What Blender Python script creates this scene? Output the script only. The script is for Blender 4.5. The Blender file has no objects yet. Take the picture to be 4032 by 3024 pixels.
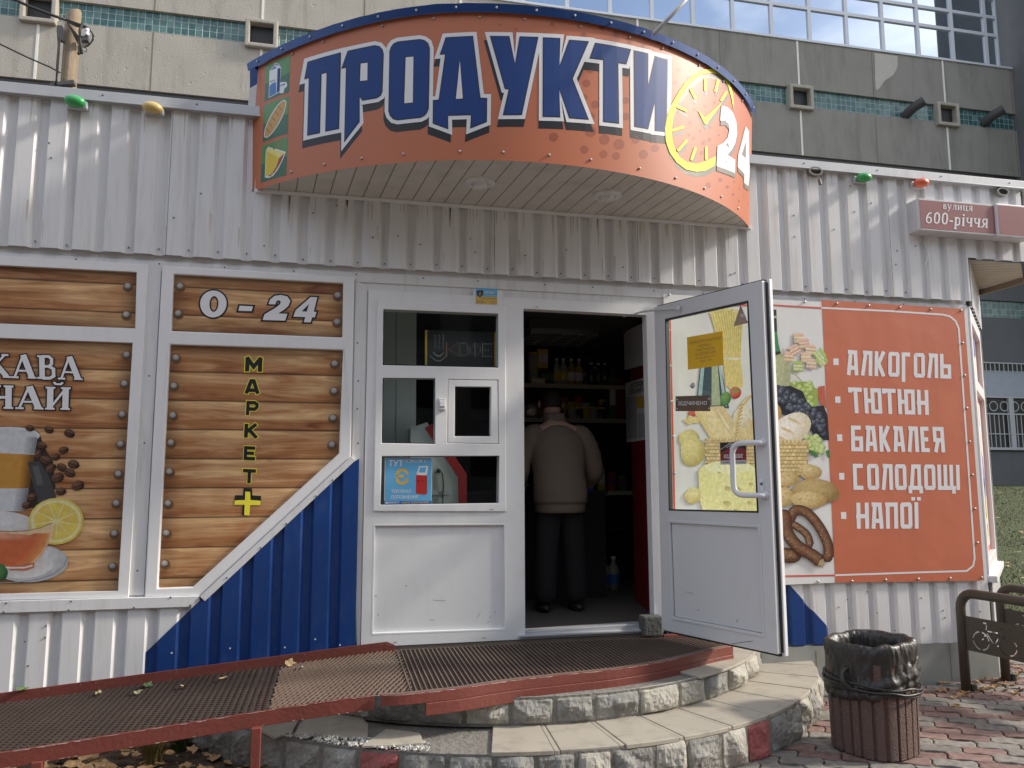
import bpy, bmesh, math, random
from mathutils import Vector, Matrix, noise
from mathutils.geometry import tessellate_polygon
random.seed(7)
SC = bpy.context.scene
COL = SC.collection
R = math.radians
# ---------------------------------------------------------------- camera
CW, CH, CF = 4032.0, 3024.0, 3058.47
CD, HC = 5.16, 1.50
_y, _p, _r = -0.221818, 0.120998, -0.0022355
fwd = Vector((-math.sin(_y)*math.cos(_p), math.cos(_y)*math.cos(_p), math.sin(_p)))
rt0 = Vector((math.cos(_y), math.sin(_y), 0)); up0 = rt0.cross(fwd)
rt = rt0*math.cos(_r) + up0*math.sin(_r); up = -rt0*math.sin(_r) + up0*math.cos(_r)
CP = Vector((0, -CD, HC))
cam_d = bpy.data.cameras.new('camera'); cam = bpy.data.objects.new('camera', cam_d); COL.objects.link(cam)
cam.matrix_world = Matrix(((rt.x, up.x, -fwd.x, CP.x), (rt.y, up.y, -fwd.y, CP.y), (rt.z, up.z, -fwd.z, CP.z), (0, 0, 0, 1)))
cam_d.sensor_width = 36.0; cam_d.lens = CF/CW*36.0; cam_d.clip_start = 0.05; cam_d.clip_end = 600
SC.camera = cam
# ---------------------------------------------------------------- world, sun, exposure
SUN_AZ, SUN_EL = R(79), R(33)      # azimuth measured from the shop front's outward normal towards the right
sdir = Vector((math.sin(SUN_AZ)*math.cos(SUN_EL), -math.cos(SUN_AZ)*math.cos(SUN_EL), math.sin(SUN_EL)))
wd = bpy.data.worlds.new("World"); SC.world = wd; wd.use_nodes = True
wt = wd.node_tree; wt.nodes.clear()
wo = wt.nodes.new('ShaderNodeOutputWorld'); wb = wt.nodes.new('ShaderNodeBackground'); ws = wt.nodes.new('ShaderNodeTexSky')
ws.sky_type = 'NISHITA'; ws.sun_disc = False; ws.sun_elevation = SUN_EL
ws.sun_rotation = math.atan2(sdir.x, sdir.y); ws.dust_density = 2.0; ws.air_density = 1.0; ws.ozone_density = 1.0
wg = wt.nodes.new('ShaderNodeNewGeometry'); wm = wt.nodes.new('ShaderNodeMapping'); wm.inputs['Scale'].default_value = (1.6, 1.6, 4.5)
wn = wt.nodes.new('ShaderNodeTexNoise'); wn.inputs['Scale'].default_value = 1.3; wn.inputs['Detail'].default_value = 7; wn.inputs['Roughness'].default_value = .58
wr = wt.nodes.new('ShaderNodeValToRGB'); wr.color_ramp.elements[0].position = .40; wr.color_ramp.elements[1].position = .62
wx = wt.nodes.new('ShaderNodeMix'); wx.data_type = 'RGBA'; wx.inputs[7].default_value = (8.5, 8.6, 8.9, 1)
wt.links.new(wg.outputs['Incoming'], wm.inputs[0]); wt.links.new(wm.outputs[0], wn.inputs[0]); wt.links.new(wn.outputs[0], wr.inputs[0])
wt.links.new(wr.outputs[0], wx.inputs[0]); wt.links.new(ws.outputs[0], wx.inputs[6]); wt.links.new(wx.outputs[2], wb.inputs[0])
wb.inputs[1].default_value = 0.11
wt.links.new(wb.outputs[0], wo.inputs[0])
sl = bpy.data.lights.new('sun', 'SUN'); sl.energy = 2.6; sl.angle = R(6); sl.color = (1, .92, .80)
so = bpy.data.objects.new('sun', sl); COL.objects.link(so); so.rotation_euler = sdir.to_track_quat('Z', 'Y').to_euler(); so.location = (12, -8, 12)
SC.view_settings.view_transform = 'Standard'; SC.view_settings.look = 'None'; SC.view_settings.gamma = 1.0
SC.view_settings.exposure = 0.82
SC.cycles.max_bounces = 8; SC.cycles.transparent_max_bounces = 12

# ---------------------------------------------------------------- tagging
def tag(o, label=None, cat=None, group=None, kind=None):
    if label: o['label'] = label
    if cat: o['category'] = cat
    if group: o['group'] = group
    if kind: o['kind'] = kind
    return o
def thing(name, label, cat, loc=(0, 0, 0), group=None, rz=0):
    o = bpy.data.objects.new(name, None); COL.objects.link(o); o.location = loc; o.rotation_euler = (0, 0, rz)
    o.empty_display_size = .1
    return tag(o, label, cat, group)
def copy_tree(o, parent=None):
    c = o.copy(); COL.objects.link(c); c.parent = parent
    for ch in list(o.children): copy_tree(ch, c)
    return c
# ---------------------------------------------------------------- pixel rays on to the real surfaces
def ray(u, v): return rt*((u-CW/2)/CF) - up*((v-CH/2)/CF) + fwd
def on_z(u, v, z):
    d = ray(u, v); return CP + d*((z-HC)/d.z)
def proj(p):
    q = p-CP; f = q.dot(fwd); return (CW/2+CF*q.dot(rt)/f, CH/2-CF*q.dot(up)/f)
class Plane:
    """a vertical plane through o (x, y) along e (x, y); n points to the street side"""
    def __init__(s, o, e):
        s.o = Vector((o[0], o[1], 0)); s.e = Vector((e[0], e[1], 0)).normalized(); s.n = Vector((s.e.y, -s.e.x, 0))
    def px(s, u, v, d=0.0):
        r = ray(u, v); o = s.o+s.n*d; t = (o-CP).dot(s.n)/r.dot(s.n); p = CP+r*t
        return ((p-s.o).dot(s.e), p.z)
    def at(s, q, d=0.0): return s.o + s.e*q[0] + s.n*d + Vector((0, 0, q[1]))
    def pts(s, l, d=0.0): return [s.px(u, v, d) for u, v in l]
W0 = Plane((0, 0), (1, 0))
def cr(ox, oy, k): return lambda *l: [(ox+k*a, oy+k*b) for a, b in l]
c1 = cr(0, 0, .6027); c5 = cr(0, 900, .7231); c6 = cr(0, 1900, .6776); c7 = cr(1400, 1080, .6749); cb = cr(3000, 1100, .7232)
cA = cr(0, 1350, .6328); cG = cr(2550, 1150, .5725); cR = cr(3040, 1180, .6936); c4 = cr(3000, 0, .6028)
cL = cr(1150, 80, .38427); cM = cr(1850, 80, .38427); cK = cr(2550, 200, .45226); cQ = cr(950, 180, .3618); c8 = cr(1000, 2300, .6329)
cS = cr(2300, 1080, .5545); cT = cr(2300, 1900, .4822); cP = cr(1450, 1130, .5546)
# ---------------------------------------------------------------- mesh builder
class MB:
    def __init__(s): s.v = []; s.f = []; s.m = []; s.c = []
    def add(s, vs, fs, mi=0, col=None):
        b = len(s.v); s.v += [tuple(x) for x in vs]
        for f in fs: s.f.append(tuple(b+i for i in f)); s.m.append(mi); s.c.append(col)
        return s
    def box(s, a, b, mi=0):
        x0, y0, z0 = a; x1, y1, z1 = b
        return s.add([(x0, y0, z0), (x1, y0, z0), (x1, y1, z0), (x0, y1, z0), (x0, y0, z1), (x1, y0, z1), (x1, y1, z1), (x0, y1, z1)],
                     [(0, 3, 2, 1), (4, 5, 6, 7), (0, 1, 5, 4), (1, 2, 6, 5), (2, 3, 7, 6), (3, 0, 4, 7)], mi)
    def hexa(s, p, mi=0):
        return s.add(p, [(0, 3, 2, 1), (4, 5, 6, 7), (0, 1, 5, 4), (1, 2, 6, 5), (2, 3, 7, 6), (3, 0, 4, 7)], mi)
    def tube(s, path, r, n=8, mi=0, cap=True, r2=None):
        path = [Vector(p) for p in path]; rings = []; a = None
        for i, p in enumerate(path):
            t = (path[min(i+1, len(path)-1)]-path[max(i-1, 0)]).normalized()
            if a is None: a = t.orthogonal().normalized()
            a = (a-t*a.dot(t)).normalized(); b = t.cross(a)
            k = r if r2 is None else r+(r2-r)*i/max(1, len(path)-1)
            rings.append([p+a*k*math.cos(2*math.pi*j/n)+b*k*math.sin(2*math.pi*j/n) for j in range(n)])
        vs = [q for g in rings for q in g]; fs = []
        for i in range(len(path)-1):
            for j in range(n): fs.append((i*n+j, i*n+(j+1) % n, (i+1)*n+(j+1) % n, (i+1)*n+j))
        if cap: fs += [tuple(range(n-1, -1, -1)), tuple((len(path)-1)*n+j for j in range(n))]
        return s.add(vs, fs, mi)
    def lathe(s, prof, n=16, at=(0, 0, 0), mi=0):
        vs = []; fs = []
        for r, z in prof: vs += [(at[0]+r*math.cos(2*math.pi*j/n), at[1]+r*math.sin(2*math.pi*j/n), at[2]+z) for j in range(n)]
        for i in range(len(prof)-1):
            for j in range(n): fs.append((i*n+j, i*n+(j+1) % n, (i+1)*n+(j+1) % n, (i+1)*n+j))
        return s.add(vs, fs, mi)
    def ball(s, c, r, n=10, mi=0):
        rx, ry, rz = r if isinstance(r, tuple) else (r, r, r); vs = []; fs = []
        for i in range(n+1):
            a = math.pi*i/n
            for j in range(n*2): b = math.pi*j/n; vs.append((c[0]+rx*math.sin(a)*math.cos(b), c[1]+ry*math.sin(a)*math.sin(b), c[2]+rz*math.cos(a)))
        for i in range(n):
            for j in range(n*2): fs.append((i*2*n+j, (i+1)*2*n+j, (i+1)*2*n+(j+1) % (2*n), i*2*n+(j+1) % (2*n)))
        return s.add(vs, fs, mi)
    def fill(s, pl, outer, holes=(), d=0.0, mi=0, col=None):
        loops = [outer]+list(holes); flat = [q for l in loops for q in l]
        tr = tessellate_polygon([[Vector((q[0], q[1], 0)) for q in l] for l in loops])
        fs = []
        for a, b, c in tr:
            A, B, C_ = flat[a], flat[b], flat[c]
            ar = (B[0]-A[0])*(C_[1]-A[1])-(B[1]-A[1])*(C_[0]-A[0])
            if abs(ar) < 1e-10: continue
            fs.append((a, b, c) if ar > 0 else (a, c, b))
        return s.add([pl.at(q, d) for q in flat], fs, mi, col)
    def slab(s, pl, outer, holes=(), d1=0.0, d0=-.05, mi=0, back=False):
        s.fill(pl, outer, holes, d1, mi)
        if back:
            k = len(s.f); s.fill(pl, outer, holes, d0, mi)
            for i in range(k, len(s.f)): s.f[i] = tuple(reversed(s.f[i]))
        for li, l in enumerate([outer]+list(holes)):
            ar = sum(l[i][0]*l[(i+1) % len(l)][1]-l[(i+1) % len(l)][0]*l[i][1] for i in range(len(l)))
            if (ar < 0) != (li > 0): l = list(reversed(l))
            n = len(l); vs = [pl.at(q, d1) for q in l]+[pl.at(q, d0) for q in l]
            s.add(vs, [(i, n+i, n+(i+1) % n, (i+1) % n) for i in range(n)], mi)
        return s
    def build(s, name, mats, parent=None, smooth=False, bevel=0, weld=False, seg=2):
        me = bpy.data.meshes.new(name); me.from_pydata(s.v, [], s.f); me.update()
        for m in (mats if isinstance(mats, (list, tuple)) else [mats]): me.materials.append(m)
        me.polygons.foreach_set('material_index', s.m)
        if any(c is not None for c in s.c):
            ca = me.color_attributes.new('Col', 'FLOAT_COLOR', 'CORNER'); i = 0
            for f, c in zip(s.f, s.c):
                for k in range(len(f)):
                    q = (c[k] if isinstance(c[0], (tuple, list)) else c) if c is not None else (.5, .5, .5)
                    ca.data[i].color = (q[0], q[1], q[2], 1); i += 1
        if weld or bevel:
            bm = bmesh.new(); bm.from_mesh(me); bmesh.ops.remove_doubles(bm, verts=bm.verts, dist=1e-5); bm.to_mesh(me); bm.free()
        if smooth: me.polygons.foreach_set('use_smooth', [True]*len(me.polygons))
        o = bpy.data.objects.new(name, me); COL.objects.link(o)
        if parent:
            o.parent = parent
            m = Matrix(); q = parent
            while q: m = q.matrix_basis @ m; q = q.parent
            if m != Matrix(): me.transform(m.inverted())
        if bevel:
            b = o.modifiers.new('edge', 'BEVEL'); b.width = bevel; b.segments = seg; b.limit_method = 'ANGLE'; b.angle_limit = R(40)
        return o
# ---------------------------------------------------------------- 2D helpers
def offset(pts, d):
    n = len(pts); ar = sum(pts[i][0]*pts[(i+1) % n][1]-pts[(i+1) % n][0]*pts[i][1] for i in range(n)); sg = 1 if ar > 0 else -1; out = []
    for i in range(n):
        a, b, c = Vector(pts[i-1]), Vector(pts[i]), Vector(pts[(i+1) % n])
        e1 = (b-a).normalized(); e2 = (c-b).normalized()
        n1 = Vector((e1.y, -e1.x))*sg; n2 = Vector((e2.y, -e2.x))*sg; m = (n1+n2)
        k = m.length
        if k < .35: m = m.normalized() if k > 1e-6 else n1; out.append(tuple(b+m*d*2.4)); continue
        m = m/k; out.append(tuple(b+m*(d/max(.42, m.dot(n1)))))
    return out
def ribbon(pts, w, closed=False):
    """one stroke of width w as a list of quads with mitred joints"""
    P_ = [Vector(p) for p in pts]; n = len(P_); L = []; Rr = []
    for i in range(n):
        a = P_[i-1] if (i > 0 or closed) else None; c = P_[(i+1) % n] if (i < n-1 or closed) else None
        e1 = (P_[i]-a).normalized() if a is not None else None; e2 = (c-P_[i]).normalized() if c is not None else None
        e1 = e2 if e1 is None else e1; e2 = e1 if e2 is None else e2
        n1 = Vector((-e1.y, e1.x)); n2 = Vector((-e2.y, e2.x)); m = (n1+n2)
        m = m.normalized() if m.length > 1e-6 else n1
        k = w/2/max(.35, m.dot(n1)); L.append(P_[i]+m*k); Rr.append(P_[i]-m*k)
    return [[tuple(L[i]), tuple(Rr[i]), tuple(Rr[(i+1) % n]), tuple(L[(i+1) % n])] for i in range(n if closed else n-1)]
def ell(cx, cy, rx, ry, n=24, rot=0.0, a0=0, a1=2*math.pi):
    c, s_ = math.cos(rot), math.sin(rot)
    return [(cx+rx*math.cos(a)*c-ry*math.sin(a)*s_, cy+rx*math.cos(a)*s_+ry*math.sin(a)*c) for a in (a0+(a1-a0)*i/n for i in range(n))]
def bil(q, x, y):
    tl, tr, br, bl = q; y = 1-y
    return tuple((tl[k]*(1-x)+tr[k]*x)*(1-y)+(bl[k]*(1-x)+br[k]*x)*y for k in (0, 1))
def font_text(mb, body, pl, quad, d=.002, mi=0, bold=0.0, extra=0.0, col=None, shear=0.0, spacing=1.0, mirror=False, lines=False):
    """lettering as flat mesh, stretched into a quad given on the photograph"""
    def geo(off):
        c = bpy.data.curves.new('t', 'FONT'); c.body = body; c.offset = off; c.shear = shear; c.space_character = spacing; c.resolution_u = 4
        if lines: c.align_x = 'CENTER'
        o = bpy.data.objects.new('t', c); COL.objects.link(o); me = bpy.data.meshes.new_from_object(o.evaluated_get(bpy.context.evaluated_depsgraph_get()))
        r = ([v.co.copy() for v in me.vertices], [tuple(p.vertices) for p in me.polygons])
        bpy.data.objects.remove(o); bpy.data.curves.remove(c); bpy.data.meshes.remove(me); return r
    vs, fs = geo(bold)
    x0 = min(v.x for v in vs); x1 = max(v.x for v in vs); y0 = min(v.y for v in vs); y1 = max(v.y for v in vs)
    if extra: vs, fs = geo(bold+extra)
    q = pl.pts(quad, d)
    mb.add([pl.at(bil(q, ((v.x-x0)/(x1-x0)) if not mirror else 1-(v.x-x0)/(x1-x0), (v.y-y0)/(y1-y0)), d) for v in vs], fs, mi, col)
def poly_px(mb, pl, px, d=.002, mi=0, col=None, holes=()):
    mb.fill(pl, pl.pts(px, d), [pl.pts(h, d) for h in holes], d, mi, col)
# condensed block lettering: glyph = (width, [(centre line, closed)])
def GL():
    t = .16; L = t/2; w = .5; r = w-t/2; B = t/2; T = 1-t/2; g = {}
    rect = [(L, B), (r, B), (r, T), (L, T)]
    g['О'] = (w, [([(L+.03, B), (r-.03, B), (r, B+.05), (r, T-.05), (r-.03, T), (L+.03, T), (L, T-.05), (L, B+.05)], 1)])
    g['А'] = (w, [([(L, 0), (L+.07, T), (r-.07, T), (r, 0)], 0), ([(L+.06, .3), (r-.06, .3)], 0), ([(L-.06, .93), (L+.1, .93)], 0)])
    g['Л'] = (w, [([(L, 0), (L+.12, T), (r, T), (r, 0)], 0), ([(L, .93), (L+.12, .93)], 0)])
    g['К'] = (w, [([(L, 0), (L, 1)], 0), ([(L+.08, .5), (r-.02, 1)], 0), ([(L+.08, .55), (r-.02, 0)], 0), ([(L, .5), (L+.17, .5)], 0)])
    g['Г'] = (w-.06, [([(L, -.2), (L, T), (r-.04, T)], 0)])
    g['Ь'] = (w, [([(L, 1), (L, B), (r, B), (r, .5), (L, .5)], 0)])
    g['Т'] = (w, [([(w/2, 0), (w/2, T)], 0), ([(-.02, T), (w+.02, T)], 0), ([(.02, 1), (.02, .8)], 0)])
    g['Ю'] = (.74, [([(L, 0), (L, 1)], 0), ([(L, .5), (.36, .5)], 0), ([(.36, B), (.66, B), (.66, T), (.36, T)], 1), ([(L-.08, .45), (L, .45)], 0)])
    g['Н'] = (w, [([(L, 0), (L, 1)], 0), ([(r, 0), (r, 1)], 0), ([(L-.1, .48), (r, .48)], 0)])
    g['Б'] = (w, [([(r, T), (L, T), (L, B), (r, B), (r, .5), (L, .5)], 0), ([(L-.08, T), (L, T)], 0)])
    g['Е'] = (w-.05, [([(r-.05, T), (L, T), (L, B), (r-.05, B)], 0), ([(L, .5), (r-.09, .5)], 0), ([(L-.08, T), (L, T)], 0)])
    g['Я'] = (w, [([(r, 0), (r, T), (L, T), (L, .48), (r, .48)], 0), ([(L, 0), (L+.12, .44)], 0)])
    g['С'] = (w, [([(r, T), (L, T), (L, B), (r, B)], 0)])
    g['Д'] = (.58, [([(L+.04, .1), (L+.12, T), (.46, T), (.46, .1)], 0), ([(-.02, B), (.6, B)], 0), ([(.05, -.13), (.05, .1)], 0), ([(.53, -.13), (.53, .1)], 0)])
    g['Щ'] = (.74, [([(L, 1), (L, B), (.62, B), (.62, 1)], 0), ([(.35, B), (.35, 1)], 0), ([(.60, B), (.74, B), (.71, -.14)], 0)])
    g['І'] = (t, [([(L, 0), (L, 1)], 0)])
    g['Ї'] = (t, [([(L, 0), (L, 1)], 0), ([(-.04, 1.07), (-.04, 1.2)], 0), ([(.2, 1.07), (.2, 1.2)], 0)])
    g['П'] = (w, [([(L, 0), (L, T), (r, T), (r, 0)], 0), ([(L-.1, T), (L, T)], 0)])
    return g, t
GLYPHS, GT = GL()
def block_text(mb, s, pl, quad, d, mi=0, gap=.1):
    q = pl.pts(quad, d); tot = sum(GLYPHS[c][0]+gap for c in s)-gap; x = 0; k = 0
    for c in s:
        w, st = GLYPHS[c]
        for pts, cl in st:
            for quad_ in ribbon(pts, GT, bool(cl)):
                mb.fill(pl, [bil(q, (x+a)/tot, b) for a, b in quad_], (), d+.00012*(k % 7), mi); k += 1
        x += w+gap
# serif lettering: (width, [(centre line, stroke width)])
def SF():
    H, h = .17, .07; g = {}
    def sf(x, y, w=.3): return ([(x-w/2, y), (x+w/2, y)], h)
    a, z = h/2, 1-h/2
    g['К'] = (.78, [([(.18, 0), (.18, 1)], H), sf(.18, a), sf(.18, z), ([(.2, .45), (.58, .95)], h), ([(.3, .55), (.66, .05)], H), sf(.66, a, .28), sf(.6, z, .24)])
    g['А'] = (.86, [([(.12, .03), (.4, .95)], h), ([(.42, 1), (.72, .03)], H*1.1), ([(.22, .32), (.6, .32)], h), sf(.13, a, .26), sf(.72, a, .3)])
    g['В'] = (.7, [([(.18, 0), (.18, 1)], H), sf(.12, a, .22), sf(.12, z, .22), ([(.18, z), (.42, z), (.52, .87), (.52, .66), (.42, .54), (.18, .54)], .1), ([(.42, .54), (.58, .44), (.58, .13), (.44, a), (.18, a)], .11)])
    g['Ч'] = (.74, [([(.18, 1), (.18, .6), (.28, .48), (.56, .5)], .1), ([(.18, 1), (.18, .6)], H), ([(.56, 0), (.56, 1)], H), sf(.18, z), sf(.56, z), sf(.56, a)])
    g['Й'] = (.84, [([(.18, 0), (.18, 1)], H), ([(.66, 0), (.66, 1)], H), ([(.22, .12), (.62, .88)], h), sf(.18, z), sf(.66, z), sf(.18, a), sf(.66, a), ([(.28, 1.22), (.34, 1.13), (.5, 1.13), (.56, 1.22)], .07)])
    x = .68; X = x-h/2
    def l(n, w, st): g[n] = (w, st)
    l('и', .62, [([(.14, 0), (.14, x)], .13), ([(.48, 0), (.48, x)], .13), ([(.16, .1), (.46, x-.1)], h), sf(.14, X, .22), sf(.48, X, .22), sf(.14, a, .22), sf(.48, a, .22)])
    l('ц', .64, [([(.14, x), (.14, 0)], .13), ([(.46, x), (.46, 0)], .13), ([(.1, a), (.6, a)], h), ([(.58, .05), (.58, -.14)], h), sf(.14, X, .22), sf(.46, X, .22)])
    l('в', .5, [([(.14, 0), (.14, x)], .13), ([(.1, X), (.34, X), (.38, .52), (.32, .37), (.14, .37)], h), ([(.32, .37), (.42, .28), (.42, .1), (.32, a), (.08, a)], .09)])
    l('у', .54, [([(.1, X), (.28, .06)], .12), ([(.46, X), (.26, -.04), (.16, -.22), (.06, -.2)], h), sf(.1, X, .2), sf(.46, X, .16)])
    l('л', .58, [([(.06, .05), (.16, .06), (.24, X)], h), ([(.44, 0), (.44, x)], .13), ([(.18, X), (.52, X)], h), sf(.44, a, .22)])
    l('я', .54, [([(.42, 0), (.42, x)], .13), ([(.42, X), (.2, X), (.12, .54), (.12, .42), (.22, .3), (.42, .3)], .09), ([(.28, .3), (.1, .02)], .1), sf(.44, a, .2), sf(.08, a, .16)])
    l('р', .54, [([(.14, -.3), (.14, x)], .13), ([(.14, .56), (.28, X), (.42, .54), (.42, .14), (.3, a), (.14, .1)], .1), sf(.14, -.27, .24), sf(.1, X, .18)])
    l('і', .28, [([(.14, 0), (.14, x)], .13), sf(.14, a, .24), sf(.11, X, .18), ([(.14, .8), (.14, .94)], .14)])
    l('ч', .56, [([(.12, x), (.12, .4), (.2, .3), (.42, .32)], .09), ([(.42, 0), (.42, x)], .13), sf(.12, X, .2), sf(.42, X, .2), sf(.42, a, .22)])
    l('6', .56, [([(.46, .95), (.28, .88), (.14, .62), (.1, .3), (.16, .1), (.28, a), (.42, .1), (.46, .3), (.4, .5), (.28, .55), (.14, .46)], .1)])
    l('0', .56, [([(.28, a), (.14, .16), (.1, .5), (.14, .84), (.28, z), (.42, .84), (.46, .5), (.42, .16), (.28, a)], .11)])
    l('-', .34, [([(.04, .32), (.3, .32)], .12)])
    return g
SERIF = SF()
def serif_text(mb, s, pl, quad, d, mi=0, grow=0.0, gap=.03, bold=1.0, sep=.00008):
    q = pl.pts(quad, d); tot = sum(SERIF[c][0]+gap for c in s)-gap; x = 0; k = 0
    asp = tot
    for c in s:
        w, st = SERIF[c]
        for pts, sw in st:
            P_ = [Vector(p) for p in pts]
            if grow:
                e = (P_[0]-P_[1]).normalized()*grow; P_[0] = P_[0]+e; e = (P_[-1]-P_[-2]).normalized()*grow; P_[-1] = P_[-1]+e
            for qd in ribbon(P_, sw*bold+2*grow):
                mb.fill(pl, [bil(q, (x+a)/tot, b) for a, b in qd], (), d+sep*(k % 9), mi); k += 1
        x += w+gap
# shaded colour patches used by the printed pictures
def blob(mb, pl, cx, cy, rx, ry, c0, c1_, d, rot=0.0, conv=None, n=22, rings=5, wob=.04, hl=(-.3, -.35), mi=0):
    ph = random.random()*9; vs = []; cs = []
    def lerp(a, b, t): return tuple(a[k]+(b[k]-a[k])*t for k in range(3))
    c, s_ = math.cos(rot), math.sin(rot)
    for i in range(rings+1):
        k = i/rings
        for j in range(n):
            a = 2*math.pi*j/n; w = 1+wob*math.sin(3*a+ph)+wob*.6*math.sin(5*a+2*ph)
            x = math.cos(a)*k*w; y = math.sin(a)*k*w
            t = min(1, math.hypot(x-hl[0], y-hl[1])/1.25); t = t*t
            px_ = (cx+rx*x*c-ry*y*s_, cy+rx*x*s_+ry*y*c)
            vs.append(conv(px_)[0] if conv else px_); cs.append(lerp(c0, c1_, t*(.9+.2*random.random())))
    fs = []; fc = []
    W_ = [pl.at(pl.px(u, v, d), d) for u, v in vs]
    for i in range(rings):
        for j in range(n):
            ids = (i*n+j, (i+1)*n+j, (i+1)*n+(j+1) % n, i*n+(j+1) % n)
            if i == 0: ids = (0, n+j, n+(j+1) % n)
            fs.append(tuple(reversed(ids))); fc.append(tuple(cs[q] for q in reversed(ids)))
    b = len(mb.v); mb.v += [tuple(p) for p in W_]
    for f, q in zip(fs, fc): mb.f.append(tuple(b+i for i in f)); mb.m.append(mi); mb.c.append(q)
# ---------------------------------------------------------------- materials
def mat(name, col, rough=.6, metal=0.0, var=.12, scale=6.0, bump=0.0, bscale=40.0, dirt=0.0, dcol=(.12, .10, .08), dscale=(3, 3, .6), spec=.5, coat=0.0, coarse=None, fine=None):
    m = bpy.data.materials.new(name); m.use_nodes = True; t = m.node_tree; n = t.nodes; l = t.links
    p = n['Principled BSDF']; p.inputs['Roughness'].default_value = rough; p.inputs['Metallic'].default_value = metal
    p.inputs['Specular IOR Level'].default_value = spec
    if coat: p.inputs['Coat Weight'].default_value = coat; p.inputs['Coat Roughness'].default_value = .15
    tc = n.new('ShaderNodeTexCoord'); co = tc.outputs['Object']
    ns = n.new('ShaderNodeTexNoise'); ns.inputs['Scale'].default_value = scale; ns.inputs['Detail'].default_value = 6; l.new(co, ns.inputs[0])
    mx = n.new('ShaderNodeMix'); mx.data_type = 'RGBA'
    mx.inputs[6].default_value = tuple(c*(1-var) for c in col)+(1,); mx.inputs[7].default_value = tuple(min(1, c*(1+var)) for c in col)+(1,)
    l.new(ns.outputs[0], mx.inputs[0]); out = mx.outputs[2]
    if dirt:
        mp = n.new('ShaderNodeMapping'); mp.inputs['Scale'].default_value = dscale; l.new(co, mp.inputs[0])
        n2 = n.new('ShaderNodeTexNoise'); n2.inputs['Scale'].default_value = 2.2; n2.inputs['Detail'].default_value = 9; n2.inputs['Roughness'].default_value = .65; l.new(mp.outputs[0], n2.inputs[0])
        r = n.new('ShaderNodeValToRGB'); r.color_ramp.elements[0].position = .5; r.color_ramp.elements[1].position = .78; r.color_ramp.elements[1].color = (dirt, dirt, dirt, 1); l.new(n2.outputs[0], r.inputs[0])
        m2 = n.new('ShaderNodeMix'); m2.data_type = 'RGBA'; m2.inputs[7].default_value = dcol+(1,); l.new(r.outputs[0], m2.inputs[0]); l.new(out, m2.inputs[6]); out = m2.outputs[2]
    l.new(out, p.inputs['Base Color'])
    if bump:
        n3 = n.new('ShaderNodeTexNoise'); n3.inputs['Scale'].default_value = bscale; n3.inputs['Detail'].default_value = 8; l.new(co, n3.inputs[0])
        b = n.new('ShaderNodeBump'); b.inputs['Strength'].default_value = bump; b.inputs['Distance'].default_value = .02; l.new(n3.outputs[0], b.inputs['Height']); l.new(b.outputs[0], p.inputs['Normal'])
    return m
def vcol_mat(name, rough=.5, noise=.12, scale=30, bump=0, spec=.4):
    m = bpy.data.materials.new(name); m.use_nodes = True; t = m.node_tree; n = t.nodes; l = t.links; p = n['Principled BSDF']; p.inputs['Roughness'].default_value = rough
    p.inputs['Specular IOR Level'].default_value = spec
    a = n.new('ShaderNodeVertexColor'); a.layer_name = 'Col'; tc = n.new('ShaderNodeTexCoord')
    ns = n.new('ShaderNodeTexNoise'); ns.inputs['Scale'].default_value = scale; ns.inputs['Detail'].default_value = 5; l.new(tc.outputs['Object'], ns.inputs[0])
    mr = n.new('ShaderNodeMapRange'); mr.inputs[1].default_value = .3; mr.inputs[2].default_value = .7; mr.inputs[3].default_value = 1-noise; mr.inputs[4].default_value = 1+noise; l.new(ns.outputs[0], mr.inputs[0])
    vm = n.new('ShaderNodeVectorMath'); vm.operation = 'SCALE'; l.new(a.outputs[0], vm.inputs[0]); l.new(mr.outputs[0], vm.inputs['Scale']); l.new(vm.outputs[0], p.inputs['Base Color'])
    if bump:
        b = n.new('ShaderNodeBump'); b.inputs['Strength'].default_value = bump; b.inputs['Distance'].default_value = .01; l.new(ns.outputs[0], b.inputs['Height']); l.new(b.outputs[0], p.inputs['Normal'])
    return m
def glass_mat(name, tint=(1, 1, 1), refl=1.0, rough=0.0):
    m = bpy.data.materials.new(name); m.use_nodes = True; t = m.node_tree; n = t.nodes; l = t.links; n.clear()
    o = n.new('ShaderNodeOutputMaterial'); tr = n.new('ShaderNodeBsdfTransparent'); tr.inputs[0].default_value = tint+(1,)
    g = n.new('ShaderNodeBsdfGlossy'); g.inputs['Roughness'].default_value = rough; f = n.new('ShaderNodeFresnel'); f.inputs[0].default_value = 1.5
    ge = n.new('ShaderNodeNewGeometry'); iv = n.new('ShaderNodeMath'); iv.operation = 'SUBTRACT'; iv.inputs[0].default_value = refl; l.new(ge.outputs['Backfacing'], iv.inputs[1]); k = n.new('ShaderNodeMath'); k.operation = 'MULTIPLY'; k.use_clamp = True; l.new(iv.outputs[0], k.inputs[1]); mx = n.new('ShaderNodeMixShader')
    l.new(f.outputs[0], k.inputs[0]); l.new(k.outputs[0], mx.inputs[0]); l.new(tr.outputs[0], mx.inputs[1]); l.new(g.outputs[0], mx.inputs[2]); l.new(mx.outputs[0], o.inputs[0])
    return m
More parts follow.
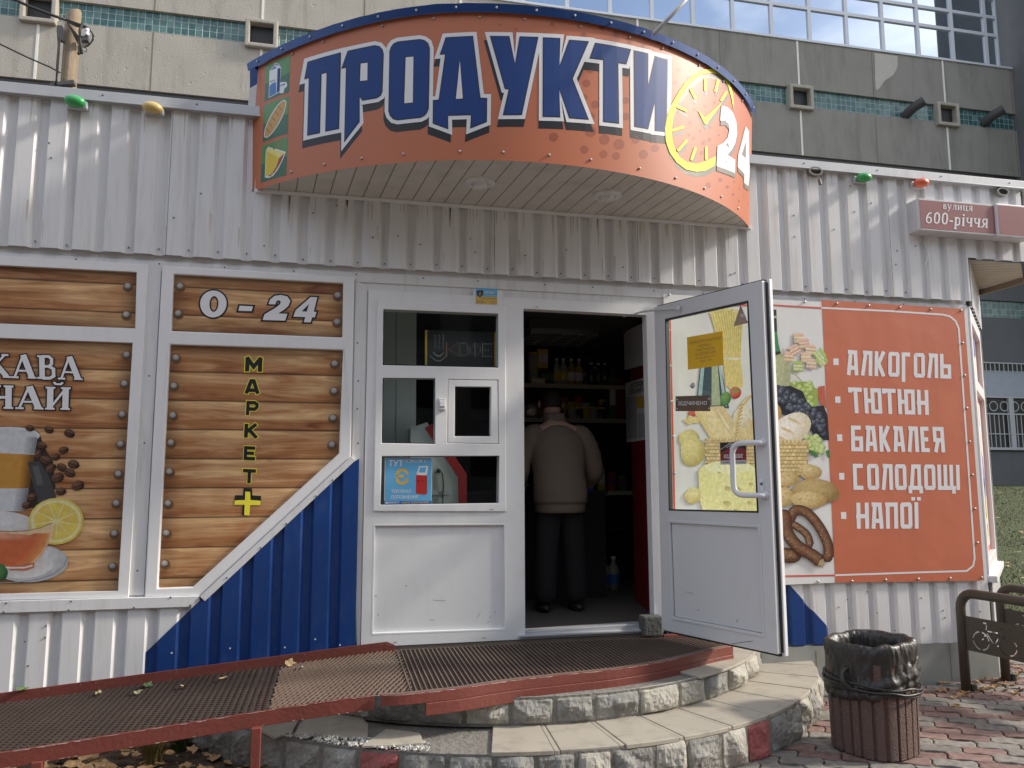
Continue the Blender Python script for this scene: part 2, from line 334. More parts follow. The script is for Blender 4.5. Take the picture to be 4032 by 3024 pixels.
def wood_mat(name, period, phase, x0, x1, z0, z1):
    """printed film showing brown planks laid across"""
    m = bpy.data.materials.new(name); m.use_nodes = True; t = m.node_tree; n = t.nodes; l = t.links; p = n['Principled BSDF']
    p.inputs['Roughness'].default_value = .38; p.inputs['Specular IOR Level'].default_value = .45
    tc = n.new('ShaderNodeTexCoord'); sx = n.new('ShaderNodeSeparateXYZ'); l.new(tc.outputs['Object'], sx.inputs[0])
    def mth(op, a, b=None, clamp=False):
        q = n.new('ShaderNodeMath'); q.operation = op; q.use_clamp = clamp
        for i, v in enumerate((a, b)):
            if v is None: continue
            if isinstance(v, (int, float)): q.inputs[i].default_value = v
            else: l.new(v, q.inputs[i])
        return q.outputs[0]
    zz = mth('DIVIDE', mth('SUBTRACT', sx.outputs[2], phase), period); fr = mth('FRACT', zz); idx = mth('FLOOR', zz)
    cv = n.new('ShaderNodeCombineXYZ'); l.new(mth('ADD', mth('MULTIPLY', sx.outputs[0], 1.1), mth('MULTIPLY', idx, 7.3)), cv.inputs[0]); l.new(mth('MULTIPLY', sx.outputs[2], 11.0), cv.inputs[2]); l.new(idx, cv.inputs[1])
    n1 = n.new('ShaderNodeTexNoise'); n1.inputs['Scale'].default_value = 1.6; n1.inputs['Detail'].default_value = 8; n1.inputs['Roughness'].default_value = .6; n1.inputs['Distortion'].default_value = 1.1; l.new(cv.outputs[0], n1.inputs[0])
    n2 = n.new('ShaderNodeTexNoise'); n2.inputs['Scale'].default_value = 2.3; n2.inputs['Detail'].default_value = 3; l.new(tc.outputs['Object'], n2.inputs[0])
    cv2 = n.new('ShaderNodeCombineXYZ'); l.new(mth('MULTIPLY', sx.outputs[0], 2.0), cv2.inputs[0]); l.new(mth('MULTIPLY', sx.outputs[2], 90.0), cv2.inputs[2]); l.new(idx, cv2.inputs[1])
    n3 = n.new('ShaderNodeTexNoise'); n3.inputs['Scale'].default_value = 1.4; n3.inputs['Detail'].default_value = 4; l.new(cv2.outputs[0], n3.inputs[0])
    # lighter towards the upper part of each plank, burnt towards its lower edge
    g = mth('ADD', mth('MULTIPLY', fr, .20), mth('ADD', mth('MULTIPLY', n1.outputs[0], .95), mth('ADD', mth('MULTIPLY', n2.outputs[0], .50), mth('MULTIPLY', n3.outputs[0], .20))))
    r = n.new('ShaderNodeValToRGB'); e = r.color_ramp.elements
    e[0].position = .36; e[0].color = (.10, .028, .008, 1); e[1].position = 1.12; e[1].color = (.78, .50, .24, 1)
    for pos, c in ((.57, (.205, .07, .026, 1)), (.74, (.40, .18, .072, 1)), (.90, (.58, .35, .175, 1))):
        q = e.new(pos); q.color = c
    l.new(mth('MULTIPLY', g, .86), r.inputs[0])
    ed = mth('MINIMUM', fr, mth('SUBTRACT', 1.0, fr)); line = mth('SUBTRACT', 1.0, mth('MULTIPLY', mth('SUBTRACT', 1.0, mth('MULTIPLY', ed, 22.0), True), .86))
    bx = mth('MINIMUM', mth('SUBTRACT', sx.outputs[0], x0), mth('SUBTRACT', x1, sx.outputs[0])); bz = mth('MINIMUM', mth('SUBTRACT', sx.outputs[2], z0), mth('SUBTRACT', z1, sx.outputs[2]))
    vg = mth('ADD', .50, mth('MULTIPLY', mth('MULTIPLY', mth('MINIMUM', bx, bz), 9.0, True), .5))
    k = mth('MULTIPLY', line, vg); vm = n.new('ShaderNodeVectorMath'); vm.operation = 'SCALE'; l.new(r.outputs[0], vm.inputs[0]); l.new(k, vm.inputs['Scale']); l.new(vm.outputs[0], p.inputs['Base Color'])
    return m
def stripes_mat(name, col, line, axis, period, width=.06, rough=.45, var=.1, dirt=.3):
    """boards with dark joints across the given direction"""
    m = mat(name, col, rough, var=var, dirt=dirt, dscale=(2, 2, 2), scale=3); t = m.node_tree; n = t.nodes; l = t.links; p = n['Principled BSDF']
    src = p.inputs['Base Color'].links[0].from_socket; tc = n.new('ShaderNodeTexCoord'); d = n.new('ShaderNodeVectorMath'); d.operation = 'DOT_PRODUCT'; d.inputs[1].default_value = axis; l.new(tc.outputs['Object'], d.inputs[0])
    a = n.new('ShaderNodeMath'); a.operation = 'DIVIDE'; a.inputs[1].default_value = period; l.new(d.outputs['Value'], a.inputs[0]); f = n.new('ShaderNodeMath'); f.operation = 'FRACT'; l.new(a.outputs[0], f.inputs[0])
    c = n.new('ShaderNodeMath'); c.operation = 'LESS_THAN'; c.inputs[1].default_value = width; l.new(f.outputs[0], c.inputs[0])
    mx = n.new('ShaderNodeMix'); mx.data_type = 'RGBA'; mx.inputs[7].default_value = line+(1,); l.new(c.outputs[0], mx.inputs[0]); l.new(src, mx.inputs[6]); l.new(mx.outputs[2], p.inputs['Base Color'])
    b = n.new('ShaderNodeBump'); b.invert = True; b.inputs['Strength'].default_value = .6; b.inputs['Distance'].default_value = .006; l.new(c.outputs[0], b.inputs['Height']); l.new(b.outputs[0], p.inputs['Normal'])
    return m
def block_glass_mat(name):
    """square glass blocks in pale mortar: tone changes from block to block"""
    m = bpy.data.materials.new(name); m.use_nodes = True; t = m.node_tree; n = t.nodes; l = t.links; p = n['Principled BSDF']
    tc = n.new('ShaderNodeTexCoord'); sx = n.new('ShaderNodeSeparateXYZ'); l.new(tc.outputs['Object'], sx.inputs[0]); cv = n.new('ShaderNodeCombineXYZ')
    l.new(sx.outputs[0], cv.inputs[0]); l.new(sx.outputs[2], cv.inputs[1])
    b = n.new('ShaderNodeTexBrick'); b.offset = 0; b.inputs['Scale'].default_value = 1; b.inputs['Mortar Size'].default_value = .008; b.inputs['Mortar Smooth'].default_value = .3
    b.inputs['Brick Width'].default_value = .2; b.inputs['Row Height'].default_value = .2; b.inputs['Mortar'].default_value = (.40, .44, .42, 1)
    b.inputs['Color1'].default_value = (.03, .105, .11, 1); b.inputs['Color2'].default_value = (.15, .27, .25, 1); b.inputs['Bias'].default_value = -.35
    l.new(cv.outputs[0], b.inputs[0]); n1 = n.new('ShaderNodeTexNoise'); n1.inputs['Scale'].default_value = 14; l.new(tc.outputs['Object'], n1.inputs[0])
    mx = n.new('ShaderNodeMix'); mx.data_type = 'RGBA'; mx.blend_type = 'OVERLAY'; mx.inputs[0].default_value = .5; l.new(b.outputs[0], mx.inputs[6]); l.new(n1.outputs[0], mx.inputs[7]); l.new(mx.outputs[2], p.inputs['Base Color'])
    p.inputs['Roughness'].default_value = .22
    bp = n.new('ShaderNodeBump'); bp.invert = True; bp.inputs['Strength'].default_value = .5; l.new(b.outputs['Fac'], bp.inputs['Height']); bp.inputs['Distance'].default_value = .02; l.new(bp.outputs[0], p.inputs['Normal'])
    return m
def concrete_mat(name, col, streak=.5, pits=True):
    m = mat(name, col, .9, var=.14, scale=1.3, dirt=streak, dcol=(col[0]*.45, col[1]*.44, col[2]*.42), dscale=(.9, .9, .16)); t = m.node_tree; n = t.nodes; l = t.links; p = n['Principled BSDF']
    tc = n.new('ShaderNodeTexCoord'); v = n.new('ShaderNodeTexNoise'); v.inputs['Scale'].default_value = 5.5; v.inputs['Detail'].default_value = 5; l.new(tc.outputs['Object'], v.inputs[0])
    r = n.new('ShaderNodeValToRGB'); r.color_ramp.elements[0].position = .28; r.color_ramp.elements[1].position = .36; l.new(v.outputs[0], r.inputs[0])
    w = n.new('ShaderNodeTexNoise'); w.inputs['Scale'].default_value = 22; w.inputs['Detail'].default_value = 6; l.new(tc.outputs['Object'], w.inputs[0])
    a = n.new('ShaderNodeMath'); a.operation = 'MULTIPLY_ADD'; a.inputs[1].default_value = .5; l.new(w.outputs[0], a.inputs[0]); l.new(r.outputs[0], a.inputs[2])
    b = n.new('ShaderNodeBump'); b.inputs['Strength'].default_value = .42; b.inputs['Distance'].default_value = .05; l.new(a.outputs[0], b.inputs['Height']); l.new(b.outputs[0], p.inputs['Normal'])
    return m
M = {}
M['white'] = mat('white_coated_metal', (.69, .69, .70), .36, var=.05, scale=2, dirt=.5, dcol=(.38, .34, .28), dscale=(9, 9, .7))
M['pvc'] = mat('white_pvc', (.76, .76, .77), .3, var=.03, scale=3, dirt=.16, dcol=(.42, .38, .32), dscale=(5, 5, 2))
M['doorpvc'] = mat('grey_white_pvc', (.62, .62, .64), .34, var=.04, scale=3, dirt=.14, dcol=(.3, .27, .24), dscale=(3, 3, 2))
M['blue'] = mat('blue_coated_metal', (.006, .042, .185), .36, var=.1, scale=3, dirt=.1, dcol=(.2, .25, .35), dscale=(9, 9, 4))
M['zinc'] = mat('zinc_flashing', (.50, .51, .53), .42, metal=.35, var=.12, scale=5, dirt=.3, dcol=(.25, .24, .23))
M['drip'] = mat('brown_drip_mark', (.54, .49, .42), .6, var=.15, scale=12)
M['screw'] = mat('screw_head', (.16, .16, .17), .5, metal=.6)
M['stain'] = mat('rust_stain', (.20, .16, .12), .8)
M['gasket'] = mat('black_rubber', (.015, .015, .016), .6)
M['plinth'] = mat('grey_plinth_tile', (.27, .28, .265), .62, var=.1, scale=2.5, dirt=.6, dcol=(.12, .11, .10), dscale=(3, 3, 2))
M['glass'] = glass_mat('clear_glass', (.93, .96, .95), 1.0)
M['doorglass'] = glass_mat('door_glass', (.95, .97, .95), 1.0)
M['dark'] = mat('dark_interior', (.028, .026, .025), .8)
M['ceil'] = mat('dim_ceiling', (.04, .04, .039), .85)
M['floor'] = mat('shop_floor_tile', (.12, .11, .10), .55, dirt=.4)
M['orange'] = mat('orange_vinyl', (.48, .15, .070), .44, var=.05, scale=2, bump=.04, bscale=4, spec=.5)
M['dots'] = mat('dark_orange_ink', (.33, .09, .042), .44, spec=.5)
M['navy'] = mat('blue_ink', (.008, .045, .20), .5, spec=.35)
M['ink'] = mat('black_ink', (.012, .013, .016), .4)
M['greyink'] = mat('grey_ink', (.20, .19, .16), .4)
M['whiteink'] = mat('white_ink', (.74, .74, .76), .38, var=.03)
M['yellow'] = mat('yellow_ink', (.86, .76, .05), .55, var=.03)
M['rim'] = mat('blue_rim_metal', (.012, .05, .19), .3, metal=.2, var=.15)
M['soffit'] = stripes_mat('soffit_boards', (.62, .60, .55), (.16, .15, .13), (.994, .108, 0), .108, .06)
M['soffit2'] = stripes_mat('porch_soffit_boards', (.50, .44, .38), (.16, .13, .10), (.35, .94, 0), .09, .09)
M['concrete'] = concrete_mat('facade_render', (.42, .39, .34), .75)
M['concrete_dark'] = concrete_mat('wing_render', (.13, .135, .145), .3)
M['concrete_shaded'] = concrete_mat('shaded_facade_render', (.27, .26, .235), .7)  # darker copy of the facade render, the wing's shade put into its colour
M['ventc'] = mat('vent_concrete', (.40, .37, .32), .9, bump=.5, bscale=20, dirt=.4)
M['blocks'] = block_glass_mat('glass_blocks')
M['mirror'] = mat('office_glass', (.66, .72, .78), .03, metal=1.0, var=.06, scale=.8)
M['alu'] = mat('window_aluminium', (.62, .65, .70), .4, metal=.1, var=.05)
M['darkalu'] = mat('dark_window_bar', (.07, .07, .075), .5)
M['plaster'] = mat('pale_plaster_patch', (.48, .46, .42), .9)
M['sealant'] = mat('white_sealant', (.78, .76, .70), .7)
M['wood_pole'] = mat('weathered_pole', (.24, .18, .12), .85, var=.3, scale=3, bump=.5, bscale=14, dirt=.7, dcol=(.62, .55, .42), dscale=(9, 9, .5))
M['black'] = mat('black_plastic', (.02, .02, .02), .5)
M['cable'] = mat('cable_black', (.03, .028, .026), .6)
M['red'] = mat('red_oxide_paint', (.175, .044, .033), .5, var=.14, scale=7, bump=.15, bscale=50, dirt=.35, dcol=(.11, .045, .035), dscale=(6, 6, 6))
M['chip'] = mat('bare_worn_edge', (.50, .40, .36), .6, var=.25, scale=20)
M['mesh'] = mat('rusty_mesh', (.052, .034, .028), .7, var=.35, scale=5, dirt=.3, dcol=(.09, .075, .05))
M['mesh2'] = mat('worn_mesh', (.17, .12, .095), .6, metal=.1, var=.3, scale=6)
M['tile'] = mat('beige_step_tile', (.39, .355, .295), .5, var=.10, scale=3, dirt=.75, dcol=(.2, .18, .15), dscale=(4, 4, 4))
M['stone'] = mat('grey_split_stone', (.25, .245, .225), .9, var=.4, scale=8, bump=.45, bscale=34, dirt=.85, dcol=(.085, .082, .078), dscale=(6, 6, 5))
M['stone2'] = mat('pale_split_stone', (.40, .38, .33), .9, var=.35, scale=8, bump=.45, bscale=34, dirt=.85, dcol=(.13, .125, .115), dscale=(6, 6, 5))
M['stonered'] = mat('red_painted_stone', (.30, .085, .08), .85, var=.35, scale=9, bump=.5, bscale=30, dirt=.8, dcol=(.20, .11, .10), dscale=(6, 6, 5))
M['mortar'] = mat('crumbling_mortar', (.19, .18, .16), .95, bump=.9, bscale=30, dirt=.5)
M['joint'] = mat('paving_joint_soil', (.13, .112, .095), .95, bump=.6, bscale=60)
M['paver'] = vcol_mat('paver_concrete', .85, .28, 24, .5)
M['soil'] = mat('brown_soil', (.085, .058, .042), .95, var=.3, scale=9, bump=.8, bscale=30)
M['lawn'] = mat('autumn_lawn_soil', (.055, .070, .024), .95, var=.3, scale=1.5, dirt=.4, dcol=(.085, .075, .035), dscale=(2, 2, 2))
M['blade'] = vcol_mat('grass_blade', .6, .2, 8)
M['leaf'] = vcol_mat('dry_leaf', .75, .25, 60)
M['bin'] = mat('brown_aggregate_concrete', (.135, .085, .072), .9, var=.3, scale=60, bump=.7, bscale=120, dirt=.4, dcol=(.05, .035, .03), dscale=(4, 4, 1))
M['bag'] = mat('black_bin_bag', (.028, .025, .023), .40, var=.3, bump=.25, bscale=34, spec=.5)
M['rack'] = mat('brown_painted_steel', (.072, .06, .046), .45, var=.2, scale=6, bump=.1)
M['socket'] = mat('dull_lamp_socket', (.17, .16, .15), .6, var=.2)
M['jacket'] = mat('beige_jacket_cloth', (.17, .132, .102), .9, var=.08, bump=.25, bscale=14)
M['trouser'] = mat('black_trouser_cloth', (.012, .012, .014), .9)
M['skin'] = mat('skin', (.45, .27, .2), .6)
M['hair'] = mat('dark_hair', (.015, .012, .01), .7)
M['shoe'] = mat('dark_shoe', (.02, .018, .018), .5)
M['brick'] = mat('grey_concrete_block', (.085, .088, .082), .95, var=.3, scale=20, bump=.6, bscale=40)
M['print'] = vcol_mat('printed_ink', .42, .14, 40)
M['printm'] = vcol_mat('printed_film', .38, .10, 30)
M['vinylw'] = mat('white_banner_vinyl', (.72, .72, .71), .42, var=.05, scale=2, bump=.4, bscale=2.2)
M['vinylo'] = mat('orange_banner_vinyl', (.53, .15, .078), .42, var=.08, scale=2, bump=.45, bscale=2.2)
M['redline'] = mat('red_line_ink', (.62, .09, .05), .45)
M['steel'] = mat('steel_eyelet', (.5, .5, .5), .35, metal=.8)
M['signred'] = mat('faded_maroon_face', (.28, .115, .115), .35, var=.06)
M['signbox'] = mat('sign_box_white', (.60, .60, .61), .4, dirt=.25)
M['handle'] = mat('white_handle', (.70, .71, .74), .3)
M['green'] = mat('green_ink', (.085, .25, .075), .38, spec=.6)
M['green2'] = mat('dark_green_ink', (.028, .13, .065), .38, spec=.6)
M['tan'] = mat('bread_ink', (.56, .32, .10), .4)
M['brownink'] = mat('brown_ink', (.36, .19, .06), .4)
M['cheese'] = mat('cheese_ink', (.72, .55, .06), .4)
M['cheese2'] = mat('pale_cheese_ink', (.80, .70, .24), .4)
M['redink'] = mat('dark_red_ink', (.36, .05, .03), .4)
M['midblue'] = mat('mid_blue_ink', (.05, .17, .48), .4)
for k, c in (('bulb_green', (.04, .36, .10)), ('bulb_yellow', (.62, .46, .16)), ('bulb_orange', (.70, .13, .05))): M[k] = mat(k, c, .3, spec=.6, dirt=.15)
M['paper'] = mat('yellow_paper', (.80, .46, .02), .7, var=.03)
M['brownfilm'] = mat('brown_film', (.14, .085, .055), .45, var=.3, scale=14)
M['maroon'] = mat('maroon_film', (.22, .02, .03), .4)
M['skyblue'] = mat('sky_blue_film', (.13, .42, .70), .35, var=.06)
M['goldink'] = mat('gold_ink', (.62, .42, .10), .5)
M['terminalred'] = mat('terminal_red', (.50, .03, .03), .35)
M['paleG'] = mat('pale_green_panel', (.66, .72, .69), .45, var=.05)
M['cabred'] = mat('fridge_red', (.20, .010, .015), .45)
M['paperw'] = mat('white_paper', (.60, .60, .60), .8)
# ================================================================ GROUND
def sheet(name, pts, m, kind='structure'):
    mb = MB(); mb.add(pts, [tuple(range(len(pts)))]); return tag(mb.build(name, m), kind=kind)
sheet('ground', [(-60, -60, -.03), (60, -60, -.03), (60, 1.2, -.03), (-60, 1.2, -.03)], M['joint'])
# lawn rising to the foot of the office building
mb = MB(); nx, ny = 60, 44
for i in range(nx+1):
    for j in range(ny+1):
        x = 3+i*.9; y = 1.2+j*.46; k = min(1, max(0, (y-1.6)/15.0))
        mb.v.append((x, y, -.03+k*k*(3-2*k)*1.26+.05*noise.noise(Vector((x*.6, y*.6, 0)))*(1 if j else 0)))
for i in range(nx):
    for j in range(ny):
        a = i*(ny+1)+j; mb.f.append((a, a+ny+1, a+ny+2, a+1)); mb.m.append(0); mb.c.append(None)
lawn = tag(mb.build('terrain', M['lawn'], smooth=True), kind='structure')
sheet('hill', [(-60, 1.2, -.034), (3.05, 1.2, -.034), (3.05, 60, -.034), (-60, 60, -.034)], M['soil'])
def lawn_z(x, y):
    k = min(1, max(0, (y-1.6)/15.0)); return -.03+k*k*(3-2*k)*1.26
mb = MB(); rg = random.Random(3)
for _ in range(9000):
    u = rg.uniform(3830, 4080); v = rg.uniform(1915, 2290); p = None
    y = rg.uniform(1.5, 15)**1.0; x = (y+CD)*rg.uniform(.88, 1.06)+rg.uniform(-.2, .2)
    z = lawn_z(x, y); h = rg.uniform(.015, .04); a = rg.uniform(0, 6.28); w = .008; dx, dy = math.cos(a), math.sin(a)
    t = rg.random(); c = (.045+.03*t, .068+.012*t, .020+.006*t)
    mb.add([(x-dy*w, y+dx*w, z), (x+dy*w, y-dx*w, z), (x+dx*h*.6, y+dy*h*.6, z+h)], [(0, 1, 2)], 0, c)
tag(mb.build('grass', M['blade']), kind='stuff')

# paving of interlocking wavy blocks, red and grey rows
def paver(mb, cx, cy, ang, z, col, L=.222, Wd=.112):
    n = 10; top = []
    amp = .012
    def edge(k): return amp*math.sin(k*2*math.pi)
    o = []
    for i in range(n): k = i/n; o.append((-L/2+L*k, -Wd/2+edge(k)))
    for i in range(n//2): k = i/(n//2); o.append((L/2-edge(k)*.7, -Wd/2+Wd*k))
    for i in range(n): k = 1-i/n; o.append((-L/2+L*k, Wd/2+edge(k)))
    for i in range(n//2): k = 1-i/(n//2); o.append((-L/2-edge(k)*.7, -Wd/2+Wd*k))
    c, s = math.cos(ang), math.sin(ang); rr = random.random
    tl = (rr()-.5)*.012, (rr()-.5)*.012; m = len(o); vs = []
    for sc, zz in ((.985, 0), (.965, .005), (.92, .007)):
        for x, y in o: vs.append((cx+c*x*sc-s*y*sc, cy+s*x*sc+c*y*sc, z+zz-.008+tl[0]*x+tl[1]*y))
    base = [(cx+c*x*.97-s*y*.97, cy+s*x*.97+c*y*.97, z-.03) for x, y in o]
    fs = [(k*m+i, k*m+(i+1) % m, (k+1)*m+(i+1) % m, (k+1)*m+i) for k in range(2) for i in range(m)]+[tuple(2*m+i for i in range(m))]
    mb.add(vs+base, fs+[(3*m+i, 3*m+(i+1) % m, (i+1) % m, i) for i in range(m)], 0, col)
mb = MB(); pa = R(-24); ca, sa = math.cos(pa), math.sin(pa)
for i in range(-6, 60):
    for j in range(-40, 44):
        lx = i*.226+(.113 if j % 2 else 0); ly = j*.116; x = 2.2+lx*ca-ly*sa; y = -1.0+lx*sa+ly*ca
        if not (1.2 < x < 8.6 and -3.0 < y < 2.6): continue
        if y > 1.1 and x < 6.1: continue
        if (x-1.25)**2+(y-.9)**2 < 2.2**2: continue
        if y > -.02 and x < 4.6+.9*(y+.05): continue
        if abs(x-3.9)+abs(y+2) > 6.5: continue
        red = (j//2) % 2 == 0
        if random.random() < .12: red = not red
        k = random.uniform(.8, 1.2); c = (.205*k, .132*k, .115*k) if red else (.205*k, .188*k, .168*k)
        paver(mb, x, y, pa, random.uniform(-.004, .004), c)
tag(mb.build('pavement', M['paver']), kind='structure')
sheet('path', [(-6, -2.6, -.012), (1.6, -2.6, -.012), (1.6, .0, -.012), (-6, .0, -.012)], M['soil'])

# ================================================================ SHOP BUILDING
shop = thing('shop_building', 'white corrugated metal corner shop with blue lower panels and an open glazed door', 'shop', (0, 0, 0))
PER, GRO = .1757, .086
def corr(mb, pl, s0, s1, zlo, zhi, phase, d=.032, dep=.024, mi=0, extra=(), lip=False):
    xs = []
    k = math.floor((s0-phase)/PER)-1
    while phase+k*PER < s1+PER:
        b = phase+k*PER
        xs += [(b, d), (b+.022, d-dep), (b+.064, d-dep), (b+.080, d)]; k += 1
    def dd(x):
        for (a, da), (b, db) in zip(xs, xs[1:]):
            if a <= x <= b: return da+(db-da)*(x-a)/max(1e-9, b-a)
        return d
    cut = sorted(set([s0, s1]+[x for x, _ in xs if s0 < x < s1]+[e for e in extra if s0 < e < s1]))
    for a, b in zip(cut, cut[1:]):
        la, ha, lb, hb = zlo(a+1e-6), zhi(a+1e-6), zlo(b-1e-6), zhi(b-1e-6)
        if ha-la < 1e-4 and hb-lb < 1e-4: continue
        ha = max(ha, la); hb = max(hb, lb)
        mb.add([pl.at((a, la), dd(a)), pl.at((b, lb), dd(b)), pl.at((b, hb), dd(b)), pl.at((a, ha), dd(a))], [(0, 1, 2, 3)], mi)
        if lip: mb.add([pl.at((a, la), dd(a)), pl.at((b, lb), dd(b)), pl.at((b, lb), dd(b)-.003), pl.at((a, la), dd(a)-.003)], [(3, 2, 1, 0)], mi)
def lin(*kn):
    def f(x):
        if x <= kn[0][0]: return kn[0][1]
        for (a, p), (b, q) in zip(kn, kn[1:]):
            if a <= x <= b: return p+(q-p)*(x-a)/max(1e-9, b-a)
        return kn[-1][1]
    return f
def screws(mb, pl, lst, r=.006, mi=1):
    for (s, z), d in lst:
        c = pl.at((s, z), d); n = 7; ring = [c+pl.e*r*math.cos(2*math.pi*i/n)+Vector((0, 0, r*math.sin(2*math.pi*i/n))) for i in range(n)]
        mb.add(ring+[q+pl.n*.004 for q in ring], [tuple(n+i for i in range(n))]+[(i, (i+1) % n, n+(i+1) % n, n+i) for i in range(n)], mi)
rg = random.Random(11)
ZF, ZT = 2.905, 3.89
PCH = Plane((4.905, 0), (.727, .686))            # angled corner of the shop
PC2 = Plane((5.465, 0), (.735, .68))             # angled corner of the roof fascia
CHL = 1.31
# upper cladding
mb = MB(); corr(mb, W0, -4.2, 4.905, lin((-4.2, 2.915), (0, 2.895), (2.3, 2.897), (4.9, 2.895)), lambda x: ZT, -1.868, .05, .027, lip=True)
corr(mb, W0, 4.905, 5.465, lambda x: 3.25, lambda x: ZT, -1.868, .05, .027)
sc = []
for k in range(-14, 36):
    x = -1.868+PER*k+.10
    if -4 < x < 5.4:
        if rg.random() < .75: sc.append(((x-.058, 2.935+rg.uniform(-.01, .01)), .027))
        for _ in range(rg.choice((0, 1, 1, 2))): sc.append(((x+rg.uniform(-.03, .05), rg.uniform(2.98, 3.85)), .051))
screws(mb, W0, sc, .0055)
def drips(mb, lst, d, mi):
    for x, z, w, h in lst:
        pts = [(x-w/2, z), (x+w/2, z), (x+w*.32, z-h*.55), (x+w*.1, z-h), (x-w*.14, z-h*.92), (x-w*.38, z-h*.5)]; mb.fill(W0, list(reversed(pts)), (), d, mi)
dl_ = []
for k in range(-12, 34):
    xf = -1.868+PER*k+.080
    if not -4 < xf < 5.2: continue
    under = -.5 < xf < 2.9
    for _ in range(3 if under else 1):
        if rg.random() < .75: dl_.append((xf+rg.uniform(.006, .085), (3.345 if under else 3.85), rg.uniform(.006, .016), rg.uniform(.05, .22)))
    if rg.random() < .5: dl_.append((xf+rg.choice((.006, .088)), rg.uniform(3.0, 3.2), rg.uniform(.005, .012), rg.uniform(.06, .2)))
drips(mb, dl_, .0506, 2)
for xs__ in (-1.15, .96, 2.02, 3.07, 4.12):
    k_ = round((xs__+1.868-.086)/PER); xx_ = -1.868+PER*k_+.086; mb.fill(W0, [(xx_, 2.90), (xx_+.003, 2.90), (xx_+.003, 3.86), (xx_, 3.86)], (), .0508, 1)
mb.build('upper_cladding', [M['white'], M['screw'], M['drip']], shop)
mb = MB(); corr(mb, PC2, 0, .58, lambda x: 3.25, lambda x: ZT, .03, .05, .026); mb.build('corner_fascia', M['white'], shop)
# roof cap
mb = MB()
for a, b, pl in ((-4.2, 5.485, W0), (.0, .6, PC2)):
    mb.slab(pl, [(a, 3.868), (b, 3.868), (b, 3.926), (a, 3.926)], (), .082, -.2, 0, True)
    mb.slab(pl, [(a, 3.853), (b, 3.853), (b, 3.8665), (a, 3.8665)], (), .089, -.02, 0, True)
screws(mb, W0, [((-4+.62*k+rg.uniform(-.05, .05), 3.897), .082) for k in range(16)], .007)
mb.build('roof_cap', [M['zinc'], M['screw']], shop, bevel=.004)
mb = MB(); mb.add([(-4.2, -.02, 3.87), (5.465, -.02, 3.87), (5.88, .38, 3.87), (5.88, 4.4, 3.87), (-4.2, 4.4, 3.87)], [(0, 1, 2, 3, 4)])
mb.build('roof', M['zinc'], shop)
# walls behind the cladding (with holes for windows and door)
winA = [(-420, 980), (584, 1041), (505, 2352), (-420, 2372)]
winB = [(638, 1046), (1396, 1090), (1381, 1800), (786, 2348), (568, 2351)]
unit = [(1451, 1141), (2024, 1172), (2603, 1205), (2614, 2490), (2028, 2519), (1421, 2549)]
mb = MB(); mb.slab(W0, [(-4.2, -.02), (4.9, -.02), (4.9, 3.86), (-4.2, 3.86)], [W0.pts(p) for p in (winA, winB, unit)], 0.0, -.09)
mb.add([(5.9, .9, -.02), (5.9, 4.4, -.02), (5.9, 4.4, 3.86), (5.9, .9, 3.86)], [(0, 1, 2, 3)]); mb.add([(-4.2, 0, 0), (-4.2, 4.4, 0), (-4.2, 4.4, 3.86), (-4.2, 0, 3.86)], [(0, 1, 2, 3)])
mb.add([(-4.2, 4.4, 0), (5.9, 4.4, 0), (5.9, 4.4, 3.86), (-4.2, 4.4, 3.86)], [(0, 1, 2, 3)])
mb.build('wall', M['white'], shop)
mb = MB(); mb.slab(W0, [(-4.2, 2.80), (4.9, 2.80), (4.9, 2.868), (-4.2, 2.868)], (), .012, 0); 
mb.slab(W0, W0.pts([(585, 1030), (637, 1032), (566, 2345), (508, 2345)], .013), (), .013, 0)
mb.slab(W0, W0.pts([(1400, 1100), (1447, 1135), (1419, 2545), (1404, 2548), (1386, 1800)], .012), (), .012, 0)
screws(mb, W0, [((-2+k*.42+rg.uniform(-.05, .05), 2.85), .012) for k in range(16)]+[(W0.px(u, v, .012), .012) for u, v in ((587, 1480), (569, 1744), (541, 2247), (1408, 1350), (1411, 1500), (1407, 1610), (1410, 1745))], .006)
mb.build('flashing', [M['white'], M['screw']], shop, bevel=.003)
# lower cladding: white, blue, plinth
bx = W0.px(572, 2570, .03); by = W0.px(800, 2352, .03); bz = W0.px(1395, 1806, .03); bb = W0.px(567, 2665, .03)
rb1 = W0.px(3110, 2305, .03); rb2 = W0.px(3265, 2475, .03)
zdiag = lin(bx, by, bz)
mb = MB()
corr(mb, W0, -4.2, W0.px(786, 2360, .03)[0], lambda x: .268 if x < bx[0] else max(.268, zdiag(x)), lin(W0.px(0, 2400, .03), W0.px(786, 2352, .03)), -1.79, extra=[bx[0]], lip=True)
mb.build('lower_cladding', [M['white'], M['screw']], shop)
mb = MB()
corr(mb, W0, 2.24, 4.905, lin((2.2, .335), (rb2[0]-1e-4, .325), (rb2[0], .295), (4.9, .26)) if 0 else (lambda x: .30-.022*(x-3.3) if x > rb2[0] else max(.3, lin(rb1, rb2)(x) if x > rb1[0] else 9)), lambda x: 2.80, 3.297, extra=[rb1[0], rb2[0]], lip=True)
screws(mb, W0, [((rg.uniform(3.55, 4.8), rg.uniform(.33, .68)), .033) for _ in range(14)]+[((rg.uniform(-2, -1.1), rg.uniform(.3, .8)), .033) for _ in range(10)], .005)
mb.build('lower_cladding', [M['white'], M['screw']], shop)
mb = MB()
corr(mb, W0, bx[0], W0.px(1404, 2300, .03)[0], lambda x: .33 if x < -.5 else .30, zdiag, -1.79, .0335, extra=[by[0]], lip=True)
mb.build('blue_cladding', M['blue'], shop); mb = MB()
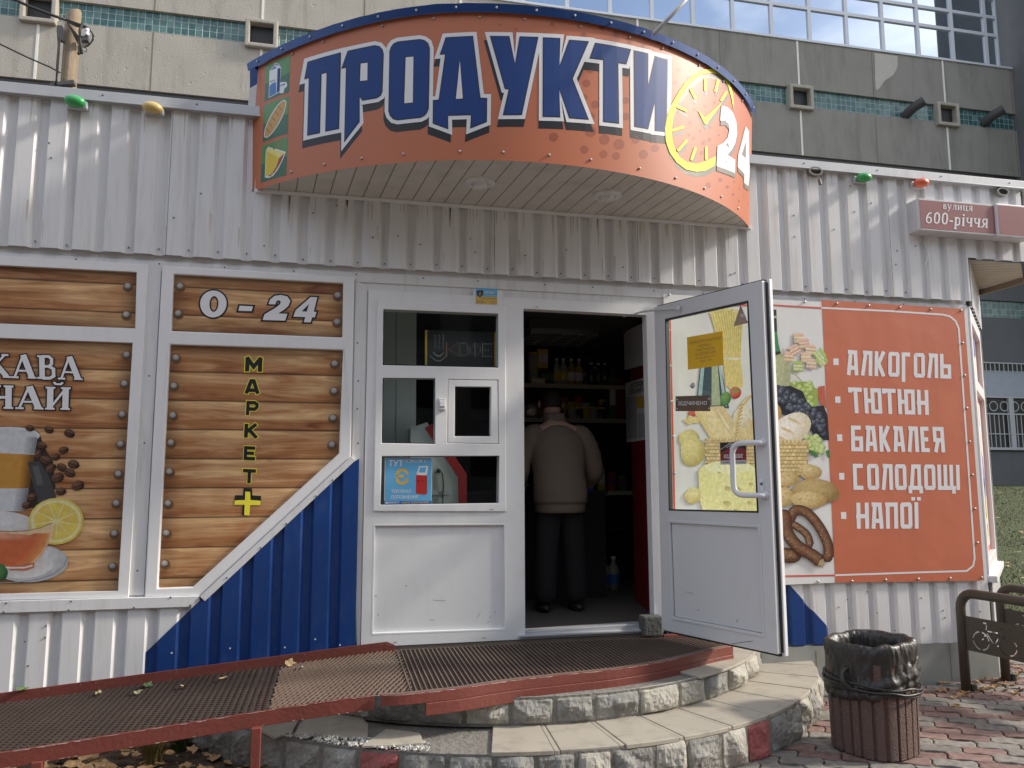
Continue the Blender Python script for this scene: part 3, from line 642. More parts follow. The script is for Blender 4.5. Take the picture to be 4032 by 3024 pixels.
corr(mb, W0, 2.24, rb2[0], lambda x: .315, lambda x: .73 if x < rb1[0] else lin(rb1, rb2)(x), 3.297, .0335, extra=[rb1[0]], lip=True)
screws(mb, W0, [((x, .48+rg.uniform(-.04, .05)), .034) for x in (-.93, -.6, -.28, -.1, .05)], .005, 1)
mb.build('blue_cladding', [M['blue'], M['whiteink']], shop)
mb = MB(); mb.slab(W0, [(2.2, -.03), (4.93, -.03), (4.93, .262), (3.35, .305), (2.2, .318)], (), .03, 0); mb.slab(W0, [(-4.2, -.03), (.1, -.03), (.1, .27), (-4.2, .27)], (), .02, 0)
mb.slab(PCH, [(.04, -.03), (CHL, -.03), (CHL, .25), (.04, .25)], (), .03, 0)
mb.build('plinth', M['plinth'], shop, bevel=.003)
mb = MB()
for x in (2.95, 3.38, 3.95, 4.5): mb.slab(W0, [(x, .0), (x+.006, .0), (x+.006, .27), (x, .27)], (), .0315, .02)
for x in (-1.9, -1.4, -.8): mb.slab(W0, [(x, .0), (x+.006, .0), (x+.006, .26), (x, .26)], (), .0215, .01)
mb.build('plinth_joint', M['stain'], shop)
mb = MB(); q = W0.pts([(-420, 2400), (0, 2367), (786, 2347), (745, 2390), (0, 2415), (-420, 2440)], .05); mb.slab(W0, q, (), .05, 0)
q = W0.pts([(1383, 1797), (1400, 1812), (806, 2368), (786, 2349)], .04); mb.slab(W0, q, (), .04, 0)
screws(mb, W0, [(W0.px(u, v, .05), .05) for u, v in ((15, 2410), (270, 2402), (528, 2392), (750, 2383), (25, 2375), (280, 2368), (672, 2352))]+[(W0.px(u, v, .04), .04) for u, v in ((893, 2275), (1026, 2157), (1128, 2062), (1244, 1953), (1310, 1890))], .006)
mb.build('sill_strip', [M['white'], M['screw']], shop, bevel=.004)
# plank period measured from the printed film
zA = W0.px(1000, 1471)[1]; zB = W0.px(1000, 2035)[1]; PP = (zA-zB)/5
def studs(mb, lst, r, d):
    for u, v in lst:
        blob(mb, W0, u+2, v+4, r*1.5, r*1.45, (.10, .05, .02), (.27, .12, .04), d, n=16, rings=3, wob=0, hl=(0, 0))
        blob(mb, W0, u, v, r, r, (.46, .44, .43), (.055, .05, .05), d+.0004, n=16, rings=5, wob=0, hl=(-.05, -.45))
def window_part(name, outer, holes, label=None):
    mb = MB(); mb.slab(W0, W0.pts(outer, .03), [W0.pts(h, .03) for h in holes], .03, -.05); w = mb.build(name, M['pvc'], shop, bevel=.007)
    return w
# ---- window A (coffee and tea print)
hA1 = [(-330, 1027), (538, 1071), (532, 1293), (-330, 1262)]; hA2 = [(-330, 1318), (522, 1350), (464, 2328), (-330, 2349)]
wa = window_part('window', winA, [hA1, hA2]); wa['label'] = 'window covered with coffee and tea print'
x0 = W0.px(-330, 1800)[0]; 
for h in (hA1, hA2):
    q = W0.pts(h, .0); z0 = min(p[1] for p in q); z1 = max(p[1] for p in q)
    mb = MB(); mb.fill(W0, q, (), .0); mb.build('window_film', wood_mat('plank_print', PP, zA, x0, max(p[0] for p in q), z0, z1), wa)
mb = MB()
studs(mb, c5((695, 315), (687, 470), (688, 688), (676, 845), (664, 1013), (655, 1175), (643, 1337), (632, 1497))+c6((663, 297), (653, 487)), 14, .001)
mb.build('printed_stud', M['printm'], wa)
mb = MB(); D_ = .0015; P3 = lambda *l: cA(*l)
cv = lambda p: cA(p)
def B(x, y, rx, ry, a, b, d, rot=0, **k): u, v = cA((x, y))[0]; blob(mb, W0, u, v, rx*.6328, ry*.6328, a, b, d, rot, **k)
def F(pts, col, d): mb.fill(W0, W0.pts(cA(*pts), d), (), d, 0, col)
# dark heap of beans behind the cup and the bag clip
F([(190, 520), (245, 560), (270, 640), (330, 740), (345, 900), (300, 1020), (140, 1030), (150, 800)], (.035, .025, .02), D_)
F([(-90, 535), (120, 530), (236, 560), (232, 600), (150, 1046), (-90, 1052)], (.55, .57, .60), D_+.0003)
for i in range(14):   # cup body: shaded print
    a = -90+(i)*22; t = i/13; g = .62-.36*t**2; 
    x1 = min(a+22, 232); k0 = max(0, (a-140)/92); k1 = max(0, (x1-140)/92)
F([(-90, 682), (214, 696), (182, 906), (-90, 906)], (.50, .25, .05), D_+.0006)
for i in range(6):
    t = i/5; xa = 214-(60-i*10); F([(xa-12, 694), (214, 696), (182, 906), (xa-40, 906)], (.44-.28*t, .21-.14*t, .04-.025*t), D_+.0007+.00008*i)
for i in range(5):
    t = i/4; xa = 232-(70-i*14); F([(xa, 585), (234, 590), (216, 690), (xa-14, 690)], (.46-.24*t, .48-.25*t, .5-.26*t), D_+.0007+.00008*i); F([(xa-55, 908), (181, 908), (152, 1044), (xa-80, 1044)], (.44-.26*t, .46-.27*t, .48-.28*t), D_+.0007+.00008*i)
for q in ribbon([(-90, 534), (60, 530), (150, 536), (220, 555), (242, 575), (232, 592)], 15): F(q, (.60, .62, .64), D_+.0013)
F([(172, 742), (245, 736), (305, 830), (352, 960), (300, 985), (238, 1000)], (.055, .055, .06), D_+.0014); F([(200, 770), (240, 765), (270, 880), (232, 890)], (.10, .10, .105), D_+.0016)
for i, (x, y, r) in enumerate([(305, 540, 31), (432, 563, 35), (395, 668, 32), (345, 710, 30), (458, 755, 37), (385, 775, 34), (435, 808, 36), (360, 838, 40), (485, 888, 41), (285, 732, 38), (262, 640, 30), (318, 780, 34), (378, 925, 34), (200, 960, 32), (240, 690, 30), (185, 530, 28), (165, 1010, 30)]):
    ro = random.uniform(-.7, .5); B(x, y, r, r*.74, (.16, .085, .05), (.022, .012, .010), D_+.0018+.00008*i, ro, wob=.02)
    dx, dy = math.cos(ro)*r*.75, math.sin(ro)*r*.75
    for q in ribbon([(x-dx, y-dy), (x+3, y+5), (x+dx, y+dy)], 5): F(q, (.012, .007, .006), D_+.0034)
# plates, tea and lemon
B(-20, 1130, 240, 84, (.66, .68, .70), (.52, .50, .48), D_+.0036, 0, wob=0)
B(190, 1372, 236, 118, (.62, .63, .64), (.40, .41, .43), D_+.0038, -.06, wob=0); B(150, 1385, 180, 80, (.56, .50, .46), (.58, .58, .58), D_+.0040, -.05, wob=0)
B(350, 1110, 172, 146, (.68, .58, .16), (.60, .50, .10), D_+.0048, -.1, wob=0); B(350, 1110, 158, 133, (.72, .66, .36), (.70, .64, .32), D_+.0050, -.1, wob=0)
for i in range(9):
    a = i*2*math.pi/9+.2; rr_ = lambda k, b: (350+138*k*math.cos(b), 1110+115*k*math.sin(b))
    F([rr_(.1, a+.35)]+[rr_(1, a+t*.110) for t in range(0, 7)], (.68-.02*(i % 2), .545-.02*(i % 3), .11), D_+.0052)
cupR = [(330, 1118), (326, 1165), (314, 1215), (292, 1268), (262, 1315), (228, 1355), (190, 1386), (150, 1402)]
teaR = [(306, 1182), (300, 1215), (280, 1264), (252, 1308), (220, 1345), (184, 1374), (146, 1388)]
F([(-90, 1166), (60, 1174), (160, 1170), (255, 1150)]+cupR+[(-90, 1408)], (.64, .40, .24), D_+.0058)
F([(60, 1174), (160, 1170), (255, 1150), (330, 1118), (326, 1165), (306, 1184), (200, 1214), (60, 1220)], (.68, .50, .30), D_+.00585)
F([(-90, 1210), (60, 1218), (160, 1212), (250, 1197)]+teaR+[(-90, 1392)], (.60, .26, .085), D_+.0059)
for i in range(7):
    t = (i+1)/8; F([(-90, 1210), (60, 1218), (160, 1212), (250-110*t, 1197+12*t)]+[(x-95*t, y) for x, y in teaR]+[(-90, 1392)], (.58-.08*t, .24-.13*t, .08-.035*t), D_+.00592+.00003*i)
B(30, 1210, 200, 22, (.62, .30, .18), (.50, .14, .07), D_+.0062, 0, wob=0)
F([(60, 1386), (214, 1366), (212, 1398), (160, 1416), (60, 1412)], (.48, .15, .09), D_+.0062); F([(-60, 1396), (150, 1394), (200, 1380), (204, 1390), (150, 1404), (-60, 1406)], (.68, .62, .58), D_+.0063)
for q in ribbon([(418, 1330), (400, 1385), (330, 1440), (240, 1470), (120, 1488), (-40, 1496)], 5): F(q, (.26, .27, .29), D_+.0047)
for q in ribbon([(-90, 1166), (60, 1174), (160, 1170), (255, 1150), (330, 1118)], 5): F(q, (.30, .20, .12), D_+.0064)
for q in ribbon([(332, 1118), (326, 1170), (312, 1218)], 6): F(q, (.76, .66, .50), D_+.0065)
B(5, 1428, 42, 52, (.07, .20, .06), (.02, .08, .03), D_+.0068)
mb.build('printed_picture', M['printm'], wa)
mb = MB(); k1 = cA((-78, 66), (508, 88), (512, 231), (-78, 214)); k2 = cA((-62, 262), (446, 278), (441, 417), (-62, 408))
for s, q in (('КАВА', k1), ('ЧАЙ', k2)):
    serif_text(mb, s, W0, q, .0078, 1, grow=.045, bold=1.15); serif_text(mb, s, W0, q, .0088, 0, bold=1.15)
mb.build('lettering', [M['whiteink'], M['ink']], wa)
# ---- window B (market print, cut off at an angle)
hB1 = [(683, 1079), (1351, 1115), (1348, 1328), (674, 1303)]; hB2 = [(669, 1356), (1351, 1378), (1334, 1786), (759, 2311), (620, 2317)]
wbn = window_part('window', winB, [hB1, hB2]); wbn['label'] = 'window with its lower corner cut off at an angle, covered with plank print'
for h in (hB1, hB2):
    q = W0.pts(h, .0); z0 = min(p[1] for p in q); z1 = max(p[1] for p in q)
    mb = MB(); mb.fill(W0, q, (), .0); mb.build('window_film', wood_mat('plank_print', PP, zA, min(p[0] for p in q), max(p[0] for p in q), z0, z1), wbn)
mb = MB()
studs(mb, c5((980, 315), (970, 463), (957, 705), (946, 858), (940, 1018), (930, 1167), (922, 1325), (914, 1498), (1838, 365), (1835, 510), (1822, 737), (1818, 885), (1813, 1033), (1807, 1178))+c6((966, 295), (957, 472)), 14, .001)
mb.build('printed_stud', M['printm'], wbn)
mb = MB()
for s, q, b in (('0', c5((1092, 335), (1240, 343), (1228, 485), (1088, 480)), .03), ('-', c5((1305, 420), (1378, 424), (1370, 450), (1298, 448)), .0), ('2', c5((1455, 358), (1590, 364), (1570, 502), (1438, 498)), .03), ('4', c5((1622, 370), (1728, 374), (1722, 512), (1600, 508)), .03)):
    qq = W0.pts(q, .002)
    if s == '-':
        mb.fill(W0, offset(qq, .011), (), .002, 1); mb.fill(W0, qq, (), .003, 0)
    else:
        sh = {'2': ([(.10, .62), (.14, .80), (.30, .95), (.55, 1.0), (.82, .95), (.97, .78), (.92, .58), (.76, .42), (.54, .27), (.92, .27), (.87, .0), (-.06, .0), (-.01, .22), (.42, .50), (.57, .64), (.58, .74), (.50, .79), (.41, .75), (.38, .62)], None),
              '4': ([(.66, 1.0), (1.0, 1.0), (.86, .42), (.99, .42), (.93, .20), (.80, .20), (.75, .0), (.44, .0), (.49, .20), (-.06, .20), (.0, .46)], [(.60, .72), (.53, .42), (.29, .42)]),
              '0': (ell(.5, .5, .50, .51, 28), ell(.52, .5, .17, .30, 20))}[s]
        o_ = [bil(qq, x, y) for x, y in sh[0]]; h_ = [bil(qq, x, y) for x, y in sh[1]] if sh[1] else None
        mb.fill(W0, offset(o_, .010), [offset(h_, -.009)] if (h_ and s == '0') else (), .002, 1); mb.fill(W0, o_, [h_] if h_ else (), .003, 0)
mb.build('lettering', [M['whiteink'], M['ink']], wbn)
mb = MB()
for s, x0_, y0_, x1_, y1_ in (('М', 1337, 700, 1430, 780), ('А', 1333, 820, 1418, 900), ('Р', 1340, 938, 1412, 1018), ('К', 1330, 1062, 1412, 1140), ('Е', 1327, 1184, 1398, 1262), ('Т', 1322, 1308, 1396, 1388)):
    q = c5((x0_, y0_), (x1_, y0_+3), (x1_-3, y1_), (x0_-4, y1_-2))
    qd_ = W0.pts(q, .002)
    for grow, dq, mi in ((.055, .002, 1), (0, .003, 0)):
        for kk, pts in enumerate({'М': [[(.13, 0), (.13, 1)], [(.87, 0), (.87, 1)], [(.08, 1), (.5, .34), (.92, 1)]], 'А': [[(.13, 0), (.44, .97)], [(.56, .97), (.87, 0)], [(.22, .24), (.78, .24)], [(.36, .9), (.64, .9)]], 'Р': [[(.16, 0), (.16, 1)], [(.1, .89), (.66, .89), (.84, .78), (.84, .58), (.66, .44), (.1, .44)]], 'К': [[(.15, 0), (.15, 1)], [(.2, .42), (.80, 1.0)], [(.34, .58), (.86, 0)]], 'Е': [[(.16, 0), (.16, 1)], [(.1, .88), (.9, .88)], [(.1, .5), (.82, .5)], [(.1, .12), (.92, .12)]], 'Т': [[(.5, 0), (.5, .9)], [(.02, .88), (.98, .88)]]}[s]):
            P_ = [Vector(p) for p in pts]
            if grow: P_[0] = P_[0]+(P_[0]-P_[1]).normalized()*grow; P_[-1] = P_[-1]+(P_[-1]-P_[-2]).normalized()*grow
            for qq_ in ribbon([tuple(p) for p in P_], .25+2*grow): mb.fill(W0, [bil(qd_, x, y) for x, y in qq_], (), dq+.00005*kk, mi)
for off, mi, d in ((-.001, 0, .0022), (0, 1, .0032)):
    pass
poly_px(mb, W0, c5((1326, 1412), (1372, 1414), (1374, 1452), (1422, 1456), (1420, 1506), (1362, 1506), (1360, 1562), (1318, 1560), (1322, 1502), (1274, 1504), (1280, 1452), (1324, 1452)), .0022, 0)
poly_px(mb, W0, c5((1336, 1432), (1362, 1434), (1364, 1478), (1420, 1482), (1418, 1506), (1362, 1506), (1359, 1562), (1330, 1560), (1332, 1504), (1276, 1504), (1278, 1480), (1334, 1478)), .0032, 1)
mb.build('vertical_lettering', [M['ink'], M['yellow']], wbn)
# ---- door unit: fixed window beside the door opening
pan = {'u': c7((162, 203), (832, 230), (832, 545), (158, 530)), 'm': c7((158, 605), (465, 607), (463, 990), (152, 985)), 'v': c7((538, 612), (832, 617), (836, 990), (535, 985)), 'l': c7((152, 1062), (838, 1060), (835, 1335), (145, 1345))}
low = [(1471, 2065), (1990, 2062), (1994, 2481), (1462, 2500)]
dopen = [(2061, 1215), (2545, 1240), (2578, 2472), (2068, 2508)]
mb = MB(); mb.slab(W0, W0.pts(unit, .02), [W0.pts(p, .02) for p in list(pan.values())+[low, dopen]], .02, -.06)
du = mb.build('door_frame', M['pvc'], shop, bevel=.005)
du['label'] = 'white plastic frame holding a fixed window and the doorway'
mb = MB(); so_ = c7((128, 155), (876, 188), (878, 1385), (103, 1383)); mb.slab(W0, W0.pts(so_, .032), [W0.pts(p, .032) for p in pan.values()], .032, .018)
mb.build('window_sash', M['pvc'], du, bevel=.005)
mb = MB(); mb.slab(W0, W0.pts(c7((540, 614), (830, 618), (834, 988), (537, 984)), .03), [W0.pts(c7((580, 655), (790, 658), (788, 945), (578, 945)), .03)], .03, -.02); mb.build('vent_frame', M['pvc'], du, bevel=.005)
for p in (pan['u'], pan['m'], pan['l'], c7((580, 655), (790, 658), (788, 945), (578, 945))):
    q = W0.pts(p, .0); mb = MB(); mb.slab(W0, offset(q, .004), (), .0, -.006, back=True); mb.build('glass_pane', M['glass'], du)
    mb = MB(); mb.slab(W0, offset(q, .0035), [offset(q, -.005)], .0195, .002); mb.build('glazing_gasket', M['gasket'], du)
mb = MB(); mb.slab(W0, offset(W0.pts(low, .0), .004), (), .0, -.02); mb.build('lower_panel', M['pvc'], du)
mb = MB(); q = W0.pts(low, .02); mb.slab(W0, offset(q, .004), [offset(q, -.010)], .021, .0); mb.build('panel_bead', M['pvc'], du, bevel=.003)
mb = MB(); q = W0.pts([(2068, 2486), (2577, 2452), (2578, 2472), (2068, 2508)], .01); mb.slab(W0, q, (), .01, -.08); 
mb.box((1.20, -.045, .462), (2.2, .07, .478)); mb.build('threshold', M['zinc'], du, bevel=.004)
mb = MB(); mb.slab(W0, W0.pts([(1421, 2551), (2028, 2521), (2614, 2492), (2614, 2515), (2028, 2545), (1421, 2576)], .012), (), .012, -.05); mb.build('base_strip', M['stain'], du)
# drain slots and dirt marks
mb = MB()
for u, v, w_, h_ in ((1557, 2529, 14, 4), (1905, 2512, 14, 4), (1529, 2013, 16, 4), (1935, 2006, 16, 4), (2113, 1209, 12, 4)):
    poly_px(mb, W0, [(u-w_/2, v-h_/2), (u+w_/2, v-h_/2-1), (u+w_/2, v+h_/2-1), (u-w_/2, v+h_/2)], .0335 if v < 2100 else .0215, 0)
for u, v, l, a in ((1885, 2420, 26, -1.0), (1930, 2430, 14, -.9), (1922, 2448, 12, -.6), (1730, 2363, 50, .05), (1700, 2440, 22, .1), (1490, 2420, 5, 0), (1480, 2345, 6, .4), (1600, 2305, 5, .2), (1950, 2410, 5, .8)):
    dx, dy = math.cos(a)*l/2, math.sin(a)*l/2
    for q in ribbon([(u-dx, v-dy), (u, v+2), (u+dx, v+dy)], 2.2 if l > 10 else 4): poly_px(mb, W0, q, .0012, 0)
mb.build('scuff', mat('grey_scuff', (.42, .40, .37), .7), du)
# ---- open door leaf
DP = Plane((2.155, -.15), (2.50-2.155, -.98+.15)); TH = .072
dl = [(2606, 2487), (3062, 2577), (2985, 1122), (2583, 1217)]
dg = cG((122, 187), (690, 62), (760, 1515), (148, 1500)); dpn = [(2636, 2055), (2988, 2075), (3006, 2500), (2650, 2432)]
qL = DP.pts(dl); sL = DP.px(3062, 2577)[0]; zt_ = 2.695; zb_ = .49
leaf = [(.0, zb_), (sL, zb_), (sL, zt_), (.0, zt_)]
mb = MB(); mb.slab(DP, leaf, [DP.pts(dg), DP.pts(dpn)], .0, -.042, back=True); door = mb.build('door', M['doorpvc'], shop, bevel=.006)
door['label'] = 'glazed white plastic door standing open'
mb = MB(); mb.slab(DP, [(.03, zb_-.012), (sL+.022, zb_-.012), (sL+.022, zt_+.012), (.03, zt_+.012)], [offset(DP.pts(dg), .05), DP.pts(dpn)], -.042, -TH, back=True); mb.build('door_rebate', M['pvc'], door, bevel=.004)
mb = MB(); mb.slab(DP, [(sL, zb_+.01), (sL+.012, zb_+.01), (sL+.012, zt_-.01), (sL, zt_-.01)], (), -.03, -.052, back=True); mb.slab(DP, [(0.01, zb_-.013), (sL, zb_-.013), (sL, zb_), (.01, zb_)], (), -.02, -.055, back=True)
mb.slab(DP, [(0.01, zt_), (sL, zt_), (sL, zt_+.01), (.01, zt_+.01)], (), -.02, -.055, back=True)
mb.build('door_seal', M['gasket'], door)
mb = MB(); q = DP.pts(dg); mb.slab(DP, offset(q, .004), (), -.028, -.036, back=True); mb.build('door_glass', M['doorglass'], door)
mb = MB(); mb.slab(DP, offset(q, .002), [offset(q, -.007)], .002, -.03); mb.build('glazing_gasket', M['gasket'], door)
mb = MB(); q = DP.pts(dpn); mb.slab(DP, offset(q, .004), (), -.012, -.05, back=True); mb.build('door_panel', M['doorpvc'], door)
mb = MB(); r3 = random.Random(6)
for pts, w in (([(2880, 2536), (2930, 2528), (2965, 2524)], 2.6), ([(2745, 2400), (2752, 2404)], 3), ([(2900, 2440), (2905, 2450)], 3), ([(2700, 2330), (2730, 2338)], 1.6), ([(2820, 2475), (2836, 2468)], 2)):
    for q4 in ribbon(pts, w): poly_px(mb, DP, q4, .0012 if pts[0][1] > 2500 else -.0108, 0)
mb.build('scuff', M['stain'], door)
mb = MB(); mb.slab(DP, offset(q, .014), [offset(q, -.006)], .006, -.02); mb.build('panel_bead', M['doorpvc'], door, bevel=.004)
mb = MB(); mb.slab(DP, offset(q, -.004), [offset(q, -.008)], -.0105, -.012); mb.build('panel_gap', M['gasket'], door)
# handle
h0 = DP.px(2996, 1743, .02); h1 = DP.px(3006, 1951, .02); hx = DP.px(2890, 1850, .07)[0]
def arc(a, b, c, n=6): return [a*(1-t)**2+b*2*t*(1-t)+c*t*t for t in (i/n for i in range(n+1))]
A = DP.at(h0, 0); Bq = DP.at((h0[0]-.01, h0[1]), .055); Cq = DP.at((hx+.07, h0[1]), .075); D1 = DP.at((hx, h0[1]), .08); E1 = DP.at((hx, h0[1]-.07), .08)
A2 = DP.at(h1, 0); B2 = DP.at((h1[0]-.01, h1[1]), .055); C2_ = DP.at((hx+.07, h1[1]), .075); D2 = DP.at((hx, h1[1]), .08); E2 = DP.at((hx, h1[1]+.07), .08)
mb = MB(); mb.tube([A, DP.at(h0, .03)]+arc(DP.at(h0, .03), Bq, Cq)+arc(Cq, D1, E1)+list(reversed(arc(C2_, D2, E2)))+list(reversed(arc(DP.at(h1, .03), B2, C2_)))+[A2], .0165, 10)
for h in (h0, h1): mb.tube([DP.at(h, -.001), DP.at(h, .009)], .025, 12)
mb.build('handle', M['handle'], door, smooth=True)
mb = MB(); lk = DP.pts(cG((775, 1290), (800, 1285), (806, 1372), (782, 1378))); mb.slab(DP, lk, (), .008, 0); c_ = DP.px(2999, 1905, .008); mb.tube([DP.at(c_, .002), DP.at(c_, .016)], .009, 8, 1); mb.build('lock_plate', [M['handle'], M['screw']], door, bevel=.003)
mb = MB()
for v in (1320, 1600, 1850, 2200, 2420):
    z = DP.px(3030, v)[1]; mb.slab(DP, [(sL-.001, z-.012), (sL+.004, z-.012), (sL+.004, z+.012), (sL-.001, z+.012)], (), -.026, -.046, back=True)
mb.build('strike_pin', M['screw'], door)
mb = MB(); a = DP.at(DP.px(2668, 1214, .03), .03); b = W0.at(W0.px(2525, 1228, .05), .05); c = W0.at(W0.px(2455, 1245, -.05), -.05)
mb.tube([a, (a+b)/2+Vector((0, 0, .004)), b], .008, 6); mb.tube([b, c], .008, 6); mb.tube([a-Vector((0, 0, .012)), a+Vector((0, 0, .016))], .016, 8); mb.build('closer_arm', M['doorpvc'], door)
# chamfered corner: cladding, printed window, porch soffit
mb = MB(); corr(mb, PCH, 0.0, CHL, lambda x: 2.87, lambda x: 3.25, .04, .04, .024, lip=True); corr(mb, PCH, 0.03, CHL, lambda x: .25, lambda x: .72, .04, .03, .02, lip=True); mb.build('corner_cladding', M['white'], shop)
mb = MB(); mb.slab(PCH, [(.0, .70), (CHL, .70), (CHL, 2.86), (.0, 2.86)], [[(.12, .86), (CHL-.1, .86), (CHL-.1, 2.2), (.12, 2.2)], [(.12, 2.3), (CHL-.1, 2.3), (CHL-.1, 2.75), (.12, 2.75)]], .02, -.05)
cw = mb.build('window', M['pvc'], shop, bevel=.005); cw['label'] = 'corner window covered with fruit print'
mb = MB(); mb.slab(PCH, [(-.01, .70), (CHL, .70), (CHL, .75), (-.01, .75)], (), .07, -.01); mb.build('corner_sill', M['white'], shop, bevel=.004)
mb = MB()
for a, b in ((.86, 2.2), (2.3, 2.75)):
    mb.fill(PCH, [(.12, a), (CHL-.1, a), (CHL-.1, b), (.12, b)], (), -.02, 0, (.62, .14, .08)); mb.fill(PCH, [(.17, a+.05), (CHL-.15, a+.05), (CHL-.15, b-.05), (.17, b-.05)], (), -.019, 0, (.66, .64, .62))
rg = random.Random(5)
for i in range(60):
    z = rg.uniform(.98, 2.7); s = rg.uniform(.3, CHL-.3)
    if 2.12 < z < 2.38: continue
    r_ = rg.uniform(.04, .09); c = (.62, .52, .16) if z < 1.35 else ((.20, .16, .38) if z < 1.6 or z > 2.4 else (.70, .55, .42))
    k = rg.uniform(.75, 1.25); mb.fill(PCH, [(s+r_*math.cos(t*.52), z+r_*1.4*math.sin(t*.52)) for t in range(12)], (), -.018+i*.0001, 0, tuple(min(1, q*k) for q in c))
mb.build('window_film', M['print'], cw)
mb = MB(); mb.add([(4.905, 0, 3.25), (5.465, 0, 3.25), (5.89, .39, 3.25), (5.86, .90, 3.25)], [(3, 2, 1, 0)]); mb.build('porch_soffit', M['soffit2'], shop)
mb = MB(); mb.slab(Plane((5.88, .36), (0, 1)), [(0, 3.2), (.56, 3.2), (.56, 3.28), (0, 3.28)], (), .02, -.02, 0, True); mb.build('soffit_edge', M['stain'], shop)
# interior shell
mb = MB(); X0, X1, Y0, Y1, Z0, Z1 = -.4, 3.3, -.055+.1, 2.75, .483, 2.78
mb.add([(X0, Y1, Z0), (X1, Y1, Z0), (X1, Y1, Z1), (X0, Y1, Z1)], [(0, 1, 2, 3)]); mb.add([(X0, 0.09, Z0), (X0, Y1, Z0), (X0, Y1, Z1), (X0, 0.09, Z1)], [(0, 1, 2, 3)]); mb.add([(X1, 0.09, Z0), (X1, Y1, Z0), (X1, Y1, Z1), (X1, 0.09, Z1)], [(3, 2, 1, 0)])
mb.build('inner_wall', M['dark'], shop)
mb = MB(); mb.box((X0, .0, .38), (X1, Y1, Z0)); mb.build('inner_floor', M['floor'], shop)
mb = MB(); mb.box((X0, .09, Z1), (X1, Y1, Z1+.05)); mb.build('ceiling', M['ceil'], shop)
# ================================================================ ROUNDED CANOPY SIGN
can = thing('canopy_sign', 'rounded orange canopy sign with big blue lettering above the shop door', 'shop sign', (1.21, 0, 3.36))
ZB, ZTP = 3.36, 4.27; CB = (1.212, 1.39, 2.28); CTp = (1.225, 1.375, 2.30)
def ztop(a):
    k = min(1, max(0, (-a-.25)/.65)); return ZTP-.065*k*k*(3-2*k)
def S(a, t, d=0.0):
    cx = CB[0]+(CTp[0]-CB[0])*t; cy = CB[1]+(CTp[1]-CB[1])*t; r = CB[2]+(CTp[2]-CB[2])*t+d
    return Vector((cx+r*math.sin(a), cy-r*math.cos(a), ZB+(ztop(a)-ZB)*t))
def s_px(u, v, d=0.0):
    a = (u-1950)/1000*.85; t = .5
    for _ in range(30):
        p = proj(S(a, t, d)); pa = proj(S(a+1e-4, t, d)); pt = proj(S(a, t+1e-4, d))
        j = ((pa[0]-p[0])/1e-4, (pt[0]-p[0])/1e-4, (pa[1]-p[1])/1e-4, (pt[1]-p[1])/1e-4); det = j[0]*j[3]-j[1]*j[2]
        if abs(det) < 1e-6: break
        du, dv = u-p[0], v-p[1]; da = (j[3]*du-j[1]*dv)/det; dt = (-j[2]*du+j[0]*dv)/det
        k = min(1, .25/max(1e-9, abs(da)), .5/max(1e-9, abs(dt))); a += da*k; t += dt*k
        a = max(-1.0, min(1.0, a))
        if abs(da)+abs(dt) < 1e-7: break
    return (a, t)
AL, AR = -math.asin((CB[0]+.605)/CB[2]), math.asin((3.03-CB[0])/CB[2])
def end_ang(t, left):       # keep the sheet's ends on the wall
    lo, hi = (.2, 1.2)
    for _ in range(40):
        m = (lo+hi)/2
        if S(m, t).y < .0: lo = m
        else: hi = m
    return -lo if left else lo
def curve_fill(mb, pts, d, mi=0, holes=(), col=None, step=.045):
    """flat outline in (angle, height) bent on to the sign"""
    k = 2.2; loops = [[(a*k, t*.84) for a, t in l] for l in [pts]+list(holes)]
    flat = [q for l in loops for q in l]; bm = bmesh.new(); vv = [bm.verts.new((q[0], q[1], 0)) for q in flat]
    for tri in tessellate_polygon([[Vector((q[0], q[1], 0)) for q in l] for l in loops]):
        try: bm.faces.new([vv[i] for i in tri])
        except ValueError: pass
    x0 = min(q[0] for q in flat); x1 = max(q[0] for q in flat); x = math.ceil(x0/(step*k))*step*k
    while x < x1:
        bmesh.ops.bisect_plane(bm, geom=bm.verts[:]+bm.edges[:]+bm.faces[:], plane_co=(x, 0, 0), plane_no=(1, 0, 0)); x += step*k
    bm.normal_update()
    for f in bm.faces:
        if f.calc_area() < 1e-9: continue
        co = [v.co for v in f.verts]
        if f.normal.z < 0: co.reverse()
        mb.add([S(c.x/k, c.y/.84, d*.35) for c in co], [tuple(range(len(co)))], mi, col)
    bm.free()
def spts(px, d=0.0): return [s_px(u, v, d) for u, v in px]
# backing board
mb = MB(); NA, NT = 72, 6; g = []
for j in range(NT+1):
    t = j/NT; a0, a1 = end_ang(t, True), end_ang(t, False); g.append([S(a0+(a1-a0)*i/NA, t) for i in range(NA+1)])
flat = [p for r_ in g for p in r_]
mb.add(flat, [(j*(NA+1)+i, j*(NA+1)+i+1, (j+1)*(NA+1)+i+1, (j+1)*(NA+1)+i) for j in range(NT) for i in range(NA)]); fb = mb.build('sign_board', M['orange'], can, smooth=True)
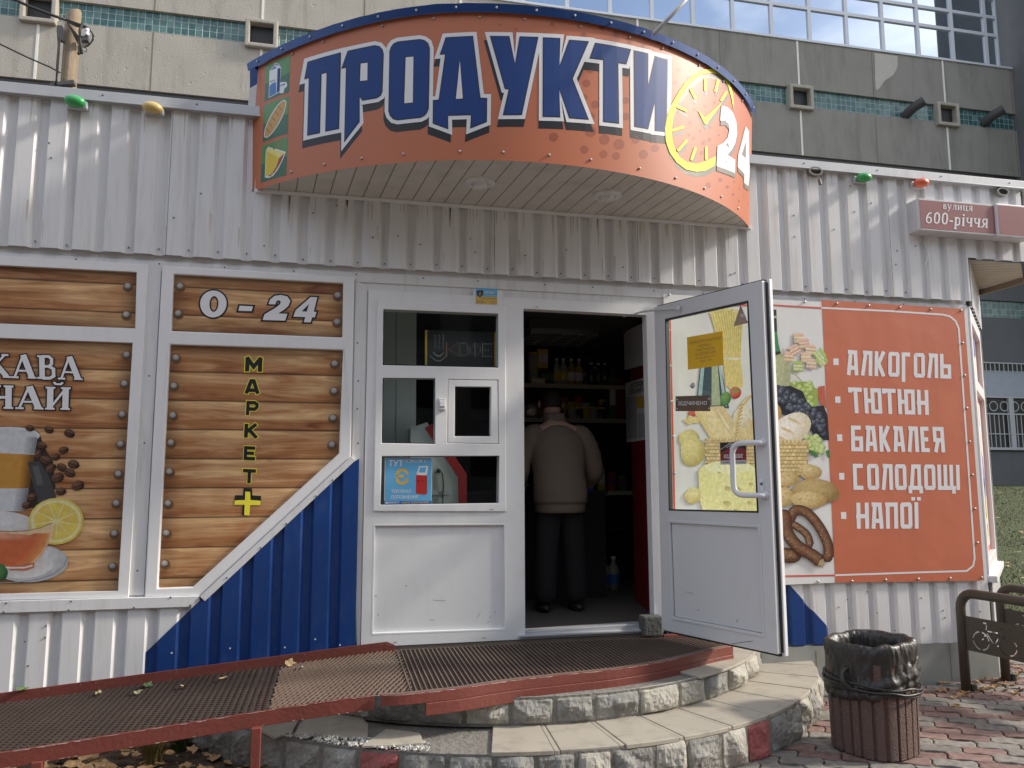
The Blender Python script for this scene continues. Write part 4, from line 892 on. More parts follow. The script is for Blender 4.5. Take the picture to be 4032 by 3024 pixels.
# blue rim on top, soffit below, end boards
mb = MB()
for lo, hi, d, t in ((-.012, .038, .03, 1.0),):
    a0, a1 = end_ang(1, True), end_ang(1, False)
    def Q(a, z, dd): p = S(a, 1.0, dd); return Vector((p.x, p.y, p.z+z))
    n = 72; A_ = [a0+(a1-a0)*i/n for i in range(n+1)]
    jit = [.004*noise.noise(Vector((i*.9, 0, 0))) for i in range(n+1)]
    vs = [Q(a, lo+jit[i], .022) for i, a in enumerate(A_)]+[Q(a, hi+jit[i], .032) for i, a in enumerate(A_)]+[Q(a, hi+.01, -.16) for a in A_]
    m = n+1; mb.add(vs, [(i, i+1, m+i+1, m+i) for i in range(n)]+[(m+i, m+i+1, 2*m+i+1, 2*m+i) for i in range(n)])
    screws_c = [Q(A_[i], (lo+hi)/2, .03) for i in range(2, n, 4)]
    for p in screws_c: mb.ball(p, .008, 4, 1)
mb.build('rim', [M['rim'], M['zinc']], can)
mb = MB(); n = 60; a0, a1 = end_ang(.0, True), end_ang(.0, False); arcp = [S(a0+(a1-a0)*i/n, 0.0, -.012) for i in range(n+1)]
mb.add([Vector((p.x, p.y, 3.372)) for p in arcp]+[Vector((3.0, -.04, 3.372)), Vector((-.58, -.04, 3.372))], [tuple(reversed(range(n+3)))]); mb.build('soffit', M['soffit'], can)
mb = MB(); mb.add([Vector((p.x, p.y, p.z-.01)) for p in [S(end_ang(1, True)+(end_ang(1, False)-end_ang(1, True))*i/n, 1.0, -.02) for i in range(n+1)]], [tuple(range(n+1))]); mb.build('top_sheet', M['zinc'], can)
mb = MB(); mb.box((-.555, -.065, 3.348), (2.99, -.045, 3.371)); mb.build('wall_trim', M['pvc'], can, bevel=.003)
# blue and white return at the left end, above the roof cap
mb = MB(); l0 = S(end_ang(1, True), 1.0); 
for mi, l_ in ((1, [(984, 274), (1018, 252), (1012, 331), (984, 348)]), (0, [(984, 348), (1012, 331), (1004, 438), (974, 438)])):
    mb.add([W0.at(W0.px(u, v, .07), .07) for u, v in l_], [(0, 3, 2, 1)], mi)
mb.build('end_board', [M['white'], M['rim']], can)
def ring_rivets(t, cnt, mb, a=-.82, b=.82):
    for i in range(cnt):
        p = S(a+(b-a)*(i+.5+random.uniform(-.2, .2))/cnt, t, .003); mb.ball(p, .0085, 4)
mb = MB(); ring_rivets(.055, 13, mb); ring_rivets(.965, 12, mb); mb.build('rivet', M['steel'], can)
# downlights under the canopy
for u, v in ((1890, 716), (2391, 766)):
    p = on_z(u, v, 3.37); mb = MB(); mb.lathe([(.095, .002), (.095, -.012), (.082, -.02), (.058, -.02), (.05, -.012), (.045, -.04), (.0, -.048)], 24, p); mb.build('downlight', M['white'], can, smooth=False, bevel=0)
# dots printed on the orange
mb = MB()
for (x, y, r) in [(845, 38, 23), (1353, 72, 30), (1500, 138, 32), (1643, 208, 31), (1812, 143, 26), (1165, 150, 31), (1200, 8, 29), (1933, 222, 24), (1678, 70, 24), (470, 92, 13), (310, 45, 13), (1195, 645, 40), (1285, 862, 40), (1240, 1140, 55), (1380, 1222, 52), (1530, 1270, 55), (1780, 1372, 46), (860, 1195, 46), (1175, 1322, 42), (1240, 500, 40), (1245, 985, 40), (1600, 820, 34), (1600, 985, 40), (1700, 1225, 40), (1370, 1370, 40), (1500, 1390, 40), (1772, 270, 26), (1178, 790, 30), (1900, 1310, 40), (2050, 290, 20), (2010, 560, 30), (2110, 640, 26), (2140, 510, 24), (2110, 1420, 40)]:
    u, v = cM((x, y))[0]; curve_fill(mb, spts(ell(u, v, r*.384, r*.384, 18), .0010), .0010, 0)
for (x, y, r) in [(545, 665, 14), (620, 735, 12), (540, 775, 20), (460, 700, 14), (505, 485, 14), (410, 515, 16), (375, 625, 20), (490, 800, 22), (530, 1170, 26), (635, 1125, 20), (695, 1185, 16), (745, 1250, 13), (795, 1310, 11), (270, 165, 20), (355, 235, 18), (590, 265, 16), (360, 730, 16), (320, 860, 18), (470, 890, 18), (870, 1330, 7), (755, 1140, 9), (800, 1205, 8), (835, 1260, 6), (400, 760, 16), (585, 450, 14)]:
    u, v = cK((x, y))[0]; curve_fill(mb, spts(ell(u, v, r*.40, r*.452, 16), .0010), .0010, 0)
mb.build('printed_dots', M['dots'], can)
# main lettering, traced outlines
LT = {
 0: (cL, [(165, 432), (497, 338), (490, 640), (478, 1110), (348, 1135), (362, 530), (298, 548), (282, 1152), (163, 1178), (180, 585), (135, 598)], []),
 1: (cL, [(575, 320), (850, 262), (895, 272), (925, 305), (935, 350), (922, 730), (905, 770), (868, 794), (725, 820), (690, 772), (688, 1040), (540, 1240), (560, 480), (515, 490)], [[(700, 440), (782, 430), (780, 622), (692, 632)]]),
 2: (cL, [(1005, 320), (1020, 275), (1045, 243), (1085, 225), (1310, 200), (1355, 210), (1390, 238), (1407, 290), (1396, 900), (1380, 945), (1355, 975), (1315, 996), (1085, 1021), (1040, 1010), (1008, 975), (994, 930)], [[(1160, 375), (1252, 368), (1245, 850), (1145, 860)]]),
 3: (cL, [(1578, 182), (1850, 168), (1925, 800), (1993, 803), (1990, 1040), (1832, 1102), (1840, 968), (1592, 975), (1595, 1110), (1448, 1056), (1450, 825), (1508, 820), (1575, 345), (1522, 348)], [[(1720, 400), (1757, 810), (1672, 815)]]),
 4: (cM, [(213, 168), (400, 170), (462, 460), (515, 172), (695, 178), (528, 967), (345, 968), (405, 707), (362, 700)], []),
 5: (cM, [(755, 182), (920, 190), (914, 485), (1020, 207), (1211, 222), (1046, 600), (1209, 1015), (1022, 1000), (912, 692), (919, 990), (752, 985)], []),
 6: (cM, [(1285, 238), (1642, 303), (1598, 447), (1513, 434), (1521, 1055), (1370, 1038), (1371, 405), (1233, 388)], []),
 7: (cM, [(1683, 315), (1820, 345), (1824, 690), (1896, 373), (2021, 405), (2010, 1142), (1898, 1130), (1894, 830), (1820, 1112), (1690, 1087)], []),
}
mbS, mbW, mbK, mbB, mbH = MB(), MB(), MB(), MB(), MB()
for i, (c, o, hs) in LT.items():
    px = c(*o); e = i*.00025
    solid = px if i else cL((165, 432), (497, 338), (490, 640), (478, 1110), (163, 1178), (180, 585), (135, 598))
    wpx = offset(solid, 17.5); spx = [(u-5+(3 if i > 4 else 0), v+31) for u, v in offset(solid, 17)]
    curve_fill(mbS, spts(spx), .0016+e*.5, 0)
    # join between the white outline and its drop shade
    n = len(wpx)
    curve_fill(mbW, spts(wpx), .0042+e, 0); curve_fill(mbK, spts(offset(px, 2.6)), .0066+e, 0)
    hp = [c(*h) for h in hs]
    curve_fill(mbB, spts(offset(px, -1.2)), .0090, 0, [spts(offset(h, 1.2)) for h in hp])
    for h in hp: curve_fill(mbH, spts(offset(h, -2.6)), .0094, 0)
mbS.build('letter_shade', M['ink'], can); mbW.build('letter_outline', M['whiteink'], can); mbK.build('letter_edge', M['ink'], can); mbB.build('lettering', M['navy'], can); mbH.build('letter_counter', M['whiteink'], can)
# clock and 24
mb = MB()
ringo = [(590, 918), (583, 1000), (500, 1045), (420, 1055), (330, 1035), (250, 975), (190, 890), (155, 790), (148, 680), (165, 580), (205, 470), (260, 370), (320, 280), (400, 205), (480, 167), (560, 155), (620, 170), (670, 210), (710, 280), (735, 360), (746, 450), (741, 505), (728, 420), (700, 315), (660, 243), (610, 205), (550, 192), (480, 205), (420, 240), (350, 310), (290, 400), (245, 500), (217, 600), (206, 700), (216, 790), (240, 870), (280, 930), (340, 970), (420, 985), (500, 962)]
curve_fill(mb, spts([(u+3, v+20) for u, v in cK(*ringo)]), .0015, 1); curve_fill(mb, spts(cK(*ringo)), .0105, 0)
for a, b in (((498, 250), (498, 340)), ((610, 262), (588, 350)), ((680, 362), (640, 430)), ((372, 335), (410, 410)), ((265, 492), (330, 520)), ((215, 695), (305, 665)), ((265, 865), (335, 785)), ((380, 945), (412, 850)), ((507, 845), (507, 940))):
    pa_, pb_ = cK(a, b); dv = Vector(pb_)-Vector(pa_); an = math.atan2(dv.y, dv.x); r_ = 5.6
    cap = [(pb_[0]+r_*math.cos(an+t), pb_[1]+r_*math.sin(an+t)) for t in (-1.5, -.75, 0, .75, 1.5)]+[(pa_[0]-r_*math.cos(an+t), pa_[1]-r_*math.sin(an+t)) for t in (-1.5, -.75, 0, .75, 1.5)]
    curve_fill(mb, spts([(u+3, v+18) for u, v in cap]), .0022, 1); curve_fill(mb, spts(cap), .0105, 0)
hand = [(430, 515), (497, 582), (640, 450), (628, 478), (528, 612), (516, 640), (496, 642), (482, 618)]
curve_fill(mb, spts([(u+2, v+20) for u, v in cK(*hand)]), .0024, 1); curve_fill(mb, spts(cK(*hand)), .0106, 0)
mb.build('clock_print', [M['yellow'], M['greyink']], can)
mb = MB(); two = [(640, 480), (690, 490), (738, 540), (768, 620), (775, 720), (760, 800), (730, 862), (690, 907), (758, 950), (755, 1067), (595, 1005), (604, 830), (650, 806), (690, 762), (708, 690), (700, 640), (672, 610), (627, 610), (632, 540)]
four = [(848, 658), (878, 700), (880, 975), (887, 1005), (883, 1100), (872, 1180), (833, 1150), (838, 1075), (778, 1010), (785, 900)]; f4 = [(850, 790), (850, 938), (815, 905)]
for o_, h_ in ((two, None), (four, f4)):
    curve_fill(mb, spts([(u+1, v+19) for u, v in cK(*o_)]), .0112, 1); curve_fill(mb, spts(cK(*o_)), .0120, 0, [spts(cK(*h_))] if h_ else [])
mb.build('number_lettering', [M['whiteink'], M['greyink']], can)
# three food pictograms on green squares
mb = MB(); NM = ['green', 'green2', 'whiteink', 'midblue', 'navy', 'tan', 'brownink', 'cheese', 'cheese2', 'redink']
def f(pts, mi, d): curve_fill(mb, spts(cQ(*pts)), d, mi)
for sq, lo in (([(268, 215), (537, 95), (520, 505), (252, 612)], [(262, 412), (340, 400), (430, 335), (527, 295), (520, 505), (252, 612)]), ([(248, 650), (520, 545), (505, 955), (232, 1052)], [(241, 850), (330, 830), (420, 770), (512, 742), (505, 955), (232, 1052)]), ([(228, 1095), (505, 990), (490, 1410), (210, 1495)], [(221, 1290), (300, 1275), (400, 1230), (497, 1198), (490, 1410), (210, 1495)])):
    f(sq, 0, .0015); f(lo, 1, .0022)
f([(300, 570), (308, 275), (360, 215), (362, 192), (412, 197), (417, 212), (437, 240), (424, 402), (455, 393), (495, 397), (501, 440), (470, 470), (460, 515), (428, 520), (420, 508), (386, 524)], 2, .003)
f([(367, 200), (410, 205), (411, 218), (366, 215)], 3, .0036); f([(318, 272), (362, 222), (390, 240), (330, 268)], 3, .0036); f([(396, 250), (430, 242), (417, 498), (388, 514)], 4, .0036); f([(308, 440), (340, 410), (381, 396), (381, 520), (306, 560)], 3, .0037)
f([(410, 440), (475, 410), (478, 425), (415, 445)], 3, .0038)
f(ell(370, 797, 232, 62, 28, R(-62)), 2, .003); f(ell(370, 797, 220, 52, 28, R(-62)), 5, .0036)
for x, y in ((425, 680), (390, 735), (352, 795), (318, 858), (290, 922)): f([(x-24, y-25), (x-10, y-22), (x+24, y+22), (x+22, y+28), (x-2, y+14)], 6, .0042)
f([(270, 1140), (295, 1100), (345, 1115), (352, 1135), (370, 1120), (487, 1155), (450, 1250), (400, 1350), (350, 1415), (300, 1440), (257, 1435), (262, 1300)], 2, .003)
f([(277, 1142), (300, 1112), (471, 1168), (416, 1220), (350, 1200)], 8, .0036); f([(277, 1146), (416, 1222), (385, 1310), (340, 1390), (264, 1422)], 7, .0037); f([(471, 1170), (418, 1222), (385, 1312), (338, 1392), (285, 1420), (320, 1420), (370, 1370), (430, 1270)], 9, .0037)
mb.build('pictogram', [M[k] for k in NM], can)
mb = MB()
for i, q in enumerate([[(318, 400), (318, 380), (322, 390), (327, 378), (328, 398)], [(334, 396), (334, 376), (337, 376), (337, 395)], [(343, 394), (343, 373), (346, 373), (346, 390), (352, 388), (352, 391)], [(357, 388), (357, 368), (360, 368), (360, 387)], [(360, 380), (369, 366), (372, 366), (364, 377), (373, 384), (369, 385)]]): curve_fill(mb, spts(cQ(*q)), .0044, 0)
mb.build('carton_lettering', M['navy'], can)
# leaning rod behind the canopy
rod = thing('steel_rod', 'thin bare steel rod leaning up from the top edge of the orange canopy sign', 'rod', tuple(on_z(2585, 120, 4.22)))
mb = MB(); a = on_z(2585, 122, 4.21); pl = Plane((a.x, a.y), (1, 0)); b = pl.at(pl.px(2790, -95, -.02), -.02); mb.tube([a-(b-a)*.05, b], .013, 8); mb.build('rod', M['zinc'], rod, smooth=True)

# ================================================================ PRODUCE BANNER
ban = thing('banner', 'orange and white vinyl banner with food pictures listing the goods in white block letters', 'banner', (3.6, -.06, .7))
d0 = .052
wl = [(2612, 1158), (3240, 1179), (3293, 2293), (2660, 2318)]; ol = cb((325, 112), (1100, 160), (1211, 1640), (399, 1651))
TL = W0.px(2612, 1158, d0)
mb = MB(); q = W0.pts([wl[0], ol[1], ol[2], (3290, 2294), (2660, 2322)], d0); mb.slab(W0, q, (), d0, d0-.004, 0, True); mb.build('sheet', M['vinylw'], ban)
def wavy(mb, quad, d, nx, nz, amp, mi=0):
    q = W0.pts(quad, d); vs = []
    for j in range(nz+1):
        for i in range(nx+1):
            p = bil(q, i/nx, j/nz); e = min(i, nx-i, 6)/6*min(1, min(j, nz-j)/5)
            vs.append(W0.at(p, d+.001+amp*max(0, noise.noise(Vector((p[0]*2.2+p[1]*1.4, p[1]*2.2-p[0]*.9, 3)))+.35)*.0+.0))
    mb.add(vs, [(j*(nx+1)+i, j*(nx+1)+i+1, (j+1)*(nx+1)+i+1, (j+1)*(nx+1)+i) for j in range(nz) for i in range(nx)], mi)
mb = MB(); mb.fill(W0, W0.pts(ol, d0+.001), (), d0+.001); mb.build('orange_field', M['vinylo'], ban)
mb = MB()
for q in ribbon(cb((325, 155), (700, 173), (985, 192), (1025, 202), (1055, 228), (1072, 268), (1116, 900), (1158, 1520), (1150, 1560), (1115, 1588), (900, 1594), (399, 1611)), 7.0): poly_px(mb, W0, q, d0+.002)
mb.build('border_line', M['whiteink'], ban)
mb = MB()
for q in ribbon([(2659, 2238), (2653, 1900), (2646, 1600), (2640, 1400), (2636, 1205)], 8)+ribbon([(2636, 1205)]+cb((40, 139), (325, 156)), 6)+ribbon([(2659, 2262)]+cb((110, 1616), (399, 1611)), 6): poly_px(mb, W0, q, d0+.002)
mb.build('red_line', M['redline'], ban)
mb = MB()
for s, q in (('АЛКОГОЛЬ', ((465, 385), (1028, 408), (1031, 541), (462, 521))), ('ТЮТЮН', ((475, 588), (905, 603), (909, 738), (484, 728))), ('БАКАЛЕЯ', ((484, 796), (988, 804), (998, 942), (487, 936))), ('СОЛОДОЩІ', ((494, 1004), (1075, 1010), (1079, 1147), (499, 1146))), ('НАПОЇ', ((514, 1216), (850, 1214), (853, 1357), (517, 1358)))):
    block_text(mb, s, W0, cb(*q), d0+.002)
for a in (((388, 431), (417, 431), (418, 467), (389, 466)), ((398, 637), (427, 638), (428, 673), (399, 672)), ((409, 844), (437, 844), (438, 881), (410, 880)), ((420, 1054), (448, 1054), (449, 1091), (421, 1090)), ((430, 1267), (459, 1267), (460, 1305), (431, 1304))): poly_px(mb, W0, cb(*a), d0+.002)
mb.build('lettering', M['whiteink'], ban)
# food pictures
mb = MB(); dB = d0+.0022; LAY = [0]
def lay(): LAY[0] += 1; return dB+.000008*LAY[0]
def bl(c, x, y, rx, ry, a, b, rot=0, **k):
    u, v = c((x, y))[0]; sc = .5725 if c is cG else .6936; blob(mb, W0, u, v, rx*sc, ry*sc, a, b, lay(), rot, **k)
def ff(c, pts, col): mb.fill(W0, W0.pts(c(*pts), d0), (), lay(), 0, col)
rg = random.Random(21)
# dry pasta bundle
ff(cG, [(425, 130), (520, 112), (640, 128), (660, 150), (640, 450), (655, 640), (600, 700), (540, 640), (518, 450)], (.74, .62, .20))
for i in range(26):
    t = i/25; c = (.80, .70, .30) if i % 2 else (.62, .48, .12); xa = 428+t*225; xb = 520+t*118; xc = 538+t*118; ya = 150-30*math.sin(t*3.14)+rg.uniform(-8, 8)
    for q in ribbon([(xa, ya), (xb, 455), (xc, 650)], 5): ff(cG, q, c)
    bl(cG, xa, ya, 8, 7, (.85, .78, .42), (.6, .45, .12), n=8, rings=2)
for q in ribbon([(520, 458), (640, 460)], 12): ff(cG, q, (.72, .70, .62))
# blue bottle
ff(cG, [(365, 470), (490, 470), (520, 600), (560, 800), (440, 790), (338, 720)], (.035, .07, .09)); ff(cG, [(370, 480), (392, 480), (372, 720), (345, 712)], (.34, .50, .52)); ff(cG, [(440, 480), (480, 480), (500, 780), (438, 780)], (.40, .46, .30)); ff(cG, [(484, 490), (500, 500), (545, 790), (520, 770)], (.42, .56, .58))
# vegetables
bl(cG, 535, 735, 36, 52, (.16, .34, .08), (.04, .16, .03), .3); bl(cG, 606, 692, 37, 42, (.70, .14, .08), (.42, .03, .02)); ff(cG, [(570, 660), (600, 668), (620, 650), (610, 675), (640, 685), (606, 690), (590, 705), (596, 682)], (.16, .34, .08))
bl(cG, 305, 835, 26, 30, (.62, .12, .05), (.4, .04, .02))
for i in range(22): a = rg.uniform(0, 6.28); bl(cG, 300+45*math.cos(a)*rg.random(), 885+28*math.sin(a)*rg.random(), 26, 8, (.80, .70, .34), (.62, .48, .14), rg.uniform(-.6, .6), n=10, rings=2)
# baguettes, basket handle and loaves in the basket
ff(cG, [(320, 828), (360, 815), (470, 985), (520, 1040), (460, 1050), (400, 960)], (.74, .60, .26)); ff(cG, [(350, 815), (440, 790), (590, 1010), (560, 1050), (480, 1030)], (.78, .66, .36))
ff(cG, [(440, 788), (520, 785), (600, 900), (610, 1010), (580, 1010)], (.70, .56, .30)); ff(cG, [(470, 790), (560, 930), (590, 990), (520, 900)], (.80, .72, .5))
bl(cG, 690, 980, 90, 110, (.74, .60, .32), (.56, .40, .16)); bl(cG, 650, 860, 60, 90, (.80, .76, .62), (.66, .58, .38), .4)
for k in (0, 14):
    for q in ribbon([(592+k, 1015), (600+k, 900), (630+k, 790), (690+k, 720), (760+k, 700), (840+k, 760)], 14): ff(cG, q, (.62, .46, .20) if k else (.76, .62, .34))
for i in range(10):
    t = i/9; x = 596+12*math.sin(t*3)+t*40; ff(cG, [(x-8, 1000-t*220), (x+18, 985-t*220), (x+18, 992-t*220), (x-8, 1008-t*220)], (.50, .34, .12))
# round rolls
bl(cG, 285, 1015, 72, 70, (.72, .64, .28), (.44, .36, .10)); bl(cG, 310, 1095, 86, 106, (.76, .68, .30), (.48, .40, .12)); 
for _ in range(30): bl(cG, 310+rg.uniform(-70, 70), 1090+rg.uniform(-85, 85), rg.uniform(2, 5), rg.uniform(2, 4), (.42, .36, .14), (.46, .38, .14), n=6, rings=1)
# wicker basket
bx0, bx1 = 392, 1090
def basket(c, x0_, x1_, y0_, y1_, t0, t1):
    ff(c, [(x0_, y0_), (x1_, y0_), (x1_-t1, y1_), (x0_+t0, y1_)], (.40, .29, .11))
    rows = 9; cols = int((x1_-x0_)/22)
    for r_ in range(rows):
        for k in range(cols):
            ya = y0_+(y1_-y0_)*r_/rows; xa = x0_+(x1_-x0_)*(k+.5*(r_ % 2))/cols; w = (x1_-x0_)/cols*.92
            if xa+w > x1_: continue
            g_ = rg.uniform(.8, 1.15); ff(c, [(xa, ya+3), (xa+w*.5, ya), (xa+w, ya+3), (xa+w, ya+(y1_-y0_)/rows-5), (xa, ya+(y1_-y0_)/rows-5)], (.70*g_, .55*g_, .28*g_))
    for k in range(cols*2): xa = x0_+(x1_-x0_)*k/cols/2; ff(c, [(xa, y0_-6), (xa+14, y0_-10), (xa+20, y0_+4), (xa+4, y0_+8)], (.76, .62, .34) if k % 2 else (.56, .42, .18))
basket(cG, 390, 1000, 1015, 1230, 12, 0); 
# cheese wheel with holes
ff(cG, [(345, 1230), (385, 1190), (470, 1165), (650, 1160), (720, 1195), (770, 1240), (790, 1400), (780, 1600), (400, 1600), (355, 1420)], (.80, .76, .36)); ff(cG, [(385, 1192), (470, 1167), (650, 1162), (720, 1197), (745, 1225), (560, 1250), (430, 1240)], (.84, .82, .52))
for x, y, rx, ry in ((553, 1353, 26, 18), (545, 1455, 30, 19), (625, 1355, 24, 12), (712, 1322, 15, 14), (495, 1243, 14, 8), (700, 1450, 18, 12), (608, 1500, 20, 8)): bl(cG, x, y, rx, ry, (.50, .42, .18), (.68, .62, .26), .3, n=14, rings=3)
bl(cG, 310, 1400, 54, 60, (.76, .68, .34), (.56, .46, .16), .6)
# right part, beside the orange field
ff(cR, [(-60, 52), (22, 58), (26, 182), (-60, 182)], (.03, .03, .03)); ff(cR, [(-60, 182), (26, 182), (34, 250), (44, 292), (-60, 312)], (.04, .26, .10)); ff(cR, [(-60, 312), (44, 292), (58, 330), (-60, 350)], (.02, .03, .02)); ff(cR, [(-60, 96), (24, 92), (24, 106), (-60, 110)], (.42, .40, .38))
ff(cR, [(-60, 340), (40, 310), (70, 318), (104, 380), (100, 500), (-60, 520)], (.40, .42, .24)); ff(cR, [(0, 350), (36, 322), (70, 330), (60, 480), (10, 490)], (.46, .48, .28)); bl(cR, 5, 412, 20, 30, (.16, .03, .04), (.06, .01, .02))
for q in ribbon([(10, 345), (40, 320), (60, 280), (66, 340)], 5): ff(cR, q, (.52, .48, .30))
for q in ribbon([(104, 400), (135, 430), (170, 468)], 6): ff(cR, q, (.40, .42, .18))
for x, y, a in ((95, 330, .1), (150, 225, 0), (180, 255, -.1), (130, 290, -.5), (215, 290, .1), (190, 335, .0), (145, 385, .05), (220, 370, .1), (275, 350, .9), (265, 320, .9)):
    w_, h_ = 58, 46; c_, s_ = math.cos(a), math.sin(a); rr = lambda px, py: (x+px*c_-py*s_, y+px*s_+py*c_)
    cols = [(.66, .46, .36), (.76, .68, .46), (.58, .36, .30), (.72, .64, .38), (.58, .40, .34)] if a < .5 and y < 380 else [(.34, .50, .14), (.74, .70, .50), (.40, .56, .18), (.72, .62, .40), (.36, .48, .14)]
    for k, cc in enumerate(cols): ff(cR, [rr(-w_/2, -h_/2+k*h_/5), rr(w_/2, -h_/2+k*h_/5), rr(w_/2, -h_/2+(k+1)*h_/5), rr(-w_/2, -h_/2+(k+1)*h_/5)], tuple(v_*rg.uniform(.9, 1.12) for v_ in cc))
    ff(cR, [rr(-w_/2, -h_/2), rr(w_/2, -h_/2), rr(w_*.3, -h_*.75), rr(-w_*.65, -h_*.75)], tuple(v_*1.15 for v_ in cols[0]))
# wine glass cut by the orange field
ff(cR, [(258, 495), (296, 488), (306, 620), (272, 590), (256, 540)], (.50, .12, .07))
ff(cR, [(100, 470), (190, 465), (255, 510), (260, 590), (200, 640), (120, 560)], (.30, .40, .08))
for _ in range(34): bl(cR, rg.uniform(110, 245), rg.uniform(472, 610), 15, 15, (.56, .66, .26), (.24, .36, .06), n=10, rings=3)
ff(cR, [(-40, 500), (100, 490), (170, 520), (210, 610), (290, 600), (312, 660), (322, 800), (250, 790), (180, 690), (60, 650), (-40, 640)], (.012, .014, .025))
for _ in range(95):
    t = rg.random(); x = -30+t*330+rg.uniform(-10, 10); y = 525+max(0, t-.25)*250+rg.uniform(-38, 62)*(1 if t > .3 else .9)
    if x > 312: x = 300
    bl(cR, x, y, 18, 18, (.10, .12, .17), (.008, .009, .016), n=12, rings=4)
    bl(cR, x-5, y-6, 3.5, 2.6, (.5, .54, .60), (.25, .28, .34), n=6, rings=1)
for x, y in ((205, 800), (225, 790), (250, 800), (235, 825), (262, 820), (285, 838), (255, 850), (228, 850), (280, 860), (215, 825), (250, 780), (200, 780), (268, 800)): bl(cR, x, y, 19, 19, (.60, .70, .32), (.28, .40, .08), n=12, rings=4)
ff(cR, [(205, 850), (240, 862), (262, 890), (240, 896), (228, 880), (212, 872)], (.05, .20, .05)); ff(cR, [(300, 860), (322, 850), (326, 905), (308, 890)], (.05, .20, .06))
# loaf and dark bun over the basket
bl(cR, -5, 650, 60, 66, (.66, .46, .18), (.46, .28, .09)); bl(cR, 115, 728, 112, 82, (.86, .83, .74), (.66, .58, .40), -.45, wob=.02); 
for x, y in ((128, 690), (90, 745), (55, 790)): bl(cR, x, y, 46, 9, (.62, .48, .24), (.74, .64, .44), .45, n=14, rings=2)
basket(cR, -60, 206, 806, 1000, 0, 10)
for x, y, rx, ry, ro in ((215, 977, 68, 44, .15), (90, 1018, 66, 45, -.25), (250, 1088, 134, 70, .1), (70, 1120, 56, 56, 0), (206, 1138, 102, 50, .05)):
    dk = 1 if rx > 120 else 0; bl(cR, x, y, rx, ry, (.66, .52, .26) if not dk else (.52, .38, .17), (.42, .28, .10) if not dk else (.27, .17, .06), ro)
    for _ in range(16): a = rg.uniform(0, 6.28); k = rg.random()**.5*.8; bl(cR, x+rx*k*math.cos(a), y+ry*k*math.sin(a), rg.uniform(2, 5), rg.uniform(2, 4), (.34, .22, .08), (.36, .24, .09), n=6, rings=1)
# smoked sausages
def sausage(pts, w):
    pts = [Vector(p) for p in pts]; fine = []
    for i in range(len(pts)-1):
        p0 = pts[max(0, i-1)]; p1 = pts[i]; p2 = pts[i+1]; p3 = pts[min(len(pts)-1, i+2)]
        for k in range(6): t = k/6; fine.append(.5*((2*p1)+(-p0+p2)*t+(2*p0-5*p1+4*p2-p3)*t*t+(-p0+3*p1-3*p2+p3)*t*t*t))
    fine.append(pts[-1])
    for k, (ww, cc, o_) in enumerate(((1, (.055, .024, .014), 0), (.86, (.10, .042, .02), -.03), (.62, (.155, .068, .032), -.07), (.34, (.21, .10, .05), -.12))):
        for q in ribbon([(p.x+o_*w, p.y+o_*w) for p in fine], w*ww): ff(cR, q, tuple(v_*rg.uniform(.85, 1.15) for v_ in cc))
        for e in (fine[0], fine[-1]): bl(cR, e.x+o_*w, e.y+o_*w, w*ww/2, w*ww/2, cc, cc, n=14, rings=2, wob=0)
    for _ in range(60):
        p = rg.choice(fine); bl(cR, p.x+rg.uniform(-.28, .2)*w, p.y+rg.uniform(-.28, .2)*w, rg.uniform(2.5, 6.5), rg.uniform(1.5, 4), (.36, .26, .17), (.22, .11, .055), rg.uniform(0, 3), n=7, rings=1)
sausage([(125, 1280), (190, 1330), (212, 1390)], 44); sausage([(20, 1440), (90, 1452), (125, 1450)], 84)
sausage([(95, 1250), (128, 1196), (195, 1212), (262, 1288), (310, 1385), (316, 1462)], 58); sausage([(70, 1225), (80, 1320), (140, 1400), (215, 1445), (262, 1478)], 70)
ff(cR, [(262, 1480), (285, 1470), (292, 1505), (276, 1526), (268, 1505), (250, 1512)], (.40, .30, .17))
mb.build('food_picture', M['print'], ban)
mb = MB()
for q in cb((50, 112), (233, 122), (408, 131), (582, 142), (752, 152), (919, 163), (1085, 169), (1092, 346), (1104, 523), (1116, 701), (1131, 883), (1146, 1064), (1160, 1248), (1173, 1433), (1197, 1623), (1025, 1627), (851, 1631), (674, 1636), (490, 1642), (306, 1645), (120, 1648))+[(2627, 1230), (2634, 1300), (2638, 1440), (2643, 1580), (2650, 1718), (2656, 1862), (2635, 1160)]:
    p = W0.px(q[0], q[1], d0+.002); c = W0.at(p, d0+.002); mb.ball(c, .0095, 5)
mb.build('eyelet', M['steel'], ban, smooth=True)
# ================================================================ SMALL THINGS ON THE WALL
# oval coloured lamps under the roof cap
def oval(u, v, m, label, tilt=0.0):
    p = W0.at(W0.px(u, v, .12), .12); t = thing('oval_lamp', label, 'lamp', tuple(p), 'oval lamps under the roof cap', 0)
    mb = MB(); mb.ball((p.x, p.y, p.z), (.063, .045, .036), 10); b = mb.build('lamp_cover', M[m], t, smooth=True); b.rotation_euler = (0, R(tilt), 0)
    mb = MB(); mb.box((p.x-.058, -.085, p.z-.03), (p.x+.062, -.048, p.z+.026)); mb.build('lamp_base', M['zinc'], t, bevel=.008)
oval(295, 399, 'bulb_green', 'green oval lamp near the wooden pole', 5); oval(600, 424, 'bulb_yellow', 'cream yellow oval lamp between the green lamp and the canopy', 5)
oval(3402, 699, 'bulb_green', 'green oval lamp on the wall right of the canopy'); oval(3628, 720, 'bulb_orange', 'orange red oval lamp above the maroon street sign')
